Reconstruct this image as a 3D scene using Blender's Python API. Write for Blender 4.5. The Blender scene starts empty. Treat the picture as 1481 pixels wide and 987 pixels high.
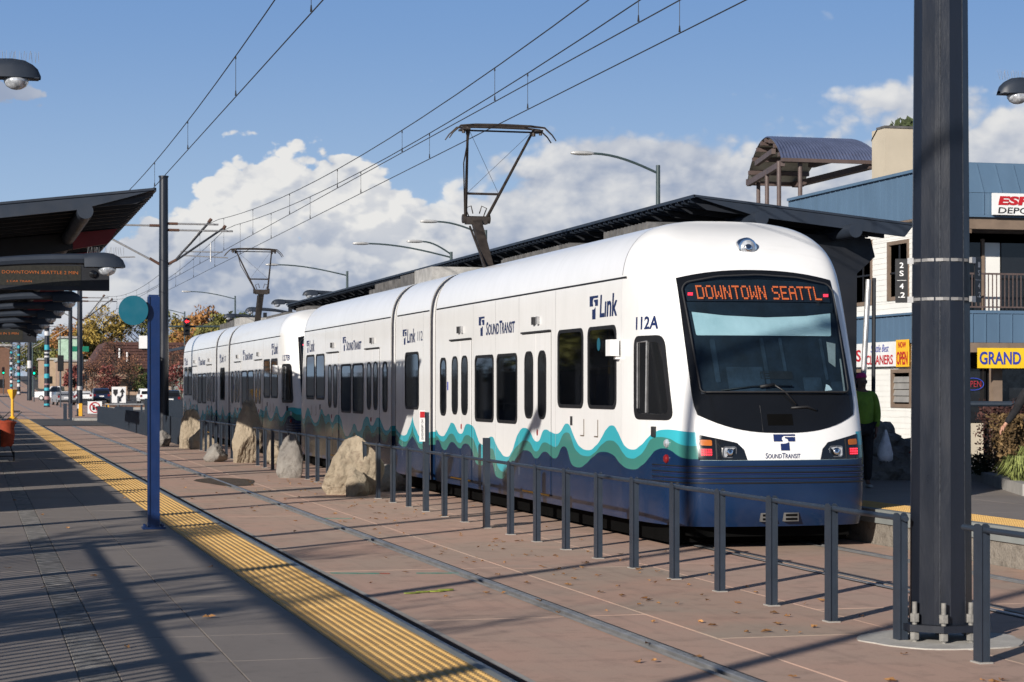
import bpy, bmesh, math, random
from mathutils import Vector, Matrix
R = math.radians
rnd = random.Random(7)
SC = bpy.context.scene
COL = SC.collection

# ------------------------------------------------------------------ camera
TH = math.atan(780 / 2990.0)                 # the camera looks this far to the right of the track direction (+Y)
cam_data = bpy.data.cameras.new('camera')
cam = bpy.data.objects.new('camera', cam_data); COL.objects.link(cam)
cam.location = (0, 0, 1.86)
cam.rotation_euler = (R(90), 0, -TH)
cam_data.sensor_width = 36
cam_data.lens = 2990 / 1481 * 36
cam_data.shift_y = 68.5 / 1481
cam_data.clip_start = 0.1
cam_data.clip_end = 6000
cam_data.dof.use_dof = True
cam_data.dof.focus_distance = 27
cam_data.dof.aperture_fstop = 7.1
SC.camera = cam

# ------------------------------------------------------------------ light
SUN_EL = 19.6
SX, SY = 1.81, 1.70                          # shadows run along (+X, +Y)
SUN_AZ = math.atan2(-SX, -SY)                # compass direction of the sun, clockwise from +Y
sun_data = bpy.data.lights.new('sun', 'SUN')
sun_data.energy = 5.0
sun_data.angle = R(0.5)
sun_data.color = (1.0, 0.935, 0.855)
sun = bpy.data.objects.new('sun', sun_data); COL.objects.link(sun)
sd = Vector((SX, SY, 0)).normalized() * math.cos(R(SUN_EL)); sd.z = -math.sin(R(SUN_EL))
sun.rotation_euler = sd.to_track_quat('-Z', 'Y').to_euler()
sun.location = (-20, -20, 30)
SC.view_settings.view_transform = 'Standard'
SC.view_settings.look = 'None'
SC.view_settings.gamma = 1
SC.view_settings.exposure = 0.18
SC.view_settings.use_curve_mapping = False


class NT:
    """short hand for building node trees"""
    def __init__(s, tree): s.t = tree; s.n = tree.nodes; s.l = tree.links
    def put(s, sock, v):
        if v is None: return
        if isinstance(v, bpy.types.NodeSocket): s.l.new(v, sock)
        elif isinstance(v, (tuple, list)): sock.default_value = tuple(v) + ((1,) if len(v) == 3 and len(sock.default_value) == 4 else ())
        else: sock.default_value = v
    def m(s, op, a, b=None, c=None, clamp=False):
        n = s.n.new('ShaderNodeMath'); n.operation = op; n.use_clamp = clamp
        s.put(n.inputs[0], a); s.put(n.inputs[1], b); s.put(n.inputs[2], c); return n.outputs[0]
    def mix(s, f, a, b):
        n = s.n.new('ShaderNodeMix'); n.data_type = 'RGBA'
        s.put(n.inputs[0], f); s.put(n.inputs[6], a); s.put(n.inputs[7], b); return n.outputs[2]
    def noise(s, vec, scale, detail=3, rough=.5, dist=0):
        n = s.n.new('ShaderNodeTexNoise'); s.put(n.inputs['Vector'], vec)
        n.inputs['Scale'].default_value = scale; n.inputs['Detail'].default_value = detail
        n.inputs['Roughness'].default_value = rough; n.inputs['Distortion'].default_value = dist; return n.outputs[0]
    def xyz(s, x, y, z):
        n = s.n.new('ShaderNodeCombineXYZ'); s.put(n.inputs[0], x); s.put(n.inputs[1], y); s.put(n.inputs[2], z); return n.outputs[0]
    def sep(s, v):
        n = s.n.new('ShaderNodeSeparateXYZ'); s.put(n.inputs[0], v); return n.outputs
    def smooth(s, v, a, b, lo=0.0, hi=1.0):
        n = s.n.new('ShaderNodeMapRange'); n.interpolation_type = 'SMOOTHSTEP'
        s.put(n.inputs[0], v); s.put(n.inputs[1], a); s.put(n.inputs[2], b); s.put(n.inputs[3], lo); s.put(n.inputs[4], hi); return n.outputs[0]
    def lin(s, v, a, b, lo=0.0, hi=1.0):
        n = s.n.new('ShaderNodeMapRange'); s.put(n.inputs[0], v); s.put(n.inputs[1], a); s.put(n.inputs[2], b); s.put(n.inputs[3], lo); s.put(n.inputs[4], hi); return n.outputs[0]


# ------------------------------------------------------------------ world: Nishita sky with procedural cumulus
world = bpy.data.worlds.new('World'); SC.world = world; world.use_nodes = True
world.cycles.sampling_method = 'MANUAL'; world.cycles.sample_map_resolution = 512
W = NT(world.node_tree); W.n.clear()
SKY_STR = 0.062
sky = W.n.new('ShaderNodeTexSky'); sky.sky_type = 'NISHITA'; sky.sun_disc = False
sky.sun_elevation = R(SUN_EL); sky.sun_rotation = SUN_AZ % (2 * math.pi)
sky.air_density = 1.0; sky.dust_density = 0.35; sky.ozone_density = 1.6
tc = W.n.new('ShaderNodeTexCoord')
sx, sy, sz = W.sep(tc.outputs['Generated'])
az = W.m('MULTIPLY', W.m('ARCTAN2', sx, sy), 57.2958)
el = W.m('MULTIPLY', W.m('ARCSINE', sz), 57.2958)
BLOBS = [  # centre azimuth, centre elevation, radii (degrees), weight
    (8.3, 5.0, 2.3, 1.9, 1.25), (6.3, 3.6, 2.6, 1.7, .9), (10.6, 4.2, 2.2, 1.8, .9), (5.2, 1.9, 3.6, 1.9, 1.0), (12.6, 3.4, 2.6, 1.6, .75), (16.2, 4.9, 2.6, 1.2, .80), (15.0, 6.2, 1.4, .5, .40), (18.6, 6.0, 1.8, .35, .42),
    (15.5, 2.6, 5.0, 2.2, 1.05), (17.4, 6.3, 2.4, .9, .95), (20.4, 4.6, 3.8, 1.7, 1.12), (24.6, 7.9, 2.0, .55, .92), (25.0, 5.6, 5.0, 1.7, 1.05), (28.6, 6.6, 2.2, 1.4, 1.1),
    (0.5, 7.95, 1.7, .50, 1.15), (3.4, 5.7, .8, .25, .45), (1.5, 4.9, 1.6, .35, .62), (27.0, 9.5, 1.2, .25, .40), (10, 0, 60, 2.6, .8),
    (60, 9, 16, 3, .8), (110, 8, 20, 4, .7), (-75, 12, 12, 3, .7), (170, 9, 25, 3, .6), (-140, 22, 16, 4, .6)]

def cloud_density(a, e, detail, fine=True):
    p = W.xyz(a, W.m('MULTIPLY', e, 1.35), 0.0)
    tot = None
    for (c, ce, rx, ry, w) in BLOBS:
        d = W.m('ADD', W.m('POWER', W.m('DIVIDE', W.m('SUBTRACT', a, c), rx), 2.0), W.m('POWER', W.m('DIVIDE', W.m('SUBTRACT', e, ce), ry), 2.0))
        g = W.m('MULTIPLY', W.m('EXPONENT', W.m('MULTIPLY', d, -1.0)), w)
        tot = g if tot is None else W.m('ADD', tot, g)
    # billows: soft cells give the cauliflower edge, fine noise breaks it up
    def vor(scale, z):
        n = W.n.new('ShaderNodeTexVoronoi'); n.feature = 'F1'; n.inputs['Scale'].default_value = scale
        W.put(n.inputs['Vector'], pw); return n.outputs['Distance']
    wn = W.n.new('ShaderNodeTexNoise'); wn.inputs['Scale'].default_value = .9; wn.inputs['Detail'].default_value = 3; W.put(wn.inputs['Vector'], p)
    va = W.n.new('ShaderNodeVectorMath'); va.operation = 'MULTIPLY_ADD'; W.put(va.inputs[0], wn.outputs['Color']); va.inputs[1].default_value = (.9, .9, .9); W.put(va.inputs[2], p)
    pw = va.outputs[0]
    bil = W.m('ADD', W.m('MULTIPLY', W.m('SUBTRACT', .45, vor(.85, 0)), .75), W.m('MULTIPLY', W.m('SUBTRACT', .45, vor(2.3, 0)), .42)) if fine else W.m('MULTIPLY', W.m('SUBTRACT', .45, vor(.85, 0)), .75)
    n1 = W.noise(p, .45, detail, .60, .2)
    return W.m('ADD', W.m('ADD', W.m('MINIMUM', tot, 1.45), bil), W.m('MULTIPLY', W.m('SUBTRACT', n1, .5), 1.45))

d0 = cloud_density(az, el, 8)
d1 = cloud_density(W.m('SUBTRACT', az, .28), W.m('ADD', el, .30), 4, True)
west = W.smooth(az, 15.0, 11.0)                # crisp heap on the left, softer veils on the right
a_soft = W.smooth(d0, .38, .98); a_hard = W.smooth(d0, .58, .74)
alpha = W.m('ADD', W.m('MULTIPLY', a_hard, west), W.m('MULTIPLY', a_soft, W.m('SUBTRACT', 1.0, west)))
top = W.smooth(W.m('MULTIPLY', W.m('SUBTRACT', d0, d1), W.m('MULTIPLY_ADD', west, .6, .4)), -.22, .36)
p2 = W.xyz(az, W.m('MULTIPLY', el, 1.6), 5.0)
broad = W.smooth(W.noise(p2, .30, 6, .58, .3), .38, .60)
lum = W.m('ADD', W.m('MULTIPLY', top, .50), W.m('MULTIPLY', broad, .42), clamp=True)
heap = W.m('EXPONENT', W.m('MULTIPLY', W.m('ADD', W.m('POWER', W.m('DIVIDE', W.m('SUBTRACT', az, 8.6), 3.6), 2.0), W.m('POWER', W.m('DIVIDE', W.m('SUBTRACT', el, 5.4), 1.6), 2.0)), -1.0))
lum = W.m('ADD', W.m('MULTIPLY', lum, W.smooth(el, 0.5, 5.0, .62, 1.0)), W.m('MULTIPLY', heap, .42), clamp=True)
purple = W.m('EXPONENT', W.m('MULTIPLY', W.m('ADD', W.m('POWER', W.m('DIVIDE', W.m('SUBTRACT', az, .6), 2.2), 2.0), W.m('POWER', W.m('DIVIDE', W.m('SUBTRACT', el, 8.0), 1.3), 2.0)), -1.0))
lum = W.m('MULTIPLY', lum, W.m('SUBTRACT', 1.0, W.m('MULTIPLY', purple, .95)))
CL = .88 / SKY_STR            # sky radiance that matches the photograph at this exposure
ccol = W.mix(lum, (.30 * CL, .365 * CL, .50 * CL), (.83 * CL, .82 * CL, .80 * CL))
blue = W.mix(W.smooth(el, 0.0, 12.0), (.45 * CL, .61 * CL, .82 * CL), (.170 * CL, .325 * CL, .64 * CL))
blue = W.mix(W.smooth(el, 11.0, 32.0), blue, (.028 * CL, .050 * CL, .110 * CL))
skyc = W.mix(.85, sky.outputs[0], blue)
final = W.mix(W.m('MULTIPLY', alpha, .97), skyc, ccol)
bg = W.n.new('ShaderNodeBackground'); W.put(bg.inputs[0], final); bg.inputs[1].default_value = SKY_STR
wo = W.n.new('ShaderNodeOutputWorld'); W.l.new(bg.outputs[0], wo.inputs[0])

# ------------------------------------------------------------------ materials
def new_mat(name):
    m = bpy.data.materials.new(name); m.use_nodes = True
    t = NT(m.node_tree); t.n.clear()
    b = t.n.new('ShaderNodeBsdfPrincipled'); o = t.n.new('ShaderNodeOutputMaterial'); t.l.new(b.outputs[0], o.inputs[0])
    t.b = b; t.o = o
    return m, t

def bump(t, h, strength, dist=.01):
    n = t.n.new('ShaderNodeBump'); n.inputs['Strength'].default_value = strength; n.inputs['Distance'].default_value = dist
    t.put(n.inputs['Height'], h); t.l.new(n.outputs[0], t.b.inputs['Normal'])

def mat(name, col, rough=.6, metal=0.0, var=.12, scale=3.0, bmp=0.0, bscale=40, emit=None, estr=0, col2=None, coat=0, stretch=None, dirt=0):
    m, t = new_mat(name)
    c = t.n.new('ShaderNodeTexCoord')
    v = c.outputs['Object']
    geo = t.n.new('ShaderNodeNewGeometry')
    pos = geo.outputs['Position']
    if stretch:
        mp = t.n.new('ShaderNodeMapping'); mp.inputs['Scale'].default_value = stretch; t.l.new(pos, mp.inputs[0]); pos = mp.outputs[0]
    n1 = t.noise(pos, scale, 6, .6)
    dark = tuple(x * (1 - var * 1.6) for x in col); light = tuple(min(1, x * (1 + var * 1.3)) for x in (col2 or col))
    cc = t.mix(t.lin(n1, .3, .7), dark, light)
    if dirt:
        n3 = t.noise(pos, scale * 6.3, 8, .7, .3)
        cc = t.mix(t.m('MULTIPLY', t.smooth(n3, .5, .72), dirt), cc, tuple(x * .45 for x in col))
    t.put(t.b.inputs['Base Color'], cc)
    t.put(t.b.inputs['Roughness'], t.lin(t.noise(pos, scale * 2.3, 4, .6), .3, .7, max(.02, rough - .08), min(1, rough + .1)))
    t.b.inputs['Metallic'].default_value = metal
    if coat: t.b.inputs['Coat Weight'].default_value = coat; t.b.inputs['Coat Roughness'].default_value = .08
    if bmp: bump(t, t.noise(pos, bscale, 6, .65), bmp)
    if emit:
        t.b.inputs['Emission Color'].default_value = tuple(emit) + (1,); t.b.inputs['Emission Strength'].default_value = estr
    return m

M = {}
M['post'] = mat('dark_steel_paint', (.026, .036, .052), .42, .0, .10, 5, .08, 120, dirt=.25)
M['pole'] = mat('pole_paint', (.011, .014, .022), .34, .0, .12, 2.5, .12, 60, dirt=.3, stretch=(1, 1, .25))
M['steel_dark'] = mat('canopy_steel', (.009, .011, .016), .55, .0, .15, 2)
M['roof_dark'] = mat('canopy_roof', (.022, .030, .045), .5, .0, .1, 2)
M['red_panel'] = mat('red_panel', (.16, .012, .018), .5)
M['blue_post'] = mat('blue_post_paint', (.006, .024, .095), .35, 0, .08, 4, .05, 60)
M['teal'] = mat('teal_enamel', (.0, .085, .13), .9, 0, .03)
M['boltgrey'] = mat('weathered_bolt', (.25, .24, .22), .7, .2, .2, 20, dirt=.3)
M['weld'] = mat('painted_weld', (.045, .05, .06), .5, 0, .4, 30)
M['galv'] = mat('galvanised_steel', (.42, .42, .42), .5, .6, .15, 12, .1, 80)
M['stainless'] = mat('stainless_strap', (.26, .255, .25), .6, .25, .08, 20)
M['rust'] = mat('rusty_insulator', (.09, .045, .03), .8)
M['wire'] = mat('copper_wire_dark', (.03, .028, .027), .55, .3)
M['panto'] = mat('pantograph_steel', (.050, .040, .034), .55, .3, .25, 9)
M['black'] = mat('black_rubber', (.010, .010, .011), .55, 0, .1)
M['blackgloss'] = mat('black_gloss', (.008, .009, .011), .12, 0, .05)
M['under'] = mat('underfloor_black', (.004, .004, .004), .95)
M['under'].node_tree.nodes['Principled BSDF'].inputs['Specular IOR Level'].default_value = .05
M['bellows'] = mat('bellows_rubber', (.022, .022, .024), .7)
M['paintline'] = mat('panel_joint_grey', (.30, .30, .30), .6)  # grey of the thin panel joint lines on the train side
M['brass'] = mat('bronze_edge', (.20, .15, .10), .5, .4)
M['equip'] = mat('roof_equipment', (.13, .125, .12), .7, .2, .3, 4, dirt=.4)
M['equip2'] = mat('roof_equipment_light', (.40, .39, .37), .6, .1, .2, 4, dirt=.4)
M['yellow_paint'] = mat('yellow_paint', (.80, .42, .03), .5, 0, .08)
M['orange_cloth'] = mat('orange_cloth', (.34, .05, .018), .85, 0, .2, 8, .3, 50)
M['white'] = mat('white_paint', (.80, .80, .79), .45, 0, .04)
M['whitesign'] = mat('white_sign_sheet', (.78, .78, .77), .4, 0, .03)
M['signblack'] = mat('black_sign_sheet', (.012, .012, .013), .4)
M['navy'] = mat('navy_vinyl', (.014, .026, .10), .35, 0, .05)
M['amber'] = mat('amber_lens', (.45, .12, .012), .25)
M['redlens'] = mat('red_lens', (.20, .01, .012), .3)
M['redled'] = mat('red_led', (.6, .02, .03), .4, emit=(1, .03, .06), estr=2.2)
M['signled'] = mat('orange_led', (.3, .06, .01), .5, emit=(1.0, .17, .05), estr=.95)
M['boardled'] = mat('board_led', (.3, .08, .01), .5, emit=(1.0, .26, .07), estr=.22)
M['chrome'] = mat('chrome', (.8, .8, .8), .08, 1.0, .02)
M['lens'] = mat('lamp_lens', (.55, .58, .62), .10, .3, .35, 22)
M['blind'] = mat('sun_blind', (.58, .70, .70), .6, 0, .08, 2, col2=(.70, .76, .75))
M['interior'] = mat('cab_interior', (.007, .013, .023), .8, 0, .3, 6)
M['interior2'] = mat('cab_interior_light', (.022, .034, .052), .8, 0, .3, 6)
M['lining'] = mat('interior_lining', (.10, .10, .105), .8, 0, .3, 2)
M['yellow_pole'] = mat('yellow_pole', (.55, .35, .05), .4)
M['seat'] = mat('seat_fabric', (.03, .045, .12), .9)
M['skin'] = mat('skin', (.42, .22, .15), .55, 0, .08)
M['skin_dark'] = mat('skin_brown', (.13, .065, .045), .55, 0, .08)
M['jacket'] = mat('green_jacket', (.13, .24, .02), .8, 0, .15, 9, .3, 40)
M['magenta'] = mat('magenta_knit', (.42, .02, .16), .9, 0, .2, 40, .5, 90)
M['darkcloth'] = mat('dark_cloth', (.012, .012, .015), .9, 0, .3, 12, .3, 60)
M['jeans'] = mat('dark_jeans', (.03, .04, .07), .9, 0, .3, 12, .3, 60)
M['grey_jacket'] = mat('grey_jacket', (.14, .15, .18), .85, 0, .2, 9, .3, 40)
M['plastic_bag'] = mat('plastic_bag', (.62, .62, .66), .35, 0, .1, 14, .5, 30)
M['red_cloth'] = mat('red_cloth', (.30, .015, .015), .8, 0, .2, 8, .3, 40)
M['leaf_brown'] = mat('dry_leaf', (.16, .065, .022), .8, 0, .5, 3, col2=(.34, .17, .06))
M['green_leaf'] = mat('yellow_green_leaf', (.24, .28, .04), .7, 0, .3)
M['bark'] = mat('bark', (.055, .042, .034), .9, 0, .3, 8, .5, 20)
M['teal_mark'] = mat('teal_paint_mark', (.02, .28, .22), .7)
M['hedge'] = mat('dark_red_foliage', (.018, .010, .009), .8, 0, .6, 3, col2=(.060, .022, .018))
M['grassy'] = mat('long_grass_foliage', (.08, .11, .025), .7, 0, .5, 5, col2=(.22, .25, .07))
M['grassdark'] = mat('dark_ground_foliage', (.03, .04, .015), .8, 0, .5, 5)
M['asphalt'] = mat('asphalt', (.075, .072, .070), .85, 0, .2, .35, .3, 60, dirt=.3)
M['kerb'] = mat('kerb_concrete', (.34, .325, .30), .85, 0, .15, 2.5, .3, 50, dirt=.4)
M['nosing'] = mat('platform_nosing', (.22, .235, .225), .7, 0, .1, 2)
M['bandstone'] = mat('rough_stone_band', (.23, .215, .195), .9, 0, .35, 9, .6, 60, dirt=.6)
M['joint'] = mat('joint_dark', (.05, .045, .042), .95)
M['railsteel'] = mat('rail_steel', (.30, .30, .30), .40, .45, .18, 3, .05, 60)
M['flange'] = mat('flangeway_rubber', (.025, .025, .026), .8)
M['brownroof'] = mat('brown_shingle_roof', (.085, .040, .034), .9, 0, .2, 1.5, dirt=.3)
M['tanwall'] = mat('tan_stucco', (.36, .25, .18), .9, 0, .12, .8)
M['beige'] = mat('beige_stucco', (.50, .44, .34), .9, 0, .05, .8, .2, 30)
M['trim'] = mat('brown_trim', (.20, .145, .105), .7)
M['brownsteel'] = mat('brown_steel', (.105, .075, .068), .6)
M['vault'] = mat('corrugated_vault', (.12, .145, .24), .38, .35, .12, 2)
M['vaultin'] = mat('vault_underside', (.34, .34, .31), .6, .1, .15, 3)
M['siding'] = mat('white_siding', (.80, .79, .74), .6, 0, .04, 1.5)
M['bluemetal'] = mat('blue_sheet_metal', (.095, .160, .240), .45, 0, .06, 1.2, stretch=(1, 1, .3))
M['darkglass'] = mat('dark_window_glass', (.012, .013, .015), .05, 0, .05)
M['louvre'] = mat('louvre_grey', (.28, .27, .25), .6)
M['yellowban'] = mat('yellow_banner', (.85, .55, .015), .6, 0, .05, 2)
M['orangeban'] = mat('orange_banner', (.88, .48, .02), .6, 0, .05, 2)
M['whiteban'] = mat('white_banner', (.80, .80, .78), .6, 0, .05, 2)
M['redink'] = mat('red_ink', (.48, .012, .02), .6)
M['blueink'] = mat('blue_ink', (.03, .05, .36), .6)
M['blackink'] = mat('black_ink', (.012, .012, .014), .6)
M['neonred'] = mat('neon_red', (.3, .02, .03), .5, emit=(1, .06, .08), estr=.2)
M['neonblue'] = mat('neon_blue', (.03, .05, .3), .5, emit=(.08, .16, 1), estr=.2)
M['sigred'] = mat('signal_red', (.5, 0, 0), .4, emit=(1, .02, .03), estr=4)
M['siggreen'] = mat('signal_green', (0, .4, .2), .4, emit=(.0, 1, .45), estr=2.6)
M['sigorange'] = mat('signal_orange', (.5, .2, 0), .4, emit=(1, .3, .03), estr=2)
M['sigoff'] = mat('signal_off', (.10, .012, .012), .4)
M['palegreen'] = mat('pale_green_wall', (.40, .55, .42), .8)
M['greensign'] = mat('green_street_sign', (.0, .16, .09), .5)
M['headlamp'] = mat('streetlamp_head', (.55, .55, .54), .4, .2)

def glass_mat(name, tint=(.02, .03, .045), alpha=.55, rough=.03):
    m, t = new_mat(name)
    g = t.n.new('ShaderNodeBsdfGlossy'); g.inputs['Roughness'].default_value = rough; g.inputs['Color'].default_value = (.9, .95, 1, 1)
    tr = t.n.new('ShaderNodeBsdfTransparent'); tr.inputs['Color'].default_value = tuple(tint) + (1,)
    f = t.n.new('ShaderNodeFresnel'); f.inputs['IOR'].default_value = 1.5
    mx = t.n.new('ShaderNodeMixShader'); gg = t.n.new('ShaderNodeNewGeometry'); t.put(mx.inputs[0], t.m('MULTIPLY', f.outputs[0], t.m('SUBTRACT', 1.0, gg.outputs['Backfacing']))); t.l.new(tr.outputs[0], mx.inputs[1]); t.l.new(g.outputs[0], mx.inputs[2])
    t.l.new(mx.outputs[0], t.o.inputs[0]); return m
M['windscreen'] = glass_mat('windscreen_glass', (.80, .88, .91))
M['winglass'] = glass_mat('tinted_window_glass', (.34, .35, .36))
M['clear'] = glass_mat('clear_lens', (.8, .8, .8), rough=.06)

# paving of the trackway: stained pink-grey concrete
def paving_mat():
    m, t = new_mat('trackway_concrete')
    geo = t.n.new('ShaderNodeNewGeometry'); pos = geo.outputs['Position']
    oi = t.n.new('ShaderNodeObjectInfo')
    n1 = t.noise(pos, .55, 6, .6, .4); n2 = t.noise(pos, 3.2, 8, .68); n3 = t.noise(pos, 60, 4, .7)
    c = t.mix(t.smooth(n1, .34, .66), (.50, .318, .235), (.41, .32, .245))
    c = t.mix(t.m('MULTIPLY', oi.outputs['Random'], .55), c, (.55, .355, .275))
    c = t.mix(t.m('MULTIPLY', t.smooth(n2, .48, .72), .5), c, (.235, .165, .125))
    c = t.mix(t.m('MULTIPLY', t.smooth(n3, .45, .8), .30), c, (.20, .14, .11))
    x, y, z = t.sep(pos)
    mp = t.n.new('ShaderNodeMapping'); mp.inputs['Scale'].default_value = (6, .18, 1); t.l.new(pos, mp.inputs[0])
    c = t.mix(t.m('MULTIPLY', t.smooth(t.noise(mp.outputs[0], 1.0, 5, .6), .5, .75), .35), c, (.26, .18, .145))
    t.put(t.b.inputs['Base Color'], c); t.b.inputs['Roughness'].default_value = .82
    bump(t, t.noise(pos, 45, 8, .7), .35, .006); return m
M['paving'] = paving_mat()

def platform_mat():
    m, t = new_mat('platform_pavers')
    geo = t.n.new('ShaderNodeNewGeometry'); pos = geo.outputs['Position']; oi = t.n.new('ShaderNodeObjectInfo')
    n1 = t.noise(pos, .8, 6, .6); n2 = t.noise(pos, 9, 8, .7); n3 = t.noise(pos, 90, 3, .7)
    c = t.mix(t.lin(n1, .3, .7), (.185, .160, .140), (.250, .215, .188))
    c = t.mix(t.m('MULTIPLY', oi.outputs['Random'], .35), c, (.275, .238, .208))
    c = t.mix(t.m('MULTIPLY', t.smooth(n2, .52, .75), .4), c, (.105, .092, .082))
    c = t.mix(t.m('MULTIPLY', t.smooth(n3, .55, .8), .35), c, (.27, .245, .22))
    t.put(t.b.inputs['Base Color'], c); t.b.inputs['Roughness'].default_value = .72
    bump(t, t.noise(pos, 70, 6, .7), .25, .005); return m
M['platform'] = platform_mat()

def tactile_mat():
    m, t = new_mat('tactile_yellow')
    geo = t.n.new('ShaderNodeNewGeometry'); pos = geo.outputs['Position']; oi = t.n.new('ShaderNodeObjectInfo')
    n1 = t.noise(pos, 2.5, 8, .65)
    c = t.mix(t.lin(n1, .3, .7), (.46, .275, .085), (.58, .365, .125))
    c = t.mix(t.m('MULTIPLY', oi.outputs['Random'], .3), c, (.60, .40, .16))
    c = t.mix(t.m('MULTIPLY', t.smooth(t.noise(pos, 14, 8, .75), .52, .75), .4), c, (.28, .17, .06))
    t.put(t.b.inputs['Base Color'], c); t.b.inputs['Roughness'].default_value = .6; return m
M['tactile'] = tactile_mat()

def rock_mat(name, a, b, c3):
    m, t = new_mat(name)
    geo = t.n.new('ShaderNodeNewGeometry'); pos = geo.outputs['Position']
    n1 = t.noise(pos, 1.7, 8, .65, .6); n2 = t.noise(pos, 7, 10, .72, .3); n3 = t.noise(pos, 38, 6, .7)
    c = t.mix(t.smooth(n1, .35, .65), a, b)
    c = t.mix(t.m('MULTIPLY', t.smooth(n2, .5, .68), .75), c, c3)
    c = t.mix(t.m('MULTIPLY', t.smooth(n3, .55, .75), .4), c, tuple(x * .4 for x in c3))
    t.put(t.b.inputs['Base Color'], c); t.b.inputs['Roughness'].default_value = .92
    bump(t, t.m('ADD', n2, t.m('MULTIPLY', n3, .5)), .9, .05); return m
M['rock_tan'] = rock_mat('sandy_boulder', (.42, .35, .255), (.32, .26, .185), (.20, .15, .105))
M['rock_grey'] = rock_mat('grey_boulder', (.30, .28, .25), (.22, .20, .18), (.12, .105, .09))
M['stain_kerb'] = rock_mat('stained_platform_wall', (.34, .30, .25), (.26, .23, .19), (.12, .10, .08))

# livery of the trains: white with three wave bands, navy below
L = 28.96
TOP = [(-.8, 1.35), (-.35, 1.36), (.03, 1.38), (.3, 1.38), (.62, 1.35), (.95, 1.28), (1.33, 1.16), (1.59, 1.12), (1.86, 1.15), (2.0, 1.22), (2.22, 1.35), (2.39, 1.4), (2.6, 1.36), (2.84, 1.24), (3.13, 1.12), (3.48, 1.06), (3.78, 1.09), (3.99, 1.17), (4.2, 1.3), (4.42, 1.39), (4.6, 1.34), (4.75, 1.27), (4.97, 1.24), (5.2, 1.26), (5.43, 1.29), (5.66, 1.22), (5.9, 1.11), (6.05, 1.13), (6.26, 1.24), (6.57, 1.29), (6.95, 1.21), (7.14, 1.09), (7.41, .9), (7.67, .84), (8.01, .9), (8.36, 1.04), (8.57, 1.12), (8.78, 1.09), (9.0, .98), (9.18, .98), (9.51, 1.1), (9.82, 1.26), (10.12, 1.29), (10.35, 1.22), (10.6, 1.12), (10.92, 1.2), (11.25, 1.29), (11.5, 1.22), (11.75, 1.11), (12.01, 1.05), (12.27, 1.07), (12.56, 1.15), (12.9, 1.12), (13.3, 1.03), (13.7, .99), (14.1, 1.10), (14.48, 1.36)]
MID = [(-.8, 1.2), (-.43, 1.2), (-.13, 1.23), (.18, 1.28), (.46, 1.29), (.75, 1.27), (1.04, 1.16), (1.38, 1.04), (1.64, 1.01), (1.95, 1.07), (2.22, 1.18), (2.43, 1.21), (2.79, 1.16), (3.18, 1.03), (3.53, .98), (3.94, 1.03), (4.2, 1.18), (4.4, 1.27), (4.75, 1.15), (5.03, 1.06), (5.26, 1.09), (5.49, 1.11), (5.78, 1.01), (5.96, .97), (6.2, 1.06), (6.51, 1.11), (6.95, 1.04), (7.34, .9), (7.6, .76), (7.87, .61), (8.01, .62), (8.36, .82), (8.57, .94), (8.78, .91), (9.14, .73), (9.51, .89), (9.89, 1.08), (10.12, 1.11), (10.36, 1.08), (10.68, .97), (11.0, 1.05), (11.25, 1.11), (11.75, 1.0), (12.01, .96), (12.56, 1.05), (13.0, 1.0), (13.5, .9), (13.8, .88), (14.2, .98), (14.48, 1.18)]
LOW = [(-.8, 1.05), (-.5, 1.05), (-.24, 1.07), (.07, 1.14), (.3, 1.16), (.54, 1.14), (.83, 1.06), (1.25, .93), (1.59, .88), (2.04, .93), (2.41, 1.04), (2.72, 1.06), (3.18, .99), (3.58, .87), (3.89, .82), (4.1, .83), (4.36, .99), (4.56, 1.08), (4.8, .98), (5.06, .9), (5.26, .95), (5.49, .98), (5.96, .87), (6.2, .94), (6.51, .97), (6.82, .92), (7.21, .79), (7.67, .61), (7.94, .5), (8.29, .52), (8.71, .78), (9.07, .69), (9.36, .65), (9.74, .78), (9.97, .93), (10.2, .97), (10.44, .95), (10.64, .88), (10.92, .92), (11.21, .97), (11.58, .89), (11.84, .82), (12.18, .93), (12.4, .98), (12.56, .94), (13.2, .85), (13.7, .78), (14.1, .88), (14.48, 1.0)]

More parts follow.
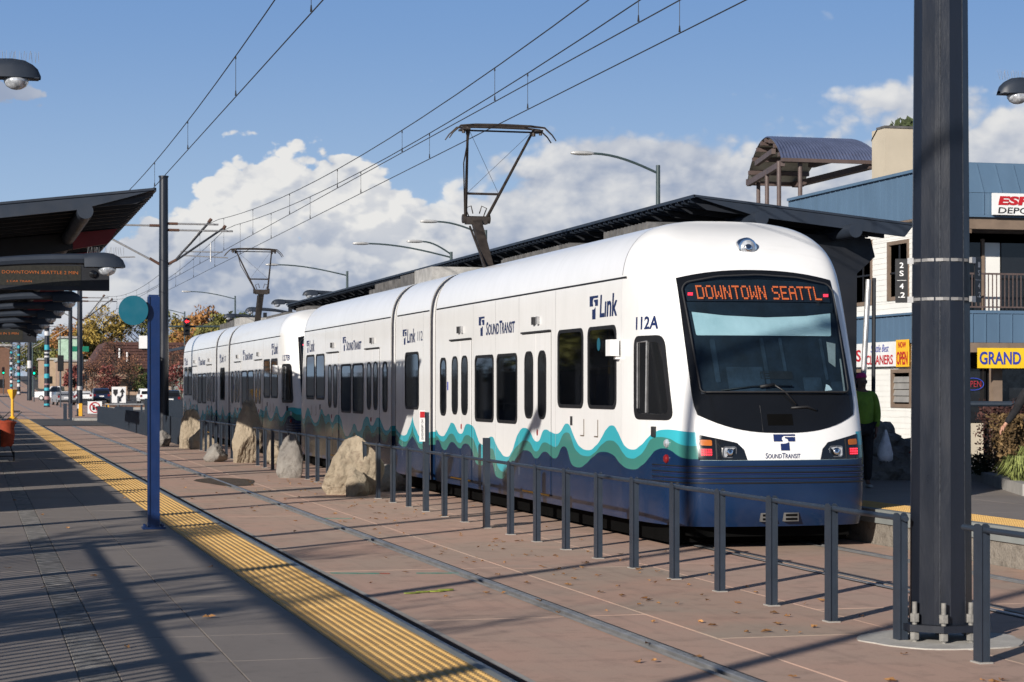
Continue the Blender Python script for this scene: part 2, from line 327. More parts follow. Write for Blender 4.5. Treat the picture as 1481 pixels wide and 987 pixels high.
def livery_mat():
    m, t = new_mat('train_livery')
    tcn = t.n.new('ShaderNodeTexCoord'); x, y, z = t.sep(tcn.outputs['Object'])
    half = L / 2
    cabmap = [(-.8, .12), (-.35, .30), (0, .52), (.35, .72), (.6, .92), (1.0, 1.15), (1.5, 1.55), (1.85, 1.85)]
    def sm(v):
        if v > 1.85: return v
        for (a, p), (b_, q) in zip(cabmap, cabmap[1:]):
            if v <= b_: return p + (q - p) * (v - a) / (b_ - a)
    ss = t.m('MINIMUM', y, t.m('SUBTRACT', L, y))
    fs = t.lin(ss, 0, half, 0, 1)
    def wave(tab):
        n = t.n.new('ShaderNodeFloatCurve'); cu = n.mapping.curves[0]
        pts = [(sm(a) / half, (b - .4) / 1.1) for a, b in tab]
        cu.points[0].location = pts[0]; cu.points[1].location = pts[-1]
        for p in pts[1:-1]: cu.points.new(*p)
        n.mapping.update(); t.put(n.inputs['Value'], fs)
        return t.m('MULTIPLY_ADD', n.outputs[0], 1.1, .4)
    front = t.m('MULTIPLY', t.m('LESS_THAN', t.m('ABSOLUTE', x), .975), t.m('LESS_THAN', ss, .8))
    side = t.m('SUBTRACT', 1.0, front)
    def edge(tab, dz=0):
        w = wave(tab)
        w = t.m('ADD', t.m('MULTIPLY', w, side), t.m('MULTIPLY', front, 1.035))
        return t.smooth(t.m('SUBTRACT', w, z), -.004, .004)
    white = t.mix(t.lin(t.noise(tcn.outputs['Object'], 1.3, 6, .6), .3, .7), (.80, .80, .785), (.86, .86, .85))
    mp = t.n.new('ShaderNodeMapping'); mp.inputs['Scale'].default_value = (1, 9, .5); t.l.new(tcn.outputs['Object'], mp.inputs[0])
    streak = t.smooth(t.noise(mp.outputs[0], 1.2, 5, .6), .52, .8)
    white = t.mix(t.m('MULTIPLY', streak, .16), white, (.55, .54, .51))
    c = t.mix(edge(TOP), white, (.045, .42, .50))
    c = t.mix(edge(MID), c, (.050, .215, .185))
    navy = t.mix(t.lin(t.noise(tcn.outputs['Object'], 2.2, 5, .6), .3, .7), (.0055, .021, .062), (.008, .027, .078))
    c = t.mix(edge(LOW), c, navy)
    # road dust on the skirt
    dust = t.m('MULTIPLY', t.smooth(z, .75, .25), t.smooth(t.noise(tcn.outputs['Object'], 3.5, 7, .65), .42, .7))
    c = t.mix(t.m('MULTIPLY', dust, .10), c, (.13, .115, .115))
    t.put(t.b.inputs['Base Color'], c); t.b.inputs['Roughness'].default_value = .22
    t.b.inputs['Coat Weight'].default_value = .15; t.b.inputs['Coat Roughness'].default_value = .06; t.b.inputs['Specular IOR Level'].default_value = .36
    bump(t, t.noise(mp.outputs[0], .6, 2, .5), .06, .02)
    return m
M['livery'] = livery_mat()

# ------------------------------------------------------------------ geometry helpers
def wl(o):
    v = Vector((0, 0, 0))
    while o is not None: v += o.location; o = o.parent
    return v

class MB:
    def __init__(s): s.v = []; s.f = []; s.m = []; s.cm = 0
    def add(s, vs, fs):
        b = len(s.v); s.v += [tuple(v) for v in vs]
        for f in fs: s.f.append(tuple(b + i for i in f)); s.m.append(s.cm)
        return s
    def mi(s, k): s.cm = k; return s
    def box(s, x0, x1, y0, y1, z0, z1):
        if x0 > x1: x0, x1 = x1, x0
        if y0 > y1: y0, y1 = y1, y0
        if z0 > z1: z0, z1 = z1, z0
        return s.add([(x0, y0, z0), (x1, y0, z0), (x1, y1, z0), (x0, y1, z0), (x0, y0, z1), (x1, y0, z1), (x1, y1, z1), (x0, y1, z1)],
                     [(0, 3, 2, 1), (4, 5, 6, 7), (0, 1, 5, 4), (1, 2, 6, 5), (2, 3, 7, 6), (3, 0, 4, 7)])
    def bar(s, p0, p1, w, h, up=(0, 0, 1)):
        p0 = Vector(p0); p1 = Vector(p1); d = (p1 - p0).normalized(); up = Vector(up)
        if abs(d.dot(up)) > .98: up = Vector((0, 1, 0))
        a = d.cross(up).normalized() * w / 2; b = a.cross(d).normalized() * h / 2
        vs = [p + i * a + j * b for p in (p0, p1) for (i, j) in ((-1, -1), (1, -1), (1, 1), (-1, 1))]
        return s.add(vs, [(3, 2, 1, 0), (4, 5, 6, 7), (0, 1, 5, 4), (1, 2, 6, 5), (2, 3, 7, 6), (3, 0, 4, 7)])
    def tube(s, p0, p1, r0, r1=None, n=8, caps=True, rot=0):
        p0 = Vector(p0); p1 = Vector(p1); r1 = r0 if r1 is None else r1
        d = (p1 - p0).normalized(); up = Vector((0, 0, 1)) if abs(d.z) < .98 else Vector((0, 1, 0))
        a = d.cross(up).normalized(); b = a.cross(d).normalized()
        vs = []
        for p, r in ((p0, r0), (p1, r1)):
            for i in range(n):
                q = 2 * math.pi * i / n + rot; vs.append(p + a * math.cos(q) * r + b * math.sin(q) * r)
        fs = [(i, (i + 1) % n, n + (i + 1) % n, n + i) for i in range(n)]
        if caps: fs += [tuple(range(n - 1, -1, -1)), tuple(range(n, 2 * n))]
        return s.add(vs, fs)
    def path(s, pts, r, n=6, close=False):
        pts = [Vector(p) for p in pts]; rings = []; k = len(pts)
        rs = r if isinstance(r, (list, tuple)) else [r] * k
        a = None
        for i, p in enumerate(pts):
            d = (pts[min(i + 1, k - 1)] - pts[max(i - 1, 0)]).normalized()
            if a is None:
                up = Vector((0, 0, 1)) if abs(d.z) < .95 else Vector((0, 1, 0)); a = d.cross(up).normalized()
            else: a = (a - d * a.dot(d)).normalized()
            b = a.cross(d).normalized()
            rings.append([p + a * math.cos(2 * math.pi * j / n) * rs[i] + b * math.sin(2 * math.pi * j / n) * rs[i] for j in range(n)])
        vs = [v for rg in rings for v in rg]; fs = []
        for i in range(k - 1):
            for j in range(n): fs.append((i * n + j, i * n + (j + 1) % n, (i + 1) * n + (j + 1) % n, (i + 1) * n + j))
        fs += [tuple(range(n - 1, -1, -1)), tuple(range((k - 1) * n, k * n))]
        return s.add(vs, fs)
    def prism(s, poly, fn, d0, d1):
        """poly: 2D outline; fn(a, b, d) -> 3D point"""
        n = len(poly)
        vs = [fn(a, b, d0) for a, b in poly] + [fn(a, b, d1) for a, b in poly]
        return s.add(vs, [tuple(range(n)), tuple(range(2 * n - 1, n - 1, -1))] + [(i, n + i, n + (i + 1) % n, (i + 1) % n) for i in range(n)])
    def ring(s, outer, inner, fn, d0, d1):
        n = len(outer)
        vs = [fn(a, b, d1) for a, b in outer] + [fn(a, b, d1) for a, b in inner] + [fn(a, b, d0) for a, b in outer] + [fn(a, b, d0) for a, b in inner]
        fs = []
        for i in range(n):
            j = (i + 1) % n
            fs += [(i, j, n + j, n + i), (2 * n + i, 2 * n + j, j, i), (n + i, n + j, 3 * n + j, 3 * n + i)]
        return s.add(vs, fs)
    def lathe(s, prof, c, n=16, axis='z', sc=(1, 1)):
        vs = []; k = len(prof)
        for r, h in prof:
            for i in range(n):
                q = 2 * math.pi * i / n; a, b = math.cos(q) * r * sc[0], math.sin(q) * r * sc[1]
                vs.append((c[0] + a, c[1] + b, c[2] + h) if axis == 'z' else (c[0] + a, c[1] + h, c[2] + b) if axis == 'y' else (c[0] + h, c[1] + a, c[2] + b))
        fs = [(i * n + j, i * n + (j + 1) % n, (i + 1) * n + (j + 1) % n, (i + 1) * n + j) for i in range(k - 1) for j in range(n)]
        fs += [tuple(range(n - 1, -1, -1)), tuple(range((k - 1) * n, k * n))]
        return s.add(vs, fs)
    def grid(s, nu, nv, fn):
        vs = [fn(i, j) for i in range(nu) for j in range(nv)]
        return s.add(vs, [(i * nv + j, (i + 1) * nv + j, (i + 1) * nv + j + 1, i * nv + j + 1) for i in range(nu - 1) for j in range(nv - 1)])
    def mesh(s, name, mats, off=None, smooth=False, fix=True):
        me = bpy.data.meshes.new(name)
        vs = s.v if off is None else [(v[0] - off[0], v[1] - off[1], v[2] - off[2]) for v in s.v]
        me.from_pydata(vs, [], s.f)
        for m in (mats if isinstance(mats, (list, tuple)) else [mats]): me.materials.append(m)
        me.polygons.foreach_set('material_index', s.m)
        if fix:
            bm = bmesh.new(); bm.from_mesh(me); bmesh.ops.recalc_face_normals(bm, faces=bm.faces); bm.to_mesh(me); bm.free()
        if smooth:
            me.polygons.foreach_set('use_smooth', [True] * len(me.polygons))
            if smooth != 'all':
                try: me.set_sharp_from_angle(angle=R(smooth if isinstance(smooth, (int, float)) and smooth is not True else 35))
                except Exception: pass
        me.update(); return me
    def build(s, name, mats, parent=None, smooth=False, loc=None, fix=True):
        """verts are in world space; the object sits at its parent's origin, or at loc"""
        if parent is None:
            off = Vector(loc) if loc is not None else Vector((0, 0, 0))
        else: off = wl(parent)
        o = bpy.data.objects.new(name, s.mesh(name, mats, off, smooth, fix)); COL.objects.link(o)
        if parent is None: o.location = off
        else: o.parent = parent
        return o

def tag(o, label=None, cat=None, group=None, kind=None):
    if label: o['label'] = label
    if cat: o['category'] = cat
    if group: o['group'] = group
    if kind: o['kind'] = kind
    return o
def empty(name, loc, label=None, cat=None, group=None):
    o = bpy.data.objects.new(name, None); COL.objects.link(o); o.location = loc; o.empty_display_size = .2
    return tag(o, label, cat, group)
def inst(name, me, parent, loc, rot=None, scale=None):
    o = bpy.data.objects.new(name, me); COL.objects.link(o)
    if parent: o.parent = parent
    o.location = loc
    if rot: o.rotation_euler = rot
    if scale: o.scale = scale
    return o
def copy_tree(o, loc=None, label=None, parent=None, rz=None):
    c = o.copy(); COL.objects.link(c)
    if parent is not None: c.parent = parent
    if loc is not None: c.location = loc
    if rz is not None: c.rotation_euler.z = rz
    if label: c['label'] = label
    for ch in list(o.children): copy_tree(ch, parent=c)
    return c
def rrect(x0, x1, y0, y1, r, n=4):
    out = []
    for cx, cy, a0 in ((x1 - r, y1 - r, 0), (x0 + r, y1 - r, 90), (x0 + r, y0 + r, 180), (x1 - r, y0 + r, 270)):
        for i in range(n + 1):
            q = R(a0 + 90 * i / n); out.append((cx + r * math.cos(q), cy + r * math.sin(q)))
    return out
def rpoly(pts, r, n=4):
    """rounded convex-ish polygon"""
    out = []; k = len(pts)
    for i in range(k):
        p = Vector(pts[i]); a = (Vector(pts[i - 1]) - p); b = (Vector(pts[(i + 1) % k]) - p)
        rr = min(r, a.length * .45, b.length * .45); a = p + a.normalized() * rr; b = p + b.normalized() * rr
        for j in range(n + 1):
            u = j / n; q = a * (1 - u) ** 2 + p * 2 * u * (1 - u) + b * u * u; out.append((q.x, q.y))
    return out
def inset(poly, d):
    cx = sum(p[0] for p in poly) / len(poly); cy = sum(p[1] for p in poly) / len(poly)
    w = max(p[0] for p in poly) - min(p[0] for p in poly); h = max(p[1] for p in poly) - min(p[1] for p in poly)
    return [(cx + (x - cx) * (1 - 2 * d / w), cy + (y - cy) * (1 - 2 * d / h)) for x, y in poly]
def text_obj(name, body, material, parent, fn, width, height, shear=0, bold=0.0, small=None, spacing=1.0):
    """flat lettering; fn(a, b) maps text coordinates (metres) to world points. small: scale of the letters after a capital (small caps)"""
    cu = bpy.data.curves.new(name, 'FONT'); cu.body = body; cu.size = 1; cu.shear = shear; cu.offset = bold; cu.resolution_u = 3
    cu.space_character = spacing
    if small:
        cu.small_caps_scale = small
        for i, ch in enumerate(body):
            if ch.islower(): cu.body_format[i].use_small_caps = True
    tmp = bpy.data.objects.new(name + '_tmp', cu); COL.objects.link(tmp)
    dg = bpy.context.evaluated_depsgraph_get(); me = bpy.data.meshes.new_from_object(tmp.evaluated_get(dg))
    bpy.data.objects.remove(tmp); bpy.data.curves.remove(cu)
    bm = bmesh.new(); bm.from_mesh(me)
    xs = [v.co.x for v in bm.verts]; ys = [v.co.y for v in bm.verts]
    x0, x1, y0, y1 = min(xs), max(xs), min(ys), max(ys)
    off = wl(parent)
    for v in bm.verts:
        a = (v.co.x - x0) / (x1 - x0) * width; b = (v.co.y - y0) / (y1 - y0) * height
        v.co = Vector(fn(a, b)) - off
    bm.to_mesh(me); bm.free(); me.name = name; me.materials.clear(); me.materials.append(material)
    o = bpy.data.objects.new(name, me); COL.objects.link(o); o.parent = parent
    return o
def ground_z(y):
    """the street is flat at the station and climbs a hill far away"""
    if y < 150: return 0.0
    k = 2.8e-5
    if y < 550: return k * (y - 150) ** 2
    return k * 160000 + (y - 550) * .006

# ================================================================== THE SETTING
# lateral positions (x) of the long things; the tracks run along +Y
PLAT_E, PZ = 2.67, .36
T1, T2 = 4.05, 9.03                      # track centre lines
FAR_E, FPZ = 10.42, .42                  # far platform edge
FX = 6.62                                # centre fence

def strip(name, x0, x1, y0, y1, z, m, kind='structure', step=12, zf=True):
    b = MB(); n = max(1, int((y1 - y0) / step))
    ys = [y0 + (y1 - y0) * i / n for i in range(n + 1)]
    b.grid(n + 1, 2, lambda i, j: ((x0, x1)[j], ys[i], z + (ground_z(ys[i]) if zf else 0)))
    o = b.build(name, m); tag(o, kind=kind); return o

g = MB()
ys = [-400, -60, 0, 60, 120, 150] + [150 + 25 * i for i in range(1, 17)] + [700, 1000, 1600, 2600, 4000]
xs = [-2500, -600, -120, -20, 0, 30, 120, 600, 2500]
g.grid(len(ys), len(xs), lambda i, j: (xs[j], ys[i], -.10 + ground_z(ys[i])))
tag(g.build('ground', M['asphalt']), kind='structure')

# trackway: concrete slabs with recessed joints, each slab a piece
base = MB().box(PLAT_E, FAR_E, -16, 124, -.09, -.035).build('trackway', M['joint']); tag(base, kind='structure')
strips = [(PLAT_E + .004, T1 - .7875 - .02), (T1 - .7175 + .075, T1 + .7175 - .075), (T1 + .7875 + .004, 5.355), (5.365, 6.86), (6.87, T2 - .7875 - .02), (T2 - .7175 + .075, T2 + .7175 - .075), (T2 + .7875 + .02, FAR_E - .004)]
def slab_mesh(w, l):
    b = MB(); h = .006
    b.add([(0, 0, -.035), (w, 0, -.035), (w, l, -.035), (0, l, -.035), (0, 0, -h), (w, 0, -h), (w, l, -h), (0, l, -h), (h, h, 0), (w - h, h, 0), (w - h, l - h, 0), (h, l - h, 0)],
          [(0, 1, 5, 4), (1, 2, 6, 5), (2, 3, 7, 6), (3, 0, 4, 7), (4, 5, 9, 8), (5, 6, 10, 9), (6, 7, 11, 10), (7, 4, 8, 11), (8, 9, 10, 11)])
    return b.mesh('slab', M['paving'])
for k, (a, b_) in enumerate(strips):
    y = -16.0; lens = (4.6, 4.6, 4.6, 6.1, 4.6, 4.6, 4.6)[k]
    while y < 124:
        ll = lens if y < 40 else lens * 3
        me = slab_mesh(b_ - a, ll - .012) if y < -11 or (40 <= y < 40 + lens * 3.1) else me
        inst('slab', me, base, (a, y, rnd.uniform(-.002, .001))); y += ll

# two tracks, each a thing with two rails and their flangeways
def track(cx, label):
    t = empty('tramway_track', (cx, 0, 0), label, 'track')
    for s in (-1, 1):
        xc = cx + s * .7525
        b = MB()
        ysr = [-16] + [10 * i for i in range(0, 16)] + [150 + 25 * i for i in range(1, 17)]
        prof = [(-.036, -.03), (-.036, .003), (-.030, .009), (.030, .009), (.036, .003), (.036, -.03)]
        b.grid(len(ysr), len(prof), lambda i, j: (xc + prof[j][0], ysr[i], prof[j][1] + ground_z(ysr[i])))
        r = b.build('rail', M['railsteel'], t, smooth=40)
        f = MB(); fx0, fx1 = (xc - s * .036, xc - s * .098)
        f.grid(len(ysr), 2, lambda i, j: ((fx0, fx1)[j], ysr[i], -.022 + ground_z(ysr[i]))); f.build('flangeway', M['flange'], t)
        e = MB(); e0, e1 = (xc - s * .098, xc - s * .150)
        e.grid(len(ysr), 2, lambda i, j: ((e0, e1)[j], ysr[i], .004 + ground_z(ysr[i]))); e.build('edge_strip', M['kerb'], t)
        bo = MB()
        bo.grid(len(ysr), 2, lambda i, j: ((xc + s * .037, xc + s * .062)[j], ysr[i], .0045 + ground_z(ysr[i]))); bo.build('rail_boot', M['flange'], t)
    return t
track(T1, 'empty pair of street rails between the near platform and the centre fence')
track(T2, 'pair of street rails that the white train stands on')

# far end of the trackway, beyond the crossing
strip('crossing_road', -60, 90, 104, 128, .018, M['asphalt'], step=30)
strip('trackway_beyond', 1.9, 11.2, 128, 560, .0, M['paving'])
strip('street_left', -14, 1.2, 128, 560, .006, M['asphalt'])
strip('street_right', 15.2, 23.6, -20, 560, -.05, M['asphalt'])
b = MB()
for y0, y1, x in [(150 + 14 * i, 153 + 14 * i, 19.4) for i in range(24)]: b.add([(x, y0, -.04 + ground_z(y0)), (x + .14, y0, -.04 + ground_z(y0)), (x + .14, y1, -.04 + ground_z(y1)), (x, y1, -.04 + ground_z(y1))], [(0, 1, 2, 3)])
tag(b.build('lane_marking', M['white']), kind='structure')
# dirt-filled hollow of a switch box beside the near track
bm_ = MB(); pit = [(4.9 + .55 * math.cos(q) * (1 + .2 * math.sin(3 * q)), 41.2 + 1.9 * math.sin(q), .006) for q in [2 * math.pi * i / 18 for i in range(18)]]
bm_.add(pit, [tuple(range(18))]); tag(bm_.build('dirt_patch', rock_mat('dirt', (.09, .06, .04), (.05, .04, .03), (.20, .15, .10)), loc=(0, 0, 0)), kind='structure')

# ---- near platform
P0, P1 = -16, 103
core = MB().box(-5.2, PLAT_E - .05, P0, P1, -.09, PZ - .05).build('near_platform', M['joint']); tag(core, kind='structure')
MB().box(PLAT_E - .05, PLAT_E, P0, P1, -.09, PZ).build('edge_nosing', M['nosing'], core)
def paver_mesh(w, l, m, h=.004):
    b = MB()
    b.add([(0, 0, -.045), (w, 0, -.045), (w, l, -.045), (0, l, -.045), (0, 0, -h), (w, 0, -h), (w, l, -h), (0, l, -h), (h, h, 0), (w - h, h, 0), (w - h, l - h, 0), (h, l - h, 0)],
          [(0, 1, 5, 4), (1, 2, 6, 5), (2, 3, 7, 6), (3, 0, 4, 7), (4, 5, 9, 8), (5, 6, 10, 9), (6, 7, 11, 10), (7, 4, 8, 11), (8, 9, 10, 11)])
    return b.mesh('paver', m)
edges = [-5.2, -3.6, -2.2, -.83, .532, .74, 1.372, 2.06]
for k in range(7):
    w = edges[k + 1] - edges[k] - .005
    mm = M['bandstone'] if k == 4 else M['platform']
    me1 = paver_mesh(w, 1.194, mm, .004 if k == 4 else .0025); me2 = paver_mesh(w, 5.99, mm)
    y = -3.0 if k < 3 else 0.6
    while y < 28: inst('paver', me1, core, (edges[k] + .004, y, PZ - .001 + rnd.uniform(-.0015, .001))); y += 1.2
    while y < P1 - .5: inst('paver', me2, core, (edges[k] + .004, y, PZ - .001)); y += 6.0
    inst('paver', paver_mesh(w, (-3.01 if k < 3 else .59) - P0, mm), core, (edges[k] + .004, P0, PZ - .001))
# tactile tiles with rows of domes
def tactile_mesh(nx, ny, pitch, domes=True, seg=6):
    b = MB(); w, l = nx * pitch, ny * pitch
    b.add([(0, 0, -.04), (w, 0, -.04), (w, l - .003, -.04), (0, l - .003, -.04), (0, 0, 0), (w, 0, 0), (w, l - .003, 0), (0, l - .003, 0)],
          [(4, 5, 6, 7), (0, 1, 5, 4), (2, 3, 7, 6), (1, 2, 6, 5), (3, 0, 4, 7)])
    if domes:
        for i in range(nx):
            for j in range(ny):
                cx, cy = (i + .5) * pitch, (j + .5) * pitch
                vs = [(cx + r * math.cos(2 * math.pi * q / seg), cy + r * math.sin(2 * math.pi * q / seg), h) for r, h in ((.0185, 0), (.0125, .0068)) for q in range(seg)]
                b.add(vs, [(q, (q + 1) % seg, seg + (q + 1) % seg, seg + q) for q in range(seg)] + [tuple(range(seg, 2 * seg))])
    me = b.mesh('tactile_tile', M['tactile'])
    return me
tm = tactile_mesh(10, 10, .0555)
y = P0 + .05
while y < P1 - .6:
    inst('tactile_tile', tm, core, (2.064, y, PZ + rnd.uniform(-.0008, .0008))); y += .556
MB().box(-5.2, PLAT_E, P1 - .5, P1, PZ - .05, PZ - .002).build('end_paver', M['platform'], core)

# ---- far platform
core2 = MB().box(FAR_E + .05, 18.5, -16, 103, -.09, FPZ - .05).build('far_platform', M['joint']); tag(core2, kind='structure')
MB().box(FAR_E - .02, FAR_E + .10, -16, 103, FPZ - .16, FPZ).build('edge_nosing', M['nosing'], core2)
MB().box(FAR_E + .01, FAR_E + .06, -16, 103, -.09, FPZ - .162).build('stained_face', M['stain_kerb'], core2)
fe = [11.05 + .55 * 0, 12.6, 14.2, 15.8, 18.5]
for k in range(4):
    w = fe[k + 1] - fe[k] - .008; me1 = paver_mesh(w, 1.79, M['platform']); y = -16
    me2 = paver_mesh(w, 8.99, M['platform'])
    while y < 12: inst('paver', me2, core2, (fe[k] + .004, y, FPZ - .001)); y += 9
    while y < 45: inst('paver', me1, core2, (fe[k] + .004, y, FPZ - .001)); y += 1.8
    while y < 95: inst('paver', me2, core2, (fe[k] + .004, y, FPZ - .001)); y += 9
y = -16
tm2 = tactile_mesh(10, 10, .0935, True, 6)
tm2 = tm
while y < 100:
    inst('tactile_tile', tm, core2, (FAR_E + .10, y, FPZ)); y += .556
# small things lying about
lf = MB()
for i in range(260):
    q = rnd.random()
    if q < .72: x, y, z = rnd.gauss(6.0, .75), rnd.uniform(10, 44), .006
    elif q < .85: x, y, z = rnd.uniform(4.85, 6.5), rnd.uniform(8, 40), .006
    elif q < .92: x, y, z = rnd.uniform(3.5, 4.6), rnd.uniform(9, 40), .006
    else: x, y, z = rnd.uniform(-1.5, 2), rnd.uniform(6, 30), PZ + .004
    if x < 2.8 and z < .1: continue
    s_ = rnd.uniform(.018, .05); a = rnd.uniform(0, 6.28); n = 7; vs = []
    for k in range(n):
        r = s_ * (1 if k % 2 else .55); vs.append((x + math.cos(a + 6.28 * k / n) * r, y + math.sin(a + 6.28 * k / n) * r * .9, z + rnd.uniform(0, .022)))
    vs.append((x, y, z + .004)); lf.add(vs, [(k, (k + 1) % n, n) for k in range(n)])
o = lf.build('fallen_leaves', M['leaf_brown']); tag(o, 'dry brown leaves scattered over the concrete by the fence', None, None, 'stuff')
for i, (x, y, l, rz, lab) in enumerate([(5.05, 29.2, .8, .3, 'teal paint mark on the concrete, the farthest one from the camera'), (3.72, 20.5, 1.0, .35, 'teal paint mark between the rails with an orange tip'), (4.52, 20.3, .85, .25, 'teal paint mark closest to the outer rail')]):
    bb = MB(); pts = []
    for k in range(9): pts.append((k / 8 * l * .5, .025 + .012 * math.sin(k * 2.1)))
    poly = [(a - l / 4, b2) for a, b2 in pts] + [(a - l / 4, -b2 * .8) for a, b2 in reversed(pts)]
    bb.prism(poly, lambda a, b2, d: (a, b2, d), .0, .0025)
    if i == 1: bb.mi(1); bb.box(l / 4, l / 4 + .1, -.02, .02, 0, .0025)
    o = bb.build('paint_mark', [M['teal_mark'], M['orange_cloth']]); o.location = (x, y, .002); o.rotation_euler.z = -rz; tag(o, lab, 'paint mark', 'survey paint marks between the rails')
bb = MB()
for k, (dx, dy) in enumerate(((0, 0), (.14, .05), (.26, .04), (.38, .1))):
    poly = [(dx + .08 * math.cos(q), dy + .035 * math.sin(q)) for q in [6.28 * i / 10 for i in range(10)]]
    bb.prism(poly, lambda a, b2, d: (a, b2, d), .003, .010 + .002 * k)
o = bb.build('green_leaf', M['green_leaf']); o.location = (3.85, 18.35, .002); o.rotation_euler.z = .2; tag(o, 'yellow green leaf lying flat between the near rails', 'leaf')

# ---- centre fence
POST_W, POST_L, FH = .066, .115, .915
def post_mesh(h, w=POST_W, l=POST_L):
    b = MB(); t = .007
    b.box(-w / 2, -w / 2 + t, -l / 2, l / 2, 0, h); b.box(w / 2 - t, w / 2, -l / 2, l / 2, 0, h)
    b.box(-w / 2 + t, w / 2 - t, -l / 2 + .012, -l / 2 + .019, 0, h - .02); b.box(-w / 2 + t, w / 2 - t, l / 2 - .019, l / 2 - .012, 0, h - .02)
    for sx in (-1, 1):
        x0 = sx * w / 2; x1 = x0 - sx * t
        pts = [(l / 2 * math.cos(q), h + .028 * math.sin(q)) for q in [math.pi * i / 8 for i in range(9)]]
        b.prism([(a, z) for a, z in pts], lambda a, z, d: (d, a, z), x0, x1)
    b.mi(1); b.box(-w / 2 - .018, w / 2 + .018, -l / 2 - .012, l / 2 + .012, -.002, .010)
    return b.mesh('post', [M['post'], M['kerb']])
pm = post_mesh(FH)
def railing(y0, y1, posts, label, grp='guard railings between the tracks', r=.0215):
    f = empty('guard_railing', (FX, y0, 0), label, 'railing', grp)
    b = MB(); b.tube((FX, y0, FH - .012), (FX, y1, FH - .012), r, n=12)
    b.build('handrail', M['post'], f, smooth=True)
    for y in posts:
        inst('post', pm, f, (0, y - y0, 0))
    return f
PY = [12.76 + 1.269 * k for k in range(-4, 60)]
railing(6.6, 13.02, [p for p in PY if p < 13], 'short railing run right of the thick catenary pole')
ra = railing(13.93, 36.05, [p for p in PY if 13.9 < p < 36.1], 'long railing run from the thick catenary pole to the largest boulder')
railing(37.3, 50.3, [p for p in PY if 37.2 < p < 50.4], 'railing run between the largest boulder and the tall boulder')
railing(53.0, 63.0, [p for p in PY if 52.6 < p < 63.1], 'railing run beyond the tall boulder before the picket fence')
# tall post with a small sign, part of the long run
sp = MB().box(FX - .037, FX + .037, 30.47, 30.59, 0, 1.50).build('tall_post', M['post'], ra)
sg = MB().box(FX - .115, FX - .03, 30.45, 30.46, 1.06, 1.53).build('warning_sign', M['whitesign'], ra)
text_obj('sign_text', 'NO TRESPASSING', M['blackink'], sg, lambda a, b: (FX - .058 - b, 30.445, 1.39 - a), .30, .03)
bb = MB().box(FX - .108, FX - .037, 30.443, 30.449, 1.42, 1.51); bb.build('sign_symbol', M['redink'], sg)
# second tall post in the foreground run (dark flat post left of centre)
MB().box(FX - .037, FX + .037, 26.66, 26.785, 0, 1.20).build('tall_post', M['post'], ra)

pf = empty('picket_fence', (FX, 66.4, 0), 'dark fence of closely spaced flat pickets beyond the boulders', 'fence')
pk = MB(); pk.box(-.045, .045, -.012, .012, 0, .90); pkm = pk.mesh('picket', M['post'])
y = 66.4
while y < 115: inst('picket', pkm, pf, (0, y - 66.4, 0)); y += .21
MB().box(FX - .02, FX + .02, 66.4, 115, .83, .865).build('rail', M['post'], pf)
pf2 = empty('picket_fence', (11.0, 104, 0), 'dark picket fence behind, between the far track and the street', 'fence')
y = 104
pk = MB(); pk.box(-.012, .012, -.04, .04, 0, 1.15); pkm2 = pk.mesh('picket', M['post'])
pk = MB(); pk.box(-.05, .05, -.012, .012, 0, 1.2); pkm3 = pk.mesh('picket', M['post'])
for i in range(90): inst('picket', pkm3, pf2, (0, i * .38, 0))
MB().box(10.98, 11.02, 104, 138, 1.1, 1.15).build('rail', M['post'], pf2)

# ---- boulders
def boulder(loc, size, seed, m, label, lean=(0, 0), taper=.25, rz=0):
    rr = random.Random(seed); bm = bmesh.new(); bmesh.ops.create_icosphere(bm, subdivisions=6 if size[2] > .9 else 5, radius=1)
    planes = []
    for i in range(15):
        d = Vector((rr.uniform(-1, 1), rr.uniform(-1, 1), rr.uniform(-.5, 1))).normalized(); planes.append((d, rr.uniform(.60, .9)))
    from mathutils import noise as mn
    for v in bm.verts:
        p = v.co.copy()
        p = Vector((p.x, p.y, p.z)) * 1.12
        for d, k in planes:
            q = p.dot(d)
            if q > k: p -= d * (q - k) * .93
        n = mn.fractal(p * 1.6 + Vector((seed, 0, 0)), .9, 2.1, 5) * .085 + mn.fractal(p * 7 + Vector((seed, 3, 0)), .8, 2.1, 6) * .030
        p += v.co.normalized() * n
        zz = (p.z + .75) / 1.5
        p.x *= 1 - taper * max(0, zz); p.y *= 1 - taper * max(0, zz)
        p.x += lean[0] * zz; p.y += lean[1] * zz
        v.co = Vector((p.x * size[0], p.y * size[1], max(-.04, (zz) * size[2])))
    me = bpy.data.meshes.new('boulder'); bm.to_mesh(me); bm.free(); me.materials.append(m)
    me.polygons.foreach_set('use_smooth', [True] * len(me.polygons))
    o = bpy.data.objects.new('boulder', me); COL.objects.link(o); o.location = loc; o.rotation_euler.z = rz
    return tag(o, label, 'boulder', 'boulders set in the fence line')
boulder((6.42, 35.9, 0), (.50, .5, .98), 11, M['rock_tan'], 'largest sandy boulder at the left end of the long railing', (.12, 0), .0, .4)
boulder((6.45, 35.3, 0), (.26, .26, .40), 5, M['rock_tan'], 'rough pale stone chunk at the foot of the largest boulder', (0, 0), .1)
boulder((7.32, 36.9, 0), (.42, .36, .40), 3, M['rock_grey'], 'low rounded boulder just right of the largest boulder behind the railing posts')
boulder((6.42, 42.9, 0), (.36, .4, .82), 8, M['rock_grey'], 'grey shaded boulder left of the largest boulder', (0, 0), .2)
boulder((6.60, 51.8, 0), (.36, .45, 1.48), 21, M['rock_tan'], 'tall upright boulder standing higher than the railing', (.2, 0), .22, .3)
boulder((5.95, 52.6, 0), (.32, .35, .42), 17, M['rock_grey'], 'low grey boulder at the left foot of the tall one')
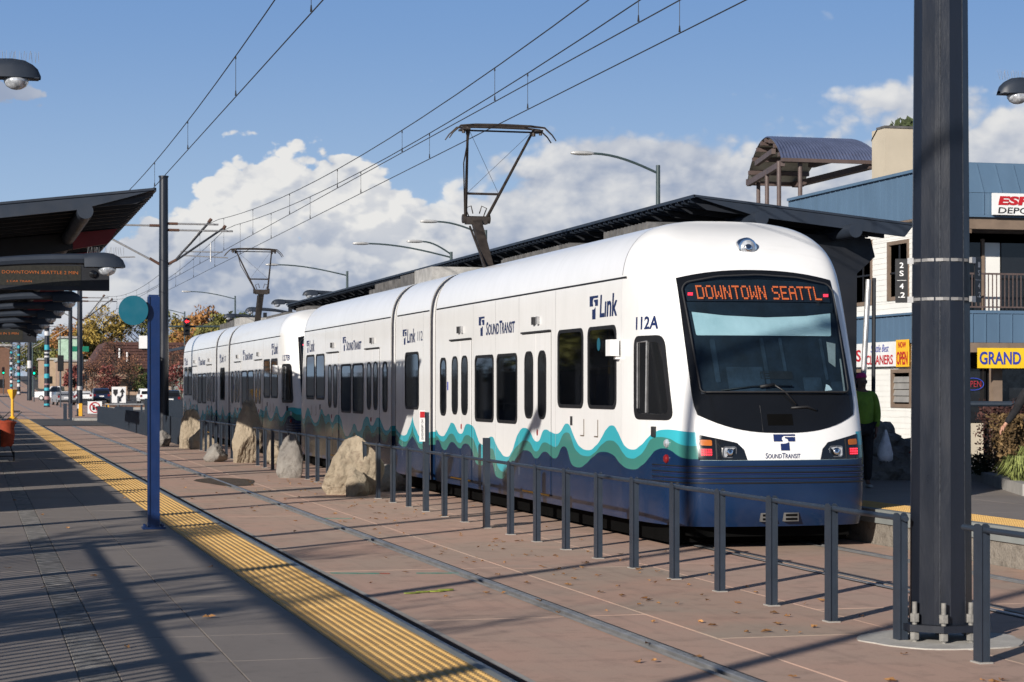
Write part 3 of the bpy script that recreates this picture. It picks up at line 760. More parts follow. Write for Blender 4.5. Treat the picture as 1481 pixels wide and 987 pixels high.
boulder((7.25, 50.8, 0), (.32, .4, .55), 29, M['rock_tan'], 'small boulder behind the railing right of the tall one')
boulder((6.5, 64.6, 0), (.36, .45, 1.15), 33, M['rock_tan'], 'distant upright boulder by the end of the picket fence', (.05, 0), .25, .8)
boulder((6.75, 63.7, 0), (.55, .5, .55), 37, M['rock_tan'], 'distant broad low boulder in front of the distant upright one')
boulder((5.95, 67.2, 0), (.35, .4, .42), 41, M['rock_grey'], 'distant small grey boulder beside the picket fence')

# ---- catenary poles
def bolt_mb(b, x, y, z, h=.2, r=.024):
    b.tube((x, y, z), (x, y, z + h), r, n=10); b.tube((x, y, z + .055), (x, y, z + .115), r * 1.9, n=6)
    b.tube((x, y, z - .075), (x, y, z - .02), r * 1.9, n=6)
def cantilevers(root, x, y, side_far=True, side_near=True):
    """registration arms at (x, y) for both tracks"""
    if side_far:
        b = MB(); b.tube((x + .35, y, 7.75), (8.55, y, 7.75), .035); b.tube((x + .4, y, 7.52), (9.07, y, 7.52), .035); b.build('top_tube', M['galv'], root)
        b = MB(); b.tube((x + .42, y, 6.45), (8.27, y, 7.9), .038); b.tube((x + .42, y, 6.42), (8.78, y, 7.66), .038); b.build('cantilever_arm', M['pole'], root)
        for p0, p1, r_ in (((x + .12, y, 6.28), (x + .45, y, 6.46), .05), ((x + .12, y, 7.75), (x + .5, y, 7.75), .05), ((x + .12, y, 7.52), (x + .55, y, 7.52), .05), ((8.2, y, 7.82), (8.3, y, 7.95), .06), ((8.72, y, 7.58), (8.8, y, 7.72), .06)):
            b = MB(); b.tube(p0, p1, r_); b.build('insulator', M['rust'], root)
        b = MB(); b.tube((7.2, y, 6.76), (8.70, y, 6.76), .022); b.tube((7.28, y, 6.62), (8.9, y, 6.56), .022); b.tube((8.27, y, 7.10), (8.27, y, 6.4), .025); b.tube((7.85, y, 7.48), (7.25, y, 6.75), .012); b.build('steady_arm', M['galv'], root)
    if side_near:
        b = MB(); b.tube((x - .5, y, 7.67), (4.0, y, 7.67), .035); b.tube((x - .45, y, 6.45), (3.95, y, 7.6), .035); b.tube((5.6, y, 6.54), (4.1, y, 6.48), .022); b.tube((4.1, y, 6.48), (4.1, y, 6.6), .02)
        b.build('near_cantilever', M['galv'], root)
        for p0, p1 in (((x - .12, y, 6.28), (x - .5, y, 6.5)), ((x - .12, y, 7.67), (x - .5, y, 7.67))):
            b = MB(); b.tube(p0, p1, .05); b.build('insulator', M['rust'], root)

big = empty('catenary_pole', (6.93, 14.0, 0), 'thick dark faceted pole in the right foreground carrying small black number plates', 'pole', 'catenary poles between the tracks')
PX, PYY = 6.93, 14.0
b = MB(); b.tube((PX, PYY, .10), (PX, PYY, 9.6), .232, .165, n=12, rot=R(8)); b.build('shaft', M['pole'], big)
b = MB()
poly = [(PX + .335 * math.cos(R(22.5 + 45 * i)) , PYY + .335 * math.sin(R(22.5 + 45 * i))) for i in range(8)]
b.prism(poly, lambda a, c, d: (a, c, d), .085, .135); b.build('base_plate', M['pole'], big)
for i in range(8):
    b = MB(); q = R(-112 + 45 * i); bolt_mb(b, PX + .285 * math.cos(q), PYY + .285 * math.sin(q), .10, .20, .0185); b.tube((PX + .285 * math.cos(q), PYY + .285 * math.sin(q), 0), (PX + .285 * math.cos(q), PYY + .285 * math.sin(q), .1), .0185); b.build('anchor_bolt', M['boltgrey'], big, smooth=40)
b = MB(); prof = [(PX + (.60 + .02 * math.sin(5 * q) + .012 * math.sin(11 * q)) * math.cos(q), PYY + (.60 + .02 * math.sin(5 * q)) * math.sin(q)) for q in [2 * math.pi * i / 40 for i in range(40)]]
b.prism(prof, lambda a, c, d: (a, c, d), -.03, .008); b.build('footing', mat('pale_concrete', (.46, .44, .40), .85, 0, .1, 5, .3, 40, dirt=.45), big)
# weld seam
b = MB(); q = R(8 - 90 - 14)
for k in range(2):
    q = (-2.05, -1.15)[k]
    pts = [(PX + (.2325 - .007 * zz) * math.cos(q) * .985, PYY + (.2325 - .007 * zz) * math.sin(q) * .985, .15 + zz) for zz in [i * .4 for i in range(24)]]
    b.path(pts, .0035, 5)
b.build('weld_seam', M['weld'], big)
# straps and number plates
for z in (2.80, 2.515):
    b = MB(); r = .232 - .0071 * z + .004
    rg = [(PX + r * math.cos(R(8 + 15 + 30 * i)) / math.cos(R(0)), PYY + r * math.sin(R(8 + 15 + 30 * i))) for i in range(12)]
    rg = [(PX + (r) * math.cos(R(8 + 30 * i - 0)), PYY + (r) * math.sin(R(8 + 30 * i))) for i in range(12)]
    b.ring([((x - PX) * 1.012 + PX, (y_ - PYY) * 1.012 + PYY) for x, y_ in rg], rg, lambda a, c, d: (a, c, d), z - .011, z + .011)
    b.build('strap', M['stainless'], big)
import itertools
vd = Vector((math.sin(TH) , math.cos(TH), 0))      # plates stand roughly square to the track
rt = Vector((math.cos(R(22)), -math.sin(R(22)), 0))
def plate(off, lines, name, face, ang=22):
    rt = Vector((math.cos(R(22)), -math.sin(R(22)), 0)); pr = Vector((math.cos(R(ang)), -math.sin(R(ang)), 0))
    ctr = Vector((PX, PYY, 0)) + rt * off - Vector((math.sin(R(22)), math.cos(R(22)), 0)) * .05
    nrm = -Vector((math.sin(R(ang)), math.cos(R(ang)), 0)); rt = pr
    b = MB(); w, h = .092, .325; zc = 2.655
    fn = lambda a, c, d: tuple(ctr + rt * a + nrm * d + Vector((0, 0, zc + c)))
    b.prism(rrect(-w / 2, w / 2, -h / 2, h / 2, .006), fn, 0, .006); p = b.build('number_plate', M['signblack'], big)
    k = 1 if face else .45
    for body, z in lines:
        w_ = .030 * len(body) * (1 if body != '.2' else .82)
        text_obj('plate_text', body, M['white'] if face else M['galv'], p, lambda a, c, z=z, w_=w_: fn((a - w_ / 2) + (0 if face else .01), z + c, .0075), w_, .040, bold=.012)
    b = MB(); b.prism([(-.034, .001), (.034, .001), (.034, .004), (-.034, .004)], fn, .0062, .0078); b.build('plate_line', M['white'] if face else M['galv'], p)
    s = 1 if off < 0 else -1
    for z in (2.80, 2.515):
        b = MB(); b.prism(rrect(s * w / 2 - .004 if s > 0 else -w / 2 - .05, s * w / 2 + .05 if s > 0 else -w / 2 + .004, z - zc - .022, z - zc + .022, .004), fn, -.012, .012); b.build('clamp', M['galv'], p)
plate(-.288, [('2', .095), ('S', .035), ('4', -.06), ('.2', -.125)], 'a', True)
plate(.262, [('1', .095), ('S', .035), ('4', -.06), ('.2', -.125)], 'b', False, -32)
cantilevers(big, 6.93, 14.0)

def catenary_pole(x, y, label, bands=None, h=9.4, r=.19, lab_plate=False):
    t = empty('catenary_pole', (x, y, ground_z(y)), label, 'pole', 'catenary poles between the tracks'); z0 = ground_z(y)
    b = MB(); b.tube((x, y, .1 + z0), (x, y, h + z0), r, r * .82, n=12); b.tube((x, y, h + z0), (x, y, h + z0 + .05), r * .95, r * .95, n=12); b.build('shaft', M['pole'], t, smooth=40)
    b = MB(); b.box(x - .3, x + .3, y - .3, y + .3, .06 + z0, .12 + z0); b.build('base_plate', M['pole'], t)
    if bands:
        for z, hh, m_ in bands:
            b = MB(); b.tube((x, y, z + z0), (x, y, z + hh + z0), r * (1 - .018 * z) + .012, n=14); b.build('band', m_, t, smooth=40)
    if y < 150: cantilevers(t, x, y)
    else:
        b = MB(); b.tube((4, y, 7.6 + z0), (9.1, y, 7.6 + z0), .04); b.tube((x, y, 6.3 + z0), (8.9, y, 7.6 + z0), .035); b.tube((x, y, 6.3 + z0), (4.1, y, 7.6 + z0), .035); b.build('cross_arms', M['galv'], t)
    return t
catenary_pole(6.6, 74.6, 'dark pole rising behind the blue platform post')
cp = catenary_pole(6.72, 136.8, 'dark pole with two pale bands at its foot, behind the road crossing', [(.55, .28, M['galv']), (1.75, .25, M['galv'])])
o = MB().tube((6.0, 134, .0), (6.0, 134, 9.4), .13, .12, n=10).build('steel_pole', M['pole'], loc=(6.0, 134, 0), smooth=40); tag(o, 'slimmer dark pole standing against the left side of the banded one', 'pole')
def art_bands(seed):
    rr = random.Random(seed); z = .2; out = []
    ms = [M['bandteal'], M['bandteal'], M['bandwhite'], M['bandpink'], M['bandwhite']]
    while z < 8.6:
        hh = rr.uniform(.12, .5); out.append((z, hh, rr.choice(ms))); z += hh + rr.uniform(.2, .9)
    return out
M['bandteal'] = mat('teal_band', (.03, .34, .42), .5); M['bandwhite'] = mat('white_band', (.55, .55, .55), .5); M['bandpink'] = mat('dull_pink_band', (.30, .17, .17), .5)
catenary_pole(6.72, 198, 'pole wrapped in teal and white art bands, the thickest such pole', art_bands(1), 9.4, .26)
catenary_pole(6.72, 259, 'plain far pole with a pale label plate, second left of the thickest banded pole', [(6.0 - 2.0, .9, M['bandwhite'])], 9.4, .3)
catenary_pole(6.72, 320, 'far pole with teal bands just left of the plain one', art_bands(5), 9.4, .24)
catenary_pole(6.72, 381, 'farthest visible pole with narrow teal bands near the left edge', art_bands(8), 9.4, .24)
catenary_pole(6.6, -47, 'dark pole behind the camera')

# ---- overhead wires
def zline(ym, hs, hm):
    """parabolic sag between supports"""
    sup = [-47, 14.0, 74.6, 136.8, 198, 259, 320]
    def z(y):
        for a, b_ in zip(sup, sup[1:]):
            if a <= y <= b_: u = (y - a) / (b_ - a); return hs - (hs - hm) * 4 * u * (1 - u)
        return hs
    return z
def wire_pair(mx, cx, hs, hm, hc, label, y0=-47, y1=320, cx2=None, r=.010):
    t = empty('overhead_line', (cx, y0, 0), label, 'overhead wire', 'overhead wires')
    z = zline(0, hs, hm); ysw = []
    y = y0
    while y < y1: ysw.append(y); y += 3.06
    ysw.append(y1)
    sup = [-47, 14.0, 74.6, 136.8, 198, 259, 320]
    b = MB(); b.path([(mx, y, z(y) + ground_z(y)) for y in ysw], r, 5); b.build('messenger_wire', M['wire'], t)
    b = MB(); b.path([(cx, y, hc + ground_z(y)) for y in ysw], r * .9, 5); b.build('contact_wire', M['wire'], t)
    for a, c in zip(sup, sup[1:]):
        if a >= y1: break
        nd = 8
        for k in range(nd):
            y = a + (c - a) * (k + .5) / nd
            if y > 140: continue
            d = MB(); zz = z(y); d.tube((mx, y, zz), (cx, y, hc + .02), .0045, n=4); d.tube((cx, y, hc + .10), (cx, y, hc + .015), .008, .016, n=6); d.tube((mx, y, zz - .05), (mx, y, zz + .01), .014, .008, n=5); d.build('dropper', M['wire'], t)
    return t
wire_pair(4.05, 4.05, 7.75, 7.05, 6.50, 'wire pair over the empty near track, the upper left lines')
wire_pair(8.30, 8.30, 7.88, 7.00, 6.57, 'left wire pair over the train track')
wire_pair(8.86, 8.86, 7.66, 6.96, 6.46, 'right wire pair over the train track, touching the pantograph')

# ================================================================== THE TRAIN
HWT = [(.27, 1.318), (.34, 1.322), (.5, 1.325), (1.5, 1.325), (2.6, 1.325), (3.1, 1.322), (3.2, 1.315), (3.3, 1.305), (3.45, 1.27), (3.58, 1.21), (3.70, 1.115), (3.79, 1.0), (3.86, .84), (3.905, .62), (3.93, .36), (3.935, .0)]
SNT = [(.27, .10), (.45, .02), (.9, 0), (1.07, 0), (1.35, .06), (1.75, .2), (2.3, .45), (2.9, .74), (3.25, .95), (3.5, 1.15), (3.7, 1.42), (3.82, 1.68), (3.9, 1.92), (3.935, 2.0)]
GT = [(0, 0), (.2, .004), (.35, .012), (.5, .026), (.6, .042), (.7, .066), (.76, .09), (.80, .115), (.84, .155), (.88, .225), (.91, .305), (.935, .40), (.955, .50), (.972, .62), (.985, .75), (.994, .88), (1, 1.0)]
def lerp(tab, v):
    if v <= tab[0][0]: return tab[0][1]
    for i in range(len(tab) - 1):
        a, b = tab[i], tab[i + 1]
        if v <= b[0]:
            p0 = tab[max(i - 1, 0)]; p3 = tab[min(i + 2, len(tab) - 1)]
            h = b[0] - a[0]; u = (v - a[0]) / h
            m0 = (b[1] - p0[1]) / (b[0] - p0[0]) * h; m1 = (p3[1] - a[1]) / (p3[0] - a[0]) * h
            u2, u3 = u * u, u * u * u
            return (2 * u3 - 3 * u2 + 1) * a[1] + (u3 - 2 * u2 + u) * m0 + (-2 * u3 + 3 * u2) * b[1] + (u3 - u2) * m1
    return tab[-1][1]
def hwf(z):
    if z < 3.2:
        for (a, p), (b, q) in zip(HWT, HWT[1:]):
            if z <= b: return p + (q - p) * max(0, (z - a)) / (b - a)
    return max(0, lerp(HWT, z))
SE = 2.0
def nose(xf, z, off=0.0):
    """point on the cab skin; xf -1..1 across, z height, off outward"""
    def raw(xf, z):
        s = lerp(SNT, z); a = min(1, abs(xf)); g_ = max(0, lerp(GT, a))
        return Vector((math.copysign(a, xf) * hwf(z), s + g_ * (SE - s), z))
    p = raw(xf, z)
    if off:
        e = .004; q = raw(max(-.998, min(.998, xf + e)), z) - raw(max(-.998, min(.998, xf - e)), z); w = raw(xf, z + e) - raw(xf, z - e)
        n = q.cross(w)
        if n.length < 1e-9: n = Vector((0, -1, 0))
        n.normalize()
        if n.y > 0 and abs(xf) < .9: n = -n
        if abs(xf) >= .9 and n.x * xf < 0: n = -n
        p = p + n * off
    return p
def xf_of(x, z): return x / hwf(z)

def warp_cut(poly, step=.03):
    """fill a 2D outline with a fine triangulated sheet"""
    bm = bmesh.new(); vs = [bm.verts.new((a, b, 0)) for a, b in poly]; bm.faces.new(vs)
    x0, x1 = min(p[0] for p in poly), max(p[0] for p in poly); y0, y1 = min(p[1] for p in poly), max(p[1] for p in poly)
    k = x0 + step
    while k < x1:
        bmesh.ops.bisect_plane(bm, geom=bm.verts[:] + bm.edges[:] + bm.faces[:], plane_co=(k, 0, 0), plane_no=(1, 0, 0)); k += step
    k = y0 + step
    while k < y1:
        bmesh.ops.bisect_plane(bm, geom=bm.verts[:] + bm.edges[:] + bm.faces[:], plane_co=(0, k, 0), plane_no=(0, 1, 0)); k += step
    return bm
def nose_patch(name, poly, off, material, parent, rev=False, thick=.006, fmap=None):
    """poly in (x, z) metres at the front of the car; laid on the cab skin"""
    bm = warp_cut(poly)
    rg = bmesh.ops.extrude_face_region(bm, geom=bm.faces[:])
    top = [v for v in rg['geom'] if isinstance(v, bmesh.types.BMVert)]; tops = set(top)
    for v in bm.verts:
        x, z = v.co.x, v.co.y
        p = (fmap or (lambda x, z, o_: nose(xf_of(x, z), z, o_)))(x, z, off if v in tops else off - thick)
        if rev: p = Vector((-p.x, L - p.y, p.z))
        v.co = p
    bmesh.ops.recalc_face_normals(bm, faces=bm.faces)
    me = bpy.data.meshes.new(name); bm.to_mesh(me); bm.free(); me.materials.append(material)
    me.polygons.foreach_set('use_smooth', [True] * len(me.polygons))
    try: me.set_sharp_from_angle(angle=R(40))
    except Exception: pass
    o = bpy.data.objects.new(name, me); COL.objects.link(o); o.parent = parent; return o

FONT7 = {'D': '11110 10001 10001 10001 10001 10001 11110', 'O': '01110 10001 10001 10001 10001 10001 01110', 'W': '10001 10001 10001 10101 10101 11011 10001',
         'N': '10001 11001 11001 10101 10011 10011 10001', 'T': '11111 00100 00100 00100 00100 00100 00100', 'S': '01111 10000 10000 01110 00001 00001 11110',
         'E': '11111 10000 10000 11110 10000 10000 11111', 'A': '01110 10001 10001 11111 10001 10001 10001', 'L': '10000 10000 10000 10000 10000 10000 11111', ' ': '000 000 000 000 000 000 000'}

def side_fn(d):                                   # near side of the car: text runs towards the nose
    return lambda s0, z0: (lambda a, b: (-1.325 - d, s0 - a, z0 + b))

def st_logo(parent, fn, h, name='transit_emblem', wfac=1.0):
    """blue T with a white S running through its bar; fn(a, b, d)"""
    w = h * 1.22 * wfac
    T = [(0, h), (w, h), (w, h * .86), (w * .52, h * .86), (w * .44, h * .80), (w * .46, h * .74), (w * .60, h * .70), (w * .66, h * .62), (w * .97, h * .62), (w * .97, h * .56), (w * .70, h * .56), (w * .66, 0), (w * .26, 0), (w * .30, h * .48), (w * .43, h * .47), (w * .50, h * .53), (w * .50, h * .60), (w * .38, h * .64), (w * .36, h * .62), (w * .40, h * .56), (0, h * .56)]
    b = MB()
    b.prism([(0, h), (0, h * .56), (w * .40, h * .56), (w * .40, h * .61), (w * .36, h * .70), (w * .38, h * .82), (w * .46, h * .90), (w, h * .90), (w, h)], fn, 0, .002)
    b.prism([(w * .52, h * .83), (w * .52, h * .76), (w * .64, h * .70), (w * .66, h * .62), (w * .66, h * .56), (w * .98, h * .56), (w * .99, h * .83)], fn, 0, .002)
    b.prism([(w * .30, 0), (w * .70, 0), (w * .70, h * .50), (w * .66, h * .50), (w * .60, h * .46), (w * .50, h * .42), (w * .30, h * .42)], fn, 0, .002)
    return b.build(name, M['navy'], parent, fix=True)

def dens(pl, st=.06):
    out = []
    for i in range(len(pl)):
        a, c = Vector(pl[i]), Vector(pl[(i + 1) % len(pl)]); n = max(1, int((c - a).length / st))
        out += [tuple(a + (c - a) * k / n) for k in range(n)]
    return out
def make_car(y0, number, unit, label, sign_text, front_detail=True):
    car = empty('light_rail_car', (T2, y0, 0), label, 'train', 'white light rail cars coupled in one train')
    mir = lambda p: (-p[0], L - p[1], p[2])
    # --- body shell: two cabs and three body sections, in car coordinates (x across, y from the nose, z up)
    zs = [.27, .30, .34, .42, .5, .7, .9, 1.035, 1.07, 1.2, 1.35, 1.55, 1.75, 2.0, 2.3, 2.6, 2.9, 3.08, 3.2, 3.25, 3.3, 3.38, 3.45, 3.52, 3.58, 3.64, 3.70, 3.75, 3.79, 3.83, 3.86, 3.885, 3.905, 3.92, 3.93, 3.935]
    xfs = [0, .1, .2, .3, .4, .5, .6, .66, .7, .73, .76, .79, .82, .85, .88, .905, .93, .95, .967, .98, .99, .996, 1.0]
    xall = [-x for x in reversed(xfs[1:])] + xfs
    for rev in (False, True):
        b = MB()
        def P(i, j):
            p = nose(xall[j], zs[i]); return mir(p) if rev else tuple(p)
        b.grid(len(zs), len(xall), P)
        me = b.mesh('cab_shell', M['livery'], None, smooth=32)
        o = inst('cab_shell', me, car, (0, 0, 0))
        if rev: pass
    HOLES = []
    for (a, c, z0, z1) in ((2.21, 3.43, 1.60, 2.65), (3.64, 4.85, 1.60, 2.65), (7.02, 8.23, 1.34, 2.38), (8.43, 9.64, 1.34, 2.38), (11.69, 12.16, 1.40, 2.38)):
        HOLES += [(a + .042, c - .042, z0 + .042, z1 - .042), (L - c + .042, L - a - .042, z0 + .042, z1 - .042)]
    HOLES.append((13.9 + .042, 15.11 - .042, 1.48 + .042, 2.52 - .042))
    def section(s0, s1, roof=True):
        hol = [h for h in HOLES if h[0] > s0 and h[1] < s1]
        zz_ = sorted(set(zs) | {h[2] for h in hol} | {h[3] for h in hol}); nl = len(zz_)
        b = MB(); prof = [(hwf(z), z) for z in zz_]
        pts = [(-w, z) for w, z in prof] + [(w, z) for w, z in reversed(prof[:-1])]
        n = max(2, int((s1 - s0) / 1.0)); ys_ = sorted({s0 + (s1 - s0) * i / n for i in range(n + 1)} | {h[0] for h in hol} | {h[1] for h in hol}); n = len(ys_) - 1
        k = len(pts); vs = [(x, y, z) for y in ys_ for x, z in pts]; fs_ = []
        for i in range(n):
            for j in range(k - 1):
                if j < nl - 1 and any(h[0] - 1e-6 <= ys_[i] and ys_[i + 1] <= h[1] + 1e-6 and h[2] - 1e-6 <= zz_[j] and zz_[j + 1] <= h[3] + 1e-6 for h in hol): continue
                fs_.append((i * k + j, (i + 1) * k + j, (i + 1) * k + j + 1, i * k + j + 1))
        b.add(vs, fs_)
        b.add([(x, s0 + .001, z) for x, z in pts], [tuple(range(k))]); b.add([(x, s1 - .001, z) for x, z in pts], [tuple(range(k))])
        me = b.mesh('body_section', M['livery'], None, smooth=32); return inst('body_section', me, car, (0, 0, 0))
    A0, A1, C0, C1, B0, B1 = SE, 12.52, 12.98, 15.98, 16.44, L - SE
    section(A0 + .002, A1); section(C0, C1); section(B0, B1 - .002)
    for a, c in ((A1, C0), (C1, B0)):
        b = MB(); pr = [(hwf(z) - .10, z - .03) for z in zs if z > .4]; pts = [(-w, z) for w, z in pr if w > 0] + [(w, z) for w, z in reversed(pr) if w > 0]
        b.grid(9, len(pts), lambda i, j: (pts[j][0] * (1 - .03 * (i % 2)), a + .03 + (c - a - .06) * i / 8, pts[j][1] - .02 * (i % 2)))
        inst('bellows', b.mesh('bellows', M['bellows']), car, (0, 0, 0))
        # roof gangway cover and pale end frame
        for e, dd in ((a, .012), (c, -.05)):
            b = MB(); pr = [(hwf(z) + .004, z + .004) for z in zs]
            pts = [(-w, z) for w, z in pr] + [(w, z) for w, z in reversed(pr[:-1])]
            b.grid(2, len(pts), lambda i, j: (pts[j][0], e + dd + .038 * i, pts[j][1])); inst('end_frame', b.mesh('end_frame', M['bellows'] if e == a else M['brass'], None), car, (0, 0, 0))
    # interior: lining, floor, seats and poles behind the windows
    for s0, s1, zf in ((2.05, 5.1, .95), (5.1, 12.4, .42), (13.05, 15.9, .80), (16.5, 23.9, .42), (23.9, L - 2.05, .95)):
        b = MB(); b.box(1.22, 1.26, s0, s1, zf, 2.95); b.box(-1.3, 1.26, s0, s1, zf - .03, zf); b.box(-1.26, 1.26, s0, s1, 2.95, 2.98); b.box(-1.30, 1.26, s0, s0 + .02, zf, 2.95); b.box(-1.30, 1.26, s1 - .02, s1, zf, 2.95)
        inst('interior_lining', b.mesh('interior_lining', M['lining']), car, (0, 0, 0))
    seat_rows = [2.7, 3.5, 4.4, 7.3, 8.1, 8.9, 9.5, 13.6, 14.5, 15.3] ; seat_rows += [L - q for q in seat_rows[:7]]
    sb = MB()
    for dx in (0, .46): sb.prism(rrect(dx - .21, dx + .21, 0, .62, .07, 3), lambda a, c, d: (a, d, c), -.04, .04)
    sb.box(-.2, .67, -.45, -.02, -.08, .04); sbm = sb.mesh('seat', M['seat'])
    gr = MB(); gr.path([(-.15, 0, .60), (-.15, -.05, .72), (.10, -.05, .72), (.10, 0, .60)], .014, 5); grm = gr.mesh('grab_handle', M['galv'])
    for q in seat_rows:
        zf = .95 if min(q, L - q) < 5 else .80 if 13 < q < 16 else .42
        st_ = inst('seat', sbm, car, (-1.0, q, zf + .48)); inst('grab_handle', grm, st_, (0, 0, 0))
    pl_ = MB(); pl_.tube((0, 0, 0), (0, 0, 2.5), .017, n=8); plm = pl_.mesh('stanchion', M['yellow_pole'])
    for q in (5.0, 6.9, 9.8, 11.6, 13.4, 15.6): 
        for qq in (q, L - q): inst('stanchion', plm, car, (-.55, qq, .45))
    # underfloor, bogies
    b = MB(); b.box(-1.12, 1.12, .8, L - .8, .05, .30); inst('underframe', b.mesh('underframe', M['under']), car, (0, 0, 0))
    for yb in (3.6, 14.48, L - 3.6):
        for dy in (-.9, .9):
            for s in (-1, 1):
                b = MB(); b.lathe([(.28, -.06), (.30, -.05), (.30, .04), (.33, .05), (.33, .07)], (s * .72, yb + dy, .32), 18, 'x'); inst('wheel', b.mesh('wheel', M['under'], None), car, (0, 0, 0))
    # shadow gap of the cab seam, roof seam line, skirt seam
    b = MB()
    for sgn in (-1, 1):
        for s0, s1 in ((1.85, A1 - .02), (C0 + .1, C1 - .1), (B0 + .1, L - 1.85)):
            b.box(sgn * 1.313, sgn * 1.319, s0, s1, 3.205, 3.228)
    inst('roof_seam', b.mesh('roof_seam', M['black']), car, (0, 0, 0))
    for rev in (False, True):
        b = MB(); pts = []
        for z in zs:
            w = hwf(z) + .0035
            pts.append((w, z))
        ff = [(-w, z) for w, z in pts if z > 3.2] + [(w, z) for w, z in reversed(pts) if z > 3.2]
        yy = SE - .004 if not rev else L - SE - .006
        b.grid(2, len(ff), lambda i, j: (ff[j][0], yy + .010 * i, ff[j][1])); inst('cab_seam', b.mesh('cab_seam', M['bellows']), car, (0, 0, 0))
    # --- windows of the near side
    X = -1.325
    def window(s0, s1, z0, z1, r=.09, poly=None, fr=.045, name='window', parent=None, par_off=0):
        out = poly or rrect(s0, s1, z0, z1, r, 4)
        inn = inset(out, fr)
        fn = lambda a, c, d: (X - d, a, c)
        if poly:
            def fn(a, c, d):
                zz = c; s_ = a
                lo, hi = 0.0, 1.0
                for _ in range(22):
                    mid = (lo + hi) / 2
                    if nose(-mid, zz).y < s_: lo = mid
                    else: hi = mid
                p = nose(-hi, zz, d)
                return (p.x if s_ < SE - .02 else X - d, s_, zz)
        if poly: out = dens(out, .04); inn = inset(out, fr)
        b = MB(); b.ring(out, inn, fn, -.01, .012)
        f = inst(name, b.mesh(name, M['black'], None), parent or car, (0, 0, 0))
        if poly:
            nose_patch('pane', inset(poly, fr - .004), .008, M['darkglass'], f, thick=.004, fmap=lambda a, c, d: Vector(fn(a, c, d))); return f
        b = MB(); b.prism(inset(out, fr - .006), fn, -.002, .0035); inst('pane', b.mesh('pane', M['winglass'], None), f, (0, 0, 0))
        return f
    def both(fn, *args):
        fn(False, *args); fn(True, *args)
    def rng(rev, a, c): return (a, c) if not rev else (L - c, L - a)
    for rev in (False, True):
        for (a, c, z0, z1, rr_) in ((2.21, 3.43, 1.60, 2.65, .12), (3.64, 4.85, 1.60, 2.65, .12), (7.02, 8.23, 1.34, 2.38, .11), (8.43, 9.64, 1.34, 2.38, .11), (11.69, 12.16, 1.40, 2.38, .15)):
            s0, s1 = rng(rev, a, c); window(s0, s1, z0, z1, rr_)
        # doors
        for (a, c, wins, ph) in ((5.21, 6.71, ((5.40, 5.83), (6.09, 6.56)), 5.96), (9.89, 11.35, ((10.09, 10.54), (10.79, 11.23)), 10.64)):
            s0, s1 = rng(rev, a, c); mid = ph if not rev else L - ph
            d = inst('door', None, car, (0, 0, 0))
            b = MB(); b.box(X - .0035, X, s0 - .018, s1 + .018, .37, 2.65); dm = b.mesh('door', M['black'])
            bpy.data.objects.remove(d); d = inst('door', dm, car, (0, 0, 0))
            for q0, q1 in ((s0, mid - .014), (mid + .014, s1)):
                b = MB(); b.box(X - .012, X - .003, q0, q1, .385, 2.632); inst('door_leaf', b.mesh('door_leaf', M['livery']), d, (0, 0, 0))
            b = MB(); b.box(X - .03, X - .0135, s0 - .03, s1 + .03, 2.645, 2.67); inst('drip_rail', b.mesh('drip_rail', M['bellows']), d, (0, 0, 0))
            b = MB(); b.box(X - .02, X - .0135, s0 + .04, s1 - .04, .375, .395); inst('step_edge', b.mesh('step_edge', M['yellow_paint']), d, (0, 0, 0))
            for w0, w1 in wins:
                q0, q1 = rng(rev, w0, w1)
                out = rrect(q0, q1, 1.43, 2.39, .16, 5); inn = inset(out, .035); fn = lambda a_, c_, dd: (X - .012 - dd, a_, c_)
                b = MB(); b.ring(out, inn, fn, -.003, .009); f = inst('door_window', b.mesh('door_window', M['black']), d, (0, 0, 0))
                b = MB(); b.prism(inn, fn, .0005, .0045); b_ = b
                me = b.mesh('pane', M['darkglass']); inst('pane', me, d, (0, 0, 0))
            b = MB(); b.lathe([(.022, 0), (.022, -.012), (.012, -.016)], (X - .012, mid - .10 * (1 if not rev else -1), 1.24), 12, 'x', (.8, 2.0)); inst('door_button', b.mesh('door_button', M['redlens']), d, (0, 0, 0))
            for dx, m_, w_ in ((.10, 'bellows', .05), (-.12, 'galv', .035)):
                b = MB(); b.box(X - .04, X - .001, mid + dx - w_, mid + dx + w_, 2.76, 2.87); inst('door_lamp', b.mesh('door_lamp', M[m_]), car, (0, 0, 0))
        # hatches and grab marks
        for hs_ in (3.0, 3.62):
            b = MB(); q = hs_ if not rev else L - hs_; b.box(X - .004, X, q - .01, q + .012, 1.24, 1.46); b.box(X - .004, X, q, q + .16, 1.235, 1.25); inst('step_recess', b.mesh('step_recess', M['brass']), car, (0, 0, 0))
        b = MB(); q = 4.2 if not rev else L - 4.2; b.box(X - .008, X, q - .045, q + .045, 1.37, 1.49); inst('socket_cover', b.mesh('socket_cover', M['bellows']), car, (0, 0, 0))
        # cab side window (trapezoid)
        if not rev:
            poly = rpoly([(.52, 1.49), (1.55, 1.49), (1.57, 2.49), (.86, 2.49)], .14, 5)
            f = window(0, 0, 0, 0, 0, poly, .075, 'cab_window')
            b = MB()
            def cf(s_, z_, off=.018):
                lo, hi = 0.0, 1.0
                for _ in range(22):
                    m_ = (lo + hi) / 2
                    if nose(-m_, z_).y < s_: lo = m_
                    else: hi = m_
                return nose(-hi, z_, off)
            b.path([cf(1.16, 1.57), cf(1.19, 2.42)], .011, 6); b.path([cf(1.42, 1.62), cf(1.44, 2.41), cf(1.19, 2.42)], .009, 6); inst('window_bar', b.mesh('window_bar', M['galv'], None), f, (0, 0, 0))
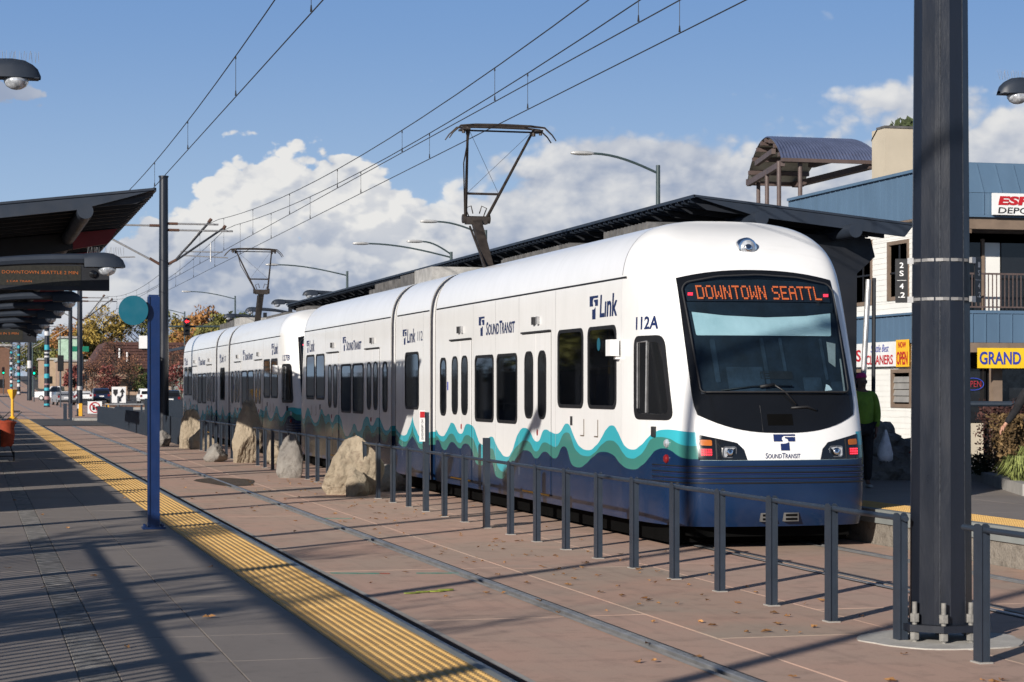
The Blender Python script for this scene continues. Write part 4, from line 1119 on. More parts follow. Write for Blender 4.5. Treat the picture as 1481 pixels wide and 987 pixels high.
            b = MB(); p = cf(.96, 1.35, 0); b.box(p.x - .025, p.x + .02, .91, 1.01, 1.29, 1.41); inst('charging_flap', b.mesh('charging_flap', M['bellows']), car, (0, 0, 0))
            for z_ in (1.22, 1.04):
                p = cf(.64, z_, 0); b = MB(); b.lathe([(.052, .01), (.052, -.012), (.035, -.03), (.0, -.034)], tuple(p), 16, 'x'); inst('marker_lamp', b.mesh('marker_lamp', M['lens'] if z_ > 1.1 else M['redlens'], None, smooth=30), car, (0, 0, 0))
            # side camera
            b = MB(); b.box(X - .14, X - .03, 2.02, 2.22, 2.26, 2.46); b.box(X - .06, X, 2.06, 2.14, 2.22, 2.27); cmesh = b.mesh('side_camera', M['white']); inst('side_camera', cmesh, car, (0, 0, 0))
    s0, s1 = 13.9, 15.11; window(s0, s1, 1.48, 2.52, .13)
    for q in (4.98, 6.93, 8.33, 9.78, 13.55, 15.4, L - 4.98, L - 6.93, L - 8.33, L - 9.78):
        b = MB(); b.box(X - .0012, X, q - .0025, q + .0025, 1.05 if q < 5 or q > 24 else .6, 3.19); inst('panel_joint', b.mesh('panel_joint', M['paintline']), car, (0, 0, 0))
    # things seen through the first passenger windows: nothing but a blue sticker
    b = MB(); b.lathe([(.07, 0), (.07, -.002)], (X - .006, 2.95, 2.42), 14, 'x', (1, 1.2)); inst('window_sticker', b.mesh('window_sticker', M['teal']), car, (0, 0, 0))
    b = MB(); b.box(X - .003, X, 11.56, 11.64, 1.83, 1.97); inst('pass_sticker', b.mesh('pass_sticker', M['blueink']), car, (0, 0, 0))
    # --- lettering of the near side
    sf = side_fn(.004)
    def logo_side(s_left, z0, h, wf=1.0):
        return st_logo(car, lambda a, c, d: (T2 + X - d, y0 + s_left - a, z0 + c), h, 'transit_emblem', wf)
    def tside(body, s_left, z0, w, h, **kw):
        return text_obj('side_lettering', body, M['navy'], car, lambda a, c: (T2 + X - .003, y0 + s_left - a, z0 + c), w, h, **kw)
    logo_side(3.36, 2.745, .30, 1.0); tside('Lınk', 2.92, 2.76, .74, .285, shear=.12, bold=.022)
    logo_side(9.40, 2.68, .30, 1.0); tside('SoundTransit', 8.92, 2.68, 1.76, .205, shear=.15, small=.82, bold=.018)
    logo_side(15.34, 2.665, .28, 1.0); tside('Lınk', 14.94, 2.69, .72, .25, shear=.12, bold=.012); tside(number, 14.02, 2.71, .42, .17)
    logo_side(21.75, 2.66, .30, 1.0); tside('SoundTransit', 21.3, 2.66, 1.76, .205, shear=.15, small=.82, bold=.018)
    logo_side(26.72, 2.70, .29, 1.0); tside('Lınk', 26.28, 2.72, .72, .27, shear=.12, bold=.012)
    def cabfn(a, c):
        s_ = 1.53 - a; z_ = 2.565 + c
        lo, hi = 0.0, 1.0
        for _ in range(22):
            m_ = (lo + hi) / 2
            if nose(-m_, z_).y < s_: lo = m_
            else: hi = m_
        p = nose(-hi, z_, .003); return (T2 + p.x, y0 + p.y, p.z)
    text_obj('unit_number', number + unit, M['navy'], car, cabfn, .55, .155, bold=.028, spacing=1.05)
    # --- front end
    zt = lambda x: 3.27 - .10 * (abs(x) / .95) ** 2.2
    zb = lambda x: 1.345 + .20 * (abs(x) / .95) ** 2.6
    xsn = [-1.03 + 2.06 * i / 24 for i in range(25)]
    poly = [(-.998, 1.80), (-.992, 2.6)] + [(x, zt(x)) for x in [-.98 + 1.96 * i / 20 for i in range(21)]] + [(.992, 2.6), (.998, 1.80), (.99, 1.66)] + [(x, zb(x)) for x in [.965 - 1.93 * i / 20 for i in range(21)]] + [(-.99, 1.66)]
    ws = nose_patch('windscreen_surround', poly, .008, M['blackgloss'], car)
    g0 = [(-.90, 1.80), (-.94, 3.02), (-.88, 3.09), (-.5, 3.16), (0, 3.185), (.5, 3.16), (.88, 3.09), (.94, 3.02), (.90, 1.80)]
    nose_patch('cab_interior', [(-.90, 1.79), (-.93, 2.87), (.93, 2.87), (.90, 1.79)], .014, M['interior'], ws, thick=.004)
    # items seen through the glass, and one painted reflection strip
    nose_patch('sun_blind', rpoly([(-.86, 2.47), (-.872, 2.76), (.87, 2.76), (.82, 2.47)], .02), .023, M['blind'], ws, thick=.004)
    nose_patch('blind_roller', [(-.90, 2.75), (-.92, 2.86), (.92, 2.86), (.90, 2.75), (.5, 2.705), (0, 2.685), (-.5, 2.705)], .029, M['interior'], ws, thick=.003)
    for x0, x1, z0, z1, mm in ((-.72, -.66, 1.92, 2.42, 'interior2'), (-.12, -.07, 1.86, 2.44, 'interior2'), (.12, .16, 2.05, 2.44, 'interior2'), (.64, .68, 1.95, 2.44, 'interior2'), (-.58, -.14, 1.81, 2.10, 'interior2'), (-.18, .22, 1.96, 2.05, 'darkcloth'), (.34, .58, 1.81, 1.98, 'interior2'), (.70, .86, 1.81, 1.93, 'interior2')):
        nose_patch('cab_fitting', rpoly([(x0, z0), (x1, z0), (x1, z1), (x0, z1)], .02), .0225, M[mm], ws, thick=.003)
    nose_patch('paper', [(.60, 1.82), (.70, 1.83), (.67, 1.88), (.63, 1.90)], .026, M['white'], ws, thick=.002)
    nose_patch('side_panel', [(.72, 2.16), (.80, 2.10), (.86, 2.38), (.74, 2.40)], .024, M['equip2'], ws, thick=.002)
    nose_patch('painted_reflection_strip', [(.855, 1.80), (.88, 1.80), (.90, 2.20), (.88, 2.20)], .024, M['equip2'], ws, thick=.002)  # pale strip laid in to stand for a reflection on the glass
    gl = nose_patch('windscreen_glass', rpoly(g0, .05), .056, M['windscreen'], ws, thick=.003)
    gk = MB()
    # rubber edge line of the glass
    rim = rpoly(g0, .05, 6)
    rp = [nose(xf_of(x, z), z, .052) for x, z in dens(rim)]; gk.path(rp + [rp[0]], .011, 6); inst('glass_seal', gk.mesh('glass_seal', M['bellows'], None, smooth='all'), ws, (0, 0, 0))
    # LED destination display
    disp = nose_patch('destination_display', [(-.90, 2.88), (-.91, 3.08), (-.5, 3.13), (0, 3.145), (.5, 3.13), (.91, 3.08), (.90, 2.88)], .020, M['interior'], ws, thick=.004)
    b = MB(); dot = .0196; x = -.775; ztop = 3.045
    for ch in sign_text:
        rows = FONT7[ch].split(); wch = len(rows[0])
        cols = []
        for r_ in range(7):
            for c_ in range(wch):
                if rows[r_][c_] == '1':
                    cx = x + c_ * dot * .92; cz = ztop - r_ * dot * 1.2
                    p0 = nose(xf_of(cx, cz), cz, .042)
                    hx, hz = dot * .40, dot * .52
                    pts = [nose(xf_of(cx + a_ * hx, cz + b_ * hz), cz + b_ * hz, .042) for a_, b_ in ((-1, -1), (1, -1), (1, 1), (-1, 1))]
                    b.add(pts, [(0, 1, 2, 3)])
        x += (wch + 1) * dot * .92 if ch != ' ' else 3.6 * dot * .92
    inst('led_text', b.mesh('led_text', M['signled'], None, fix=False), ws, (0, 0, 0))
    for x in (-.855, .845):
        p = nose(xf_of(x, 2.955), 2.955, .036); b = MB(); b.box(p.x - .03, p.x + .03, p.y - .004, p.y + .008, p.z - .017, p.z + .017); inst('red_marker', b.mesh('red_marker', M['redled']), ws, (0, 0, 0))
    # wiper
    b = MB(); wp = lambda x, z, o=.05: nose(xf_of(x, z), z, o)
    b.path([wp(.20, 1.66, .03), wp(.08, 1.80, .05), wp(-.05, 1.88, .06)], .012, 6); b.path([wp(-.68, 1.82, .045), wp(-.3, 1.865, .045), wp(.18, 1.87, .045)], .010, 6); b.path([wp(-.22, 1.86, .05), wp(-.05, 1.88, .06)], .02, 6)
    b.path([wp(.14, 1.63, .012), wp(.34, 1.64, .025), wp(.46, 1.60, .012)], .016, 6); inst('wiper', b.mesh('wiper', M['black'], None, smooth='all'), car, (0, 0, 0))
    nose_patch('intake_grille', [(-.17, 1.43), (-.17, 1.56), (.14, 1.56), (.14, 1.43)], .011, M['under'], car, thick=.003)
    b = MB(); p0, p1 = nose(xf_of(-.24, 1.36), 1.36, .009), nose(xf_of(-.24, 1.66), 1.66, .009); b.path([p0, p1], .003, 4); inst('panel_joint', b.mesh('panel_joint', M['bellows']), car, (0, 0, 0))
    # headlamp clusters
    for s in (-1, 1):
        fx = lambda pts: [(s * x, z) for x, z in pts]
        cl = nose_patch('lamp_cluster', fx([(.45, 1.04), (.485, 1.16), (.56, 1.235), (.78, 1.285), (.985, 1.33), (.99, 1.04)]), .006, M['blackgloss'], car)
        b = MB(); q = nose(xf_of(s * .655, 1.13), 1.13, .004)
        rr_ = rrect(-.085, .085, -.066, .066, .03, 4)
        fnq = lambda a_, c_, d_: (q.x + a_, q.y - d_ + abs(a_ + s * .7) * .02, q.z + c_)
        b.ring(rr_, inset(rr_, .010), fnq, 0, .03); h = inst('headlight', b.mesh('headlight', M['chrome'], None), cl, (0, 0, 0))
        b = MB(); b.prism(inset(rr_, .011), fnq, .004, .018); inst('headlight_lens', b.mesh('headlight_lens', M['lens']), cl, (0, 0, 0))
        b = MB(); b.lathe([(.045, -.028), (.03, -.034), (.0, -.037)], (q.x, q.y, q.z), 14, 'y'); inst('headlight_bulb', b.mesh('headlight_bulb', M['chrome'], None, smooth='all'), cl, (0, 0, 0))
        nose_patch('turn_signal', rpoly(fx([(.84, 1.20), (.96, 1.205), (.96, 1.27), (.84, 1.265)]), .015), .016, M['amber'], cl, thick=.009)
        nose_patch('tail_light', rpoly(fx([(.84, 1.085), (.965, 1.085), (.965, 1.17), (.84, 1.17)]), .015), .014, M['redlens'], cl, thick=.007)
        b = MB()
        for i in range(5):
            for j in range(3):
                x, z = s * (.856 + .0235 * i), 1.10 + .027 * j; p = nose(xf_of(x, z), z, .017); b.lathe([(.0082, .0), (.0082, -.006)], tuple(p), 6, 'y')
        inst('tail_leds', b.mesh('tail_leds', M['redled']), cl, (0, 0, 0))
        nose_patch('cluster_divider', fx([(.79, 1.05), (.805, 1.05), (.805, 1.275), (.79, 1.27)]), .012, M['bellows'], cl, thick=.006)
    # emblem and name on the white lip
    def nf(a, c, d=0): p = nose(xf_of(-.135 + a, 1.145 + c), 1.145 + c, .004 + d); return (T2 + p.x, y0 + p.y, p.z)
    st_logo(car, lambda a, c, d: nf(a + .015, c, d), .185, 'front_emblem', 1.18)
    def nf2(a, c): p = nose(xf_of(-.235 + a, 1.055 + c), 1.055 + c, .006); return (T2 + p.x, y0 + p.y, p.z)
    text_obj('front_lettering', 'SoundTransit', M['navy'], car, nf2, .43, .062, shear=.15, small=.82, bold=.006)
    # bumper grooves, steps, coupler flap
    for z_ in (.965, .895, .83):
        pts = [nose(-.955 + 1.91 * i / 40, z_, .001) for i in range(41)]; b = MB(); b.path(pts, .008, 5); inst('bumper_groove', b.mesh('bumper_groove', M['black'], None, smooth='all'), car, (0, 0, 0))
        pts = [nose(-.955 + 1.91 * i / 40, z_ - .018, .004) for i in range(41)]; b = MB(); b.path(pts, .006, 5); inst('bumper_rib', b.mesh('bumper_rib', M['navy'], None, smooth='all'), car, (0, 0, 0))
    pts = [nose(-.985 + 1.97 * i / 40, .775, .001) for i in range(41)]; b = MB(); b.path(pts, .010, 5); inst('skirt_joint', b.mesh('skirt_joint', M['black'], None, smooth='all'), car, (0, 0, 0))
    for s in (-1, 1):
        pts = [nose(s * .90, .77 - .5 * i / 6, .001) for i in range(7)]; b = MB(); b.path(pts, .008, 5); inst('skirt_joint', b.mesh('skirt_joint', M['black']), car, (0, 0, 0))
    for x in (-.26, .02):
        p = nose(xf_of(x, .38), .38, .0); b = MB(); b.box(p.x - .02, p.x + .16, p.y - .03, p.y + .02, .33, .43); b.mi(1); b.box(p.x + .0, p.x + .14, p.y - .036, p.y - .031, .345, .37); b.box(p.x + .0, p.x + .14, p.y - .036, p.y - .031, .39, .415); inst('foot_recess', b.mesh('foot_recess', [M['equip'], M['under']]), car, (0, 0, 0))
    b = MB(); b.box(-.95, .95, .35, 1.2, .14, .30); inst('pilot', b.mesh('pilot', M['under']), car, (0, 0, 0))
    # top headlight
    p = nose(0.0, 3.56, .0); n = (nose(0, 3.56, .1) - p).normalized(); b = MB()
    c0 = p + Vector((0, -.02, -.005)); b.lathe([(.125, .10), (.125, .0), (.115, -.03), (.095, -.035)], tuple(c0), 24, 'y'); tl = inst('top_headlight', b.mesh('top_headlight', M['chrome'], None, smooth=35), car, (0, 0, 0))
    b = MB(); b.lathe([(.094, -.03), (.088, -.044), (.0, -.05)], tuple(c0), 24, 'y'); inst('top_lens', b.mesh('top_lens', M['lens'], None, smooth='all'), tl, (0, 0, 0))
    b = MB(); b.lathe([(.05, -.0505), (.045, -.058), (.0, -.06)], tuple(c0 + Vector((.0, 0, -.005))), 16, 'y'); inst('top_bulb', b.mesh('top_bulb', M['chrome'], None, smooth='all'), tl, (0, 0, 0))
    # --- roof equipment
    def roofbox(s0, s1, x0, x1, h, m_, fins=True, nm='roof_unit'):
        b = MB(); b.box(x0, x1, s0, s1, 3.80, h)
        if fins:
            q = s0 + .1
            while q < s1 - .05:
                b.box(x0 - .012, x1 + .012, q, q + .03, h - .14, h + .015); q += .16
        inst(nm, b.mesh(nm, m_), car, (0, 0, 0))
    for rev in (False, True):
        for (a, c, x0, x1, h, mm) in ((4.3, 6.4, -.2, .9, 4.10, 'equip'), (7.9, 12.2, -.25, .9, 4.06, 'equip')):
            s0, s1 = rng(rev, a, c); roofbox(s0, s1, x0, x1, h, M[mm])
    roofbox(16.6, 18.2, -.5, .9, 4.20, M['equip2'], False); roofbox(18.3, 19.6, -.5, .9, 4.17, M['equip'], False); roofbox(19.8, 22.4, -.5, .9, 4.12, M['equip'])
    return car

def pantograph(car, sp, sk, sb):
    """pan head over sp, elbow over sk, foot at sb (distances from the nose)"""
    t = inst('pantograph', None, car, (0, 0, 0)) if False else None
    me = MB(); me.bar((0, sb, 3.95), (0, sk, 4.98), .17, .12); me.bar((-.12, sb - .25, 3.96), (-.12, sk, 4.86), .03, .03)
    pan = inst('pantograph', me.mesh('pantograph', M['panto']), car, (0, 0, 0))
    b = MB(); b.tube((-.22, sk, 5.0), (.22, sk, 5.0), .055, n=10); b.box(-.2, .2, sk - .08, sk + .08, 4.90, 5.03); b.tube((-.26, sk, 5.0), (-.2, sk, 5.0), .085, n=12); b.tube((.2, sk, 5.0), (.26, sk, 5.0), .085, n=12)
    for s in (-1, 1):
        b.path([(s * .14, sk, 5.05), (s * .20, sk, 5.2), (s * .10, sk - .02, 5.24), (s * .06, sk, 5.1)], .012, 5)
    inst('knuckle', b.mesh('knuckle', M['panto'], None, smooth=40), pan, (0, 0, 0))
    b = MB()
    for s in (-1, 1):
        b.tube((s * .20, sk, 5.02), (s * .60, sp, 6.44), .030, .022, n=8); 
    u = .28; b.tube((-.20 - .4 * u, sk + (sp - sk) * u, 5.02 + 1.42 * u), (.20 + .4 * u, sk + (sp - sk) * u, 5.02 + 1.42 * u), .022, n=8)
    b.path([(-.56, sp, 6.42), (-.52, sp + (sk - sp) * .35, 5.9), (-.22, sk, 5.05)], .012, 6)
    inst('upper_frame', b.mesh('upper_frame', M['panto'], None, smooth=40), pan, (0, 0, 0))
    b = MB(); b.tube((-.58, sp, 6.42), (.30, sk + (sp - sk) * .28, 5.42), .004, n=4); b.tube((.58, sp, 6.42), (-.30, sk + (sp - sk) * .28, 5.42), .004, n=4); inst('stay_wire', b.mesh('stay_wire', M['panto']), pan, (0, 0, 0))
    for dy in (-.16, .16):
        b = MB()
        pts = [(-.97, sp + dy, 6.24), (-.90, sp + dy, 6.34), (-.76, sp + dy, 6.465), (-.5, sp + dy, 6.485), (0, sp + dy, 6.492), (.5, sp + dy, 6.485), (.76, sp + dy, 6.465), (.90, sp + dy, 6.34), (.97, sp + dy, 6.24)]
        b.path(pts, [.011, .013, .018, .024, .026, .024, .018, .013, .011], 6); inst('collector_strip', b.mesh('collector_strip', M['panto'], None, smooth=40), pan, (0, 0, 0))
    b = MB(); b.tube((-.62, sp, 6.40), (.62, sp, 6.40), .016, n=8)
    for s in (-1, 1):
        b.box(s * .66 - .07, s * .66 + .07, sp - .18, sp + .18, 6.40, 6.43); b.tube((s * .60, sp, 6.33), (s * .60, sp, 6.46), .035, n=8); b.tube((s * .70, sp - .1, 6.34), (s * .70, sp - .1, 6.42), .03, n=8)
    inst('head_frame', b.mesh('head_frame', M['panto'], None, smooth=40), pan, (0, 0, 0))

N1, N2 = 22.2, 51.55
car1 = make_car(N1, '112', 'A', 'leading white train car with teal waves, lit destination sign and 112A on its cab', 'DOWNTOWN SEATTL')
pantograph(car1, 35.4 - N1, 37.25 - N1, 36.2 - N1)
car2 = make_car(N2, '127', 'B', 'second white train car behind the leading one, 127B on its cab, mostly in shade', 'DOWNTOWN SEATTL')
pantograph(car2, 68.6 - N2, 66.7 - N2, 67.7 - N2)
b = MB(); b.box(-1.1, 1.1, 0, .3, .45, .8); o = b.build('coupler', M['under']); o.location = (T2, N1 + L + .04, 0); tag(o, 'black coupler joining the two train cars', 'coupler')

# ================================================================== STATION FURNITURE
def frame_fn(o, ax, ay, az):
    o, ax, ay, az = Vector(o), Vector(ax), Vector(ay), Vector(az)
    return lambda a, b, c=0: tuple(o + ax * a + ay * b + az * c)

# blue post with the round teal sign
bp = empty('platform_post', (1.87, 22.35, PZ), 'blue square post on the near platform carrying a round teal sign', 'sign post')
b = MB(); cx_, cy_ = 1.87, 22.35
b.box(cx_ - .052, cx_ + .052, cy_ - .035, cy_ + .035, PZ, 2.86); b.box(cx_ - .062, cx_ - .045, cy_ - .048, cy_ + .048, PZ, 2.84); b.box(cx_ + .045, cx_ + .062, cy_ - .048, cy_ + .048, PZ, 2.84)
b.build('post', M['blue_post'], bp)
b = MB(); b.box(cx_ - .12, cx_ + .12, cy_ - .10, cy_ + .10, PZ, PZ + .022)
for i in (-1, 1):
    for j in (-1, 1): b.tube((cx_ + i * .09, cy_ + j * .07, PZ + .02), (cx_ + i * .09, cy_ + j * .07, PZ + .05), .014, n=6)
b.build('foot_plate', M['blue_post'], bp)
fd = frame_fn((1.655, 22.30, 2.69), (math.cos(TH), -math.sin(TH), 0), (0, 0, 1), (-math.sin(TH), -math.cos(TH), 0))
b = MB(); b.prism([(.158 * math.cos(6.2832 * i / 48), .158 * math.sin(6.2832 * i / 48)) for i in range(48)], fd, -.008, .008); b.build('round_sign', M['teal'], bp)
b = MB(); b.box(1.74, 1.84, 22.33, 22.37, 2.60, 2.78); b.build('bracket', M['blue_post'], bp)

# platform canopies: butterfly roofs on columns
def canopy(xe, sgn, y0, y1, zp, label, zt=4.80, wid=4.6, slope=.118, slim=False):
    root = empty('platform_canopy', (xe + sgn * 2.6, y0, zp), label, 'canopy', 'station canopies')
    X_ = lambda w: xe + sgn * w
    Z_ = lambda w: zt - slope * w
    # ribbed deck: profile along Y
    prof = []; y = y0; p = .305
    while y < y1 - .01:
        prof += [(y, 0), (y + .17, 0), (y + .20, -.055), (y + .28, -.055)]; y += p
    b = MB(); n = len(prof)
    b.grid(n, 2, lambda i, j: (X_((0, wid)[j]), prof[i][0], Z_((0, wid)[j]) + prof[i][1]))
    b.grid(n, 2, lambda i, j: (X_((0, wid)[j]), prof[i][0], Z_((0, wid)[j]) + prof[i][1] + .012))
    b.build('ribbed_deck', M['roof_dark'], root, fix=False)
    for y, d in ((y0, -1), (y1, 1)):
        b = MB(); fn = lambda w, z, dd: (X_(w), dd, z)
        b.prism([(-.02, Z_(-.02) + .05), (wid, Z_(wid) + .05), (wid, Z_(wid) + .015), (-.02, Z_(-.02) + .015)], fn, y - .05 * 1, y + .05)
        b.prism([(.03, Z_(.03) + .014), (wid, Z_(wid) + .014), (wid - .15, Z_(wid) - .17), (1.1, Z_(1.1) - .17), (.4, Z_(.4) - .055)], fn, y - .03, y + .03)
        b.build('gable_fascia', M['roof_dark'], root)
    b = MB(); b.prism([(y0 - .05, zt + .05), (y1 + .05, zt + .05), (y1 + .05, zt + .0), (y0 - .05, zt + .0)], lambda a, c, d: (d, a, c), X_(-.03), X_(.0)); b.build('edge_trim', M['roof_dark'], root)
    for w in (1.02, 2.62):
        b = MB(); b.tube((X_(w), y0 - .30, Z_(w) - .22), (X_(w), y1 + .30, Z_(w) - .22), .115, n=18); b.build('pipe_beam', M['roof_dark'], root, smooth=40)
    y = y0 + .1
    while y < y1:
        b = MB(); fn = lambda w, z, dd: (X_(w), dd, z)
        b.prism([(.05, Z_(.05) - .06), (wid - .1, Z_(wid - .1) - .06), (wid - .1, Z_(wid - .1) - .14), (.25, Z_(.25) - .15)], fn, y, y + .04); b.build('purlin', M['steel_dark'], root); y += .762
    y = y0 + 5.4
    while y < y1 - 1:
        fn = lambda w, z, dd: (X_(w), dd, z)
        b = MB(); we = wid - .08; b.prism([(.95, Z_(.95) - .14), (we, Z_(we) - .12), (we, Z_(we) - .25), (we - .12, Z_(we) - .50), (2.3, Z_(2.3) - .58), (.95, Z_(.95) - .42)], fn, y - .06, y + .06); b.build('rafter', M['steel_dark'], root)
        if sgn < 0: b = MB(); b.prism([(.18, Z_(.18) - .14), (.94, Z_(.94) - .14), (.94, Z_(.94) - .42), (.34, Z_(.34) - .38)], fn, y - .05, y + .05); b.build('red_bracket', M['red_panel'], root)
        y += 6.1
    y = y0 + 1.2
    while y < y1:
        b = MB(); b.box(X_(2.6) - .14, X_(2.6) + .14, y - .14, y + .14, zp, Z_(2.6) - .30); b.box(X_(2.6) - .22, X_(2.6) + .22, y - .22, y + .22, zp, zp + .04); b.build('column', M['steel_dark'], root); y += 8.3
    return root
can1 = canopy(2.62, -1, 31.2, 74.4, PZ, 'dark ribbed canopy with red brackets over the near platform', wid=3.0)
can2 = canopy(11.0, 1, 30.8, 74.4, FPZ, 'long dark ribbed canopy behind the train on the far platform', zt=4.86, wid=3.75, slope=.10)
can0 = canopy(1.9, -1, 79, 86.6, PZ, 'farther short dark canopy of the near platform', zt=4.6, wid=3.0)
# dark shelter walls under the far canopy
wl_ = empty('windscreen_wall', (13.4, 31.3, FPZ), 'dark windscreen wall below the near end of the far canopy', 'shelter')
fn = lambda a, c, d: (a, d, c)
b = MB(); b.prism([(12.35, FPZ + .05), (14.0, FPZ + .05), (14.02, 3.74), (14.34, 4.02), (14.26, 4.32), (12.2, 4.42), (12.3, 3.5)], fn, 31.35, 31.5); b.build('end_panel', M['steel_dark'], wl_)
b = MB(); b.box(13.9, 13.98, 32, 40, 1.0, 3.4); b.build('rear_panel', M['steel_dark'], wl_)
b = MB(); b.tube((13.84, 30.9, .42), (14.02, 30.9, 3.62), .045, n=10); o = b.build('slanted_pole', M['galv'], loc=(13.84, 30.9, .42)); tag(o, 'pale slanted metal pole leaning beside the far shelter, right of the train', 'pole')
b = MB(); b.tube((14.12, 30.95, .42), (14.14, 30.95, 3.65), .035, n=8); o = b.build('slim_post', M['steel_dark'], loc=(14.12, 30.95, .42)); tag(o, 'thin black post right of the pale slanted pole', 'post')

# passenger information boards hung under the near canopy
def info_board(y, x1, z1, w, h, lines, label, sc=1.0, hang=.9):
    t = empty('information_board', (x1 - w / 2, y, z1 + h), label, 'sign board', 'hanging departure boards')
    b = MB(); b.box(x1 - w, x1, y, y + .16, z1, z1 + h); b.build('housing', M['steel_dark'], t)
    b = MB(); b.box(x1 - w + .05, x1 - .38 * sc, y - .006, y - .001, z1 + .06 * sc, z1 + h - .03 * sc); s = b.build('screen', mat('board_screen', (.018, .017, .012), .5, 0, .3, 30), t)
    for xh in (x1 - .5, x1 - w + .4):
        if hang: b = MB(); b.tube((xh, y + .08, z1 + h), (xh, y + .08, z1 + h + hang), .02); b.build('hanger', M['steel_dark'], t)
    for body, ax, az, ww, hh in lines:
        text_obj('led_line', body, M['boardled'], s, lambda a, c: (x1 - w + ax + a, y - .010, z1 + az + c), ww, hh, bold=-.012)
    b = MB(); b.lathe([(.055, 0), (.05, -.03), (.0, -.05)], (x1 - .22 * sc, y - .002, z1 + h * .62), 12, 'y'); b.build('speaker_dome', M['blackgloss'], t, smooth=30)
    return t
info_board(28.6, 1.80, 3.19, 3.2, .36, [('DOWNTOWN SEATTLE 2 MIN', 1.78, .215, 1.0, .042), ('2 CAR TRAIN', 1.84, .10, .33, .026)], 'black hanging board with orange lettering, the nearest one', hang=0)
info_board(60, 1.75, 3.16, 3.2, .38, [('NEXT TRAIN IN 5 MIN', 1.6, .22, 1.1, .06)], 'smaller looking black hanging board with orange lettering, farther down the platform')

# platform lamps: long curved arm with a hooded head
def lamp(tip, dirx, arm, pole_x=None, zp=PZ, label='', spikes=True, group='hooded lamps along the platforms'):
    """tip = outer end of the hood; the arm runs away in the direction -dirx"""
    x, y, z = tip
    root = empty('platform_lamp', (pole_x if pole_x is not None else x - dirx * arm, y, zp), label, 'lamp', group)
    prof = [(0, -.06), (.02, .0), (.07, .075), (.16, .135), (.28, .155), (.42, .145), (.52, .13), (.52, -.02), (.06, -.055)]
    b = MB()
    hw = .13
    for k in range(6):
        pass
    n = 9
    rows = []
    for i in range(n):
        q = math.pi * i / (n - 1); rows.append((math.cos(q) * hw, math.sin(q) ** .6 if 0 < i < n - 1 else 0))
    us = [0, .03, .08, .16, .28, .42, .54]; top = [.0, .07, .115, .155, .17, .165, .15]; wd = [.35, .62, .82, .97, 1, .95, .8]
    b.grid(len(us), n, lambda i, j: (x - dirx * us[i], y + rows[j][0] * wd[i], z - .03 + (top[i] + .03) * rows[j][1]))
    b.box(x - dirx * .52, x - dirx * .02, y - hw * .75, y + hw * .75, z - .035, z - .025)
    b.build('hood', M['roof_dark'], root, smooth=40)
    b = MB(); b.lathe([(.125, 0), (.12, -.035), (.095, -.075), (.05, -.10), (0, -.11)], (x - dirx * .24, y, z - .035), 16); b.build('lens', M['lens'], root, smooth='all')
    b = MB(); pts = [(x - dirx * (.50 + (arm - .5) * k / 10), y, z + .075 - .20 * (k / 10) ** 2.2) for k in range(11)]
    b.path(pts, [.075 - .002 * k for k in range(11)], 8); b.build('arm', M['roof_dark'], root, smooth=40)
    if pole_x is not None:
        b = MB(); b.box(pole_x - .08, pole_x + .08, y - .08, y + .08, zp, z + .22); b.build('pole', M['steel_dark'], root)
    if spikes:
        b = MB()
        for k in range(16):
            u = .02 + .032 * k
            for s in (-1, 1): b.tube((x - dirx * u, y, z + .13), (x - dirx * (u + rnd.uniform(-.03, .02)), y + s * .05, z + .24), .0015, n=3, caps=False)
        b.build('bird_spikes', M['galv'], root)
    return root
lamp((.66, 21.2, 4.98), 1, 2.0, -1.6, PZ, 'hooded lamp high at the left edge of the view')
lamp((1.97, 28.0, 3.50), 1, 2.6, -.7, PZ, 'hooded lamp with bird spikes just above the nearest departure board')
for k, y in enumerate((39.2, 43.8, 48.5, 53.2, 57.8, 62.4)):
    lamp((1.97, y, 3.50), 1, 2.4, -.5, PZ, 'hooded lamp under the near canopy, number ' + str(k + 2) + ' in the receding row' if False else ['first', 'second', 'third', 'fourth', 'fifth', 'last'][k] + ' hooded lamp of the receding row under the near canopy', spikes=False)
lamp((11.42, 21.6, 5.28), -1, 2.2, 13.4, FPZ, 'hooded lamp high at the right edge of the view')
for k, y in enumerate((73.0, 81.0, 89.0, 97.0)):
    lamp((11.35, y, 5.2), -1, 2.1, 13.3, FPZ, ['nearest', 'second', 'third', 'farthest'][k] + ' hooded lamp beyond the end of the far canopy', spikes=False)

# yellow marker post and gate fence at the end of the near platform
yb = empty('marker_post', (1.85, 102.4, PZ), 'yellow post with a cone head at the end of the near platform', 'bollard')
b = MB(); b.lathe([(.24, 0), (.24, .05), (.12, .12), (.07, .16), (.07, 1.05)], (1.85, 102.4, PZ), 12); b.build('post', M['yellow_paint'], yb)
b = MB(); b.lathe([(.08, 1.0), (.22, 1.32), (.24, 1.42), (.2, 1.45)], (1.85, 102.4, PZ), 4); b.build('head', M['yellow_paint'], yb)
ef = empty('end_fence', (-.5, 102.8, PZ), 'short dark picket fence across the end of the near platform', 'fence')
pk = MB(); pk.box(-.04, .04, -.02, .02, 0, 1.1); pkm = pk.mesh('picket', M['blue_post'])
for i in range(16): inst('picket', pkm, ef, (-1.5 + .21 * i, 0, 0))
MB().box(-2.0, 1.75, 102.78, 102.82, PZ + 1.08, PZ + 1.14).build('rail', M['post'], ef)

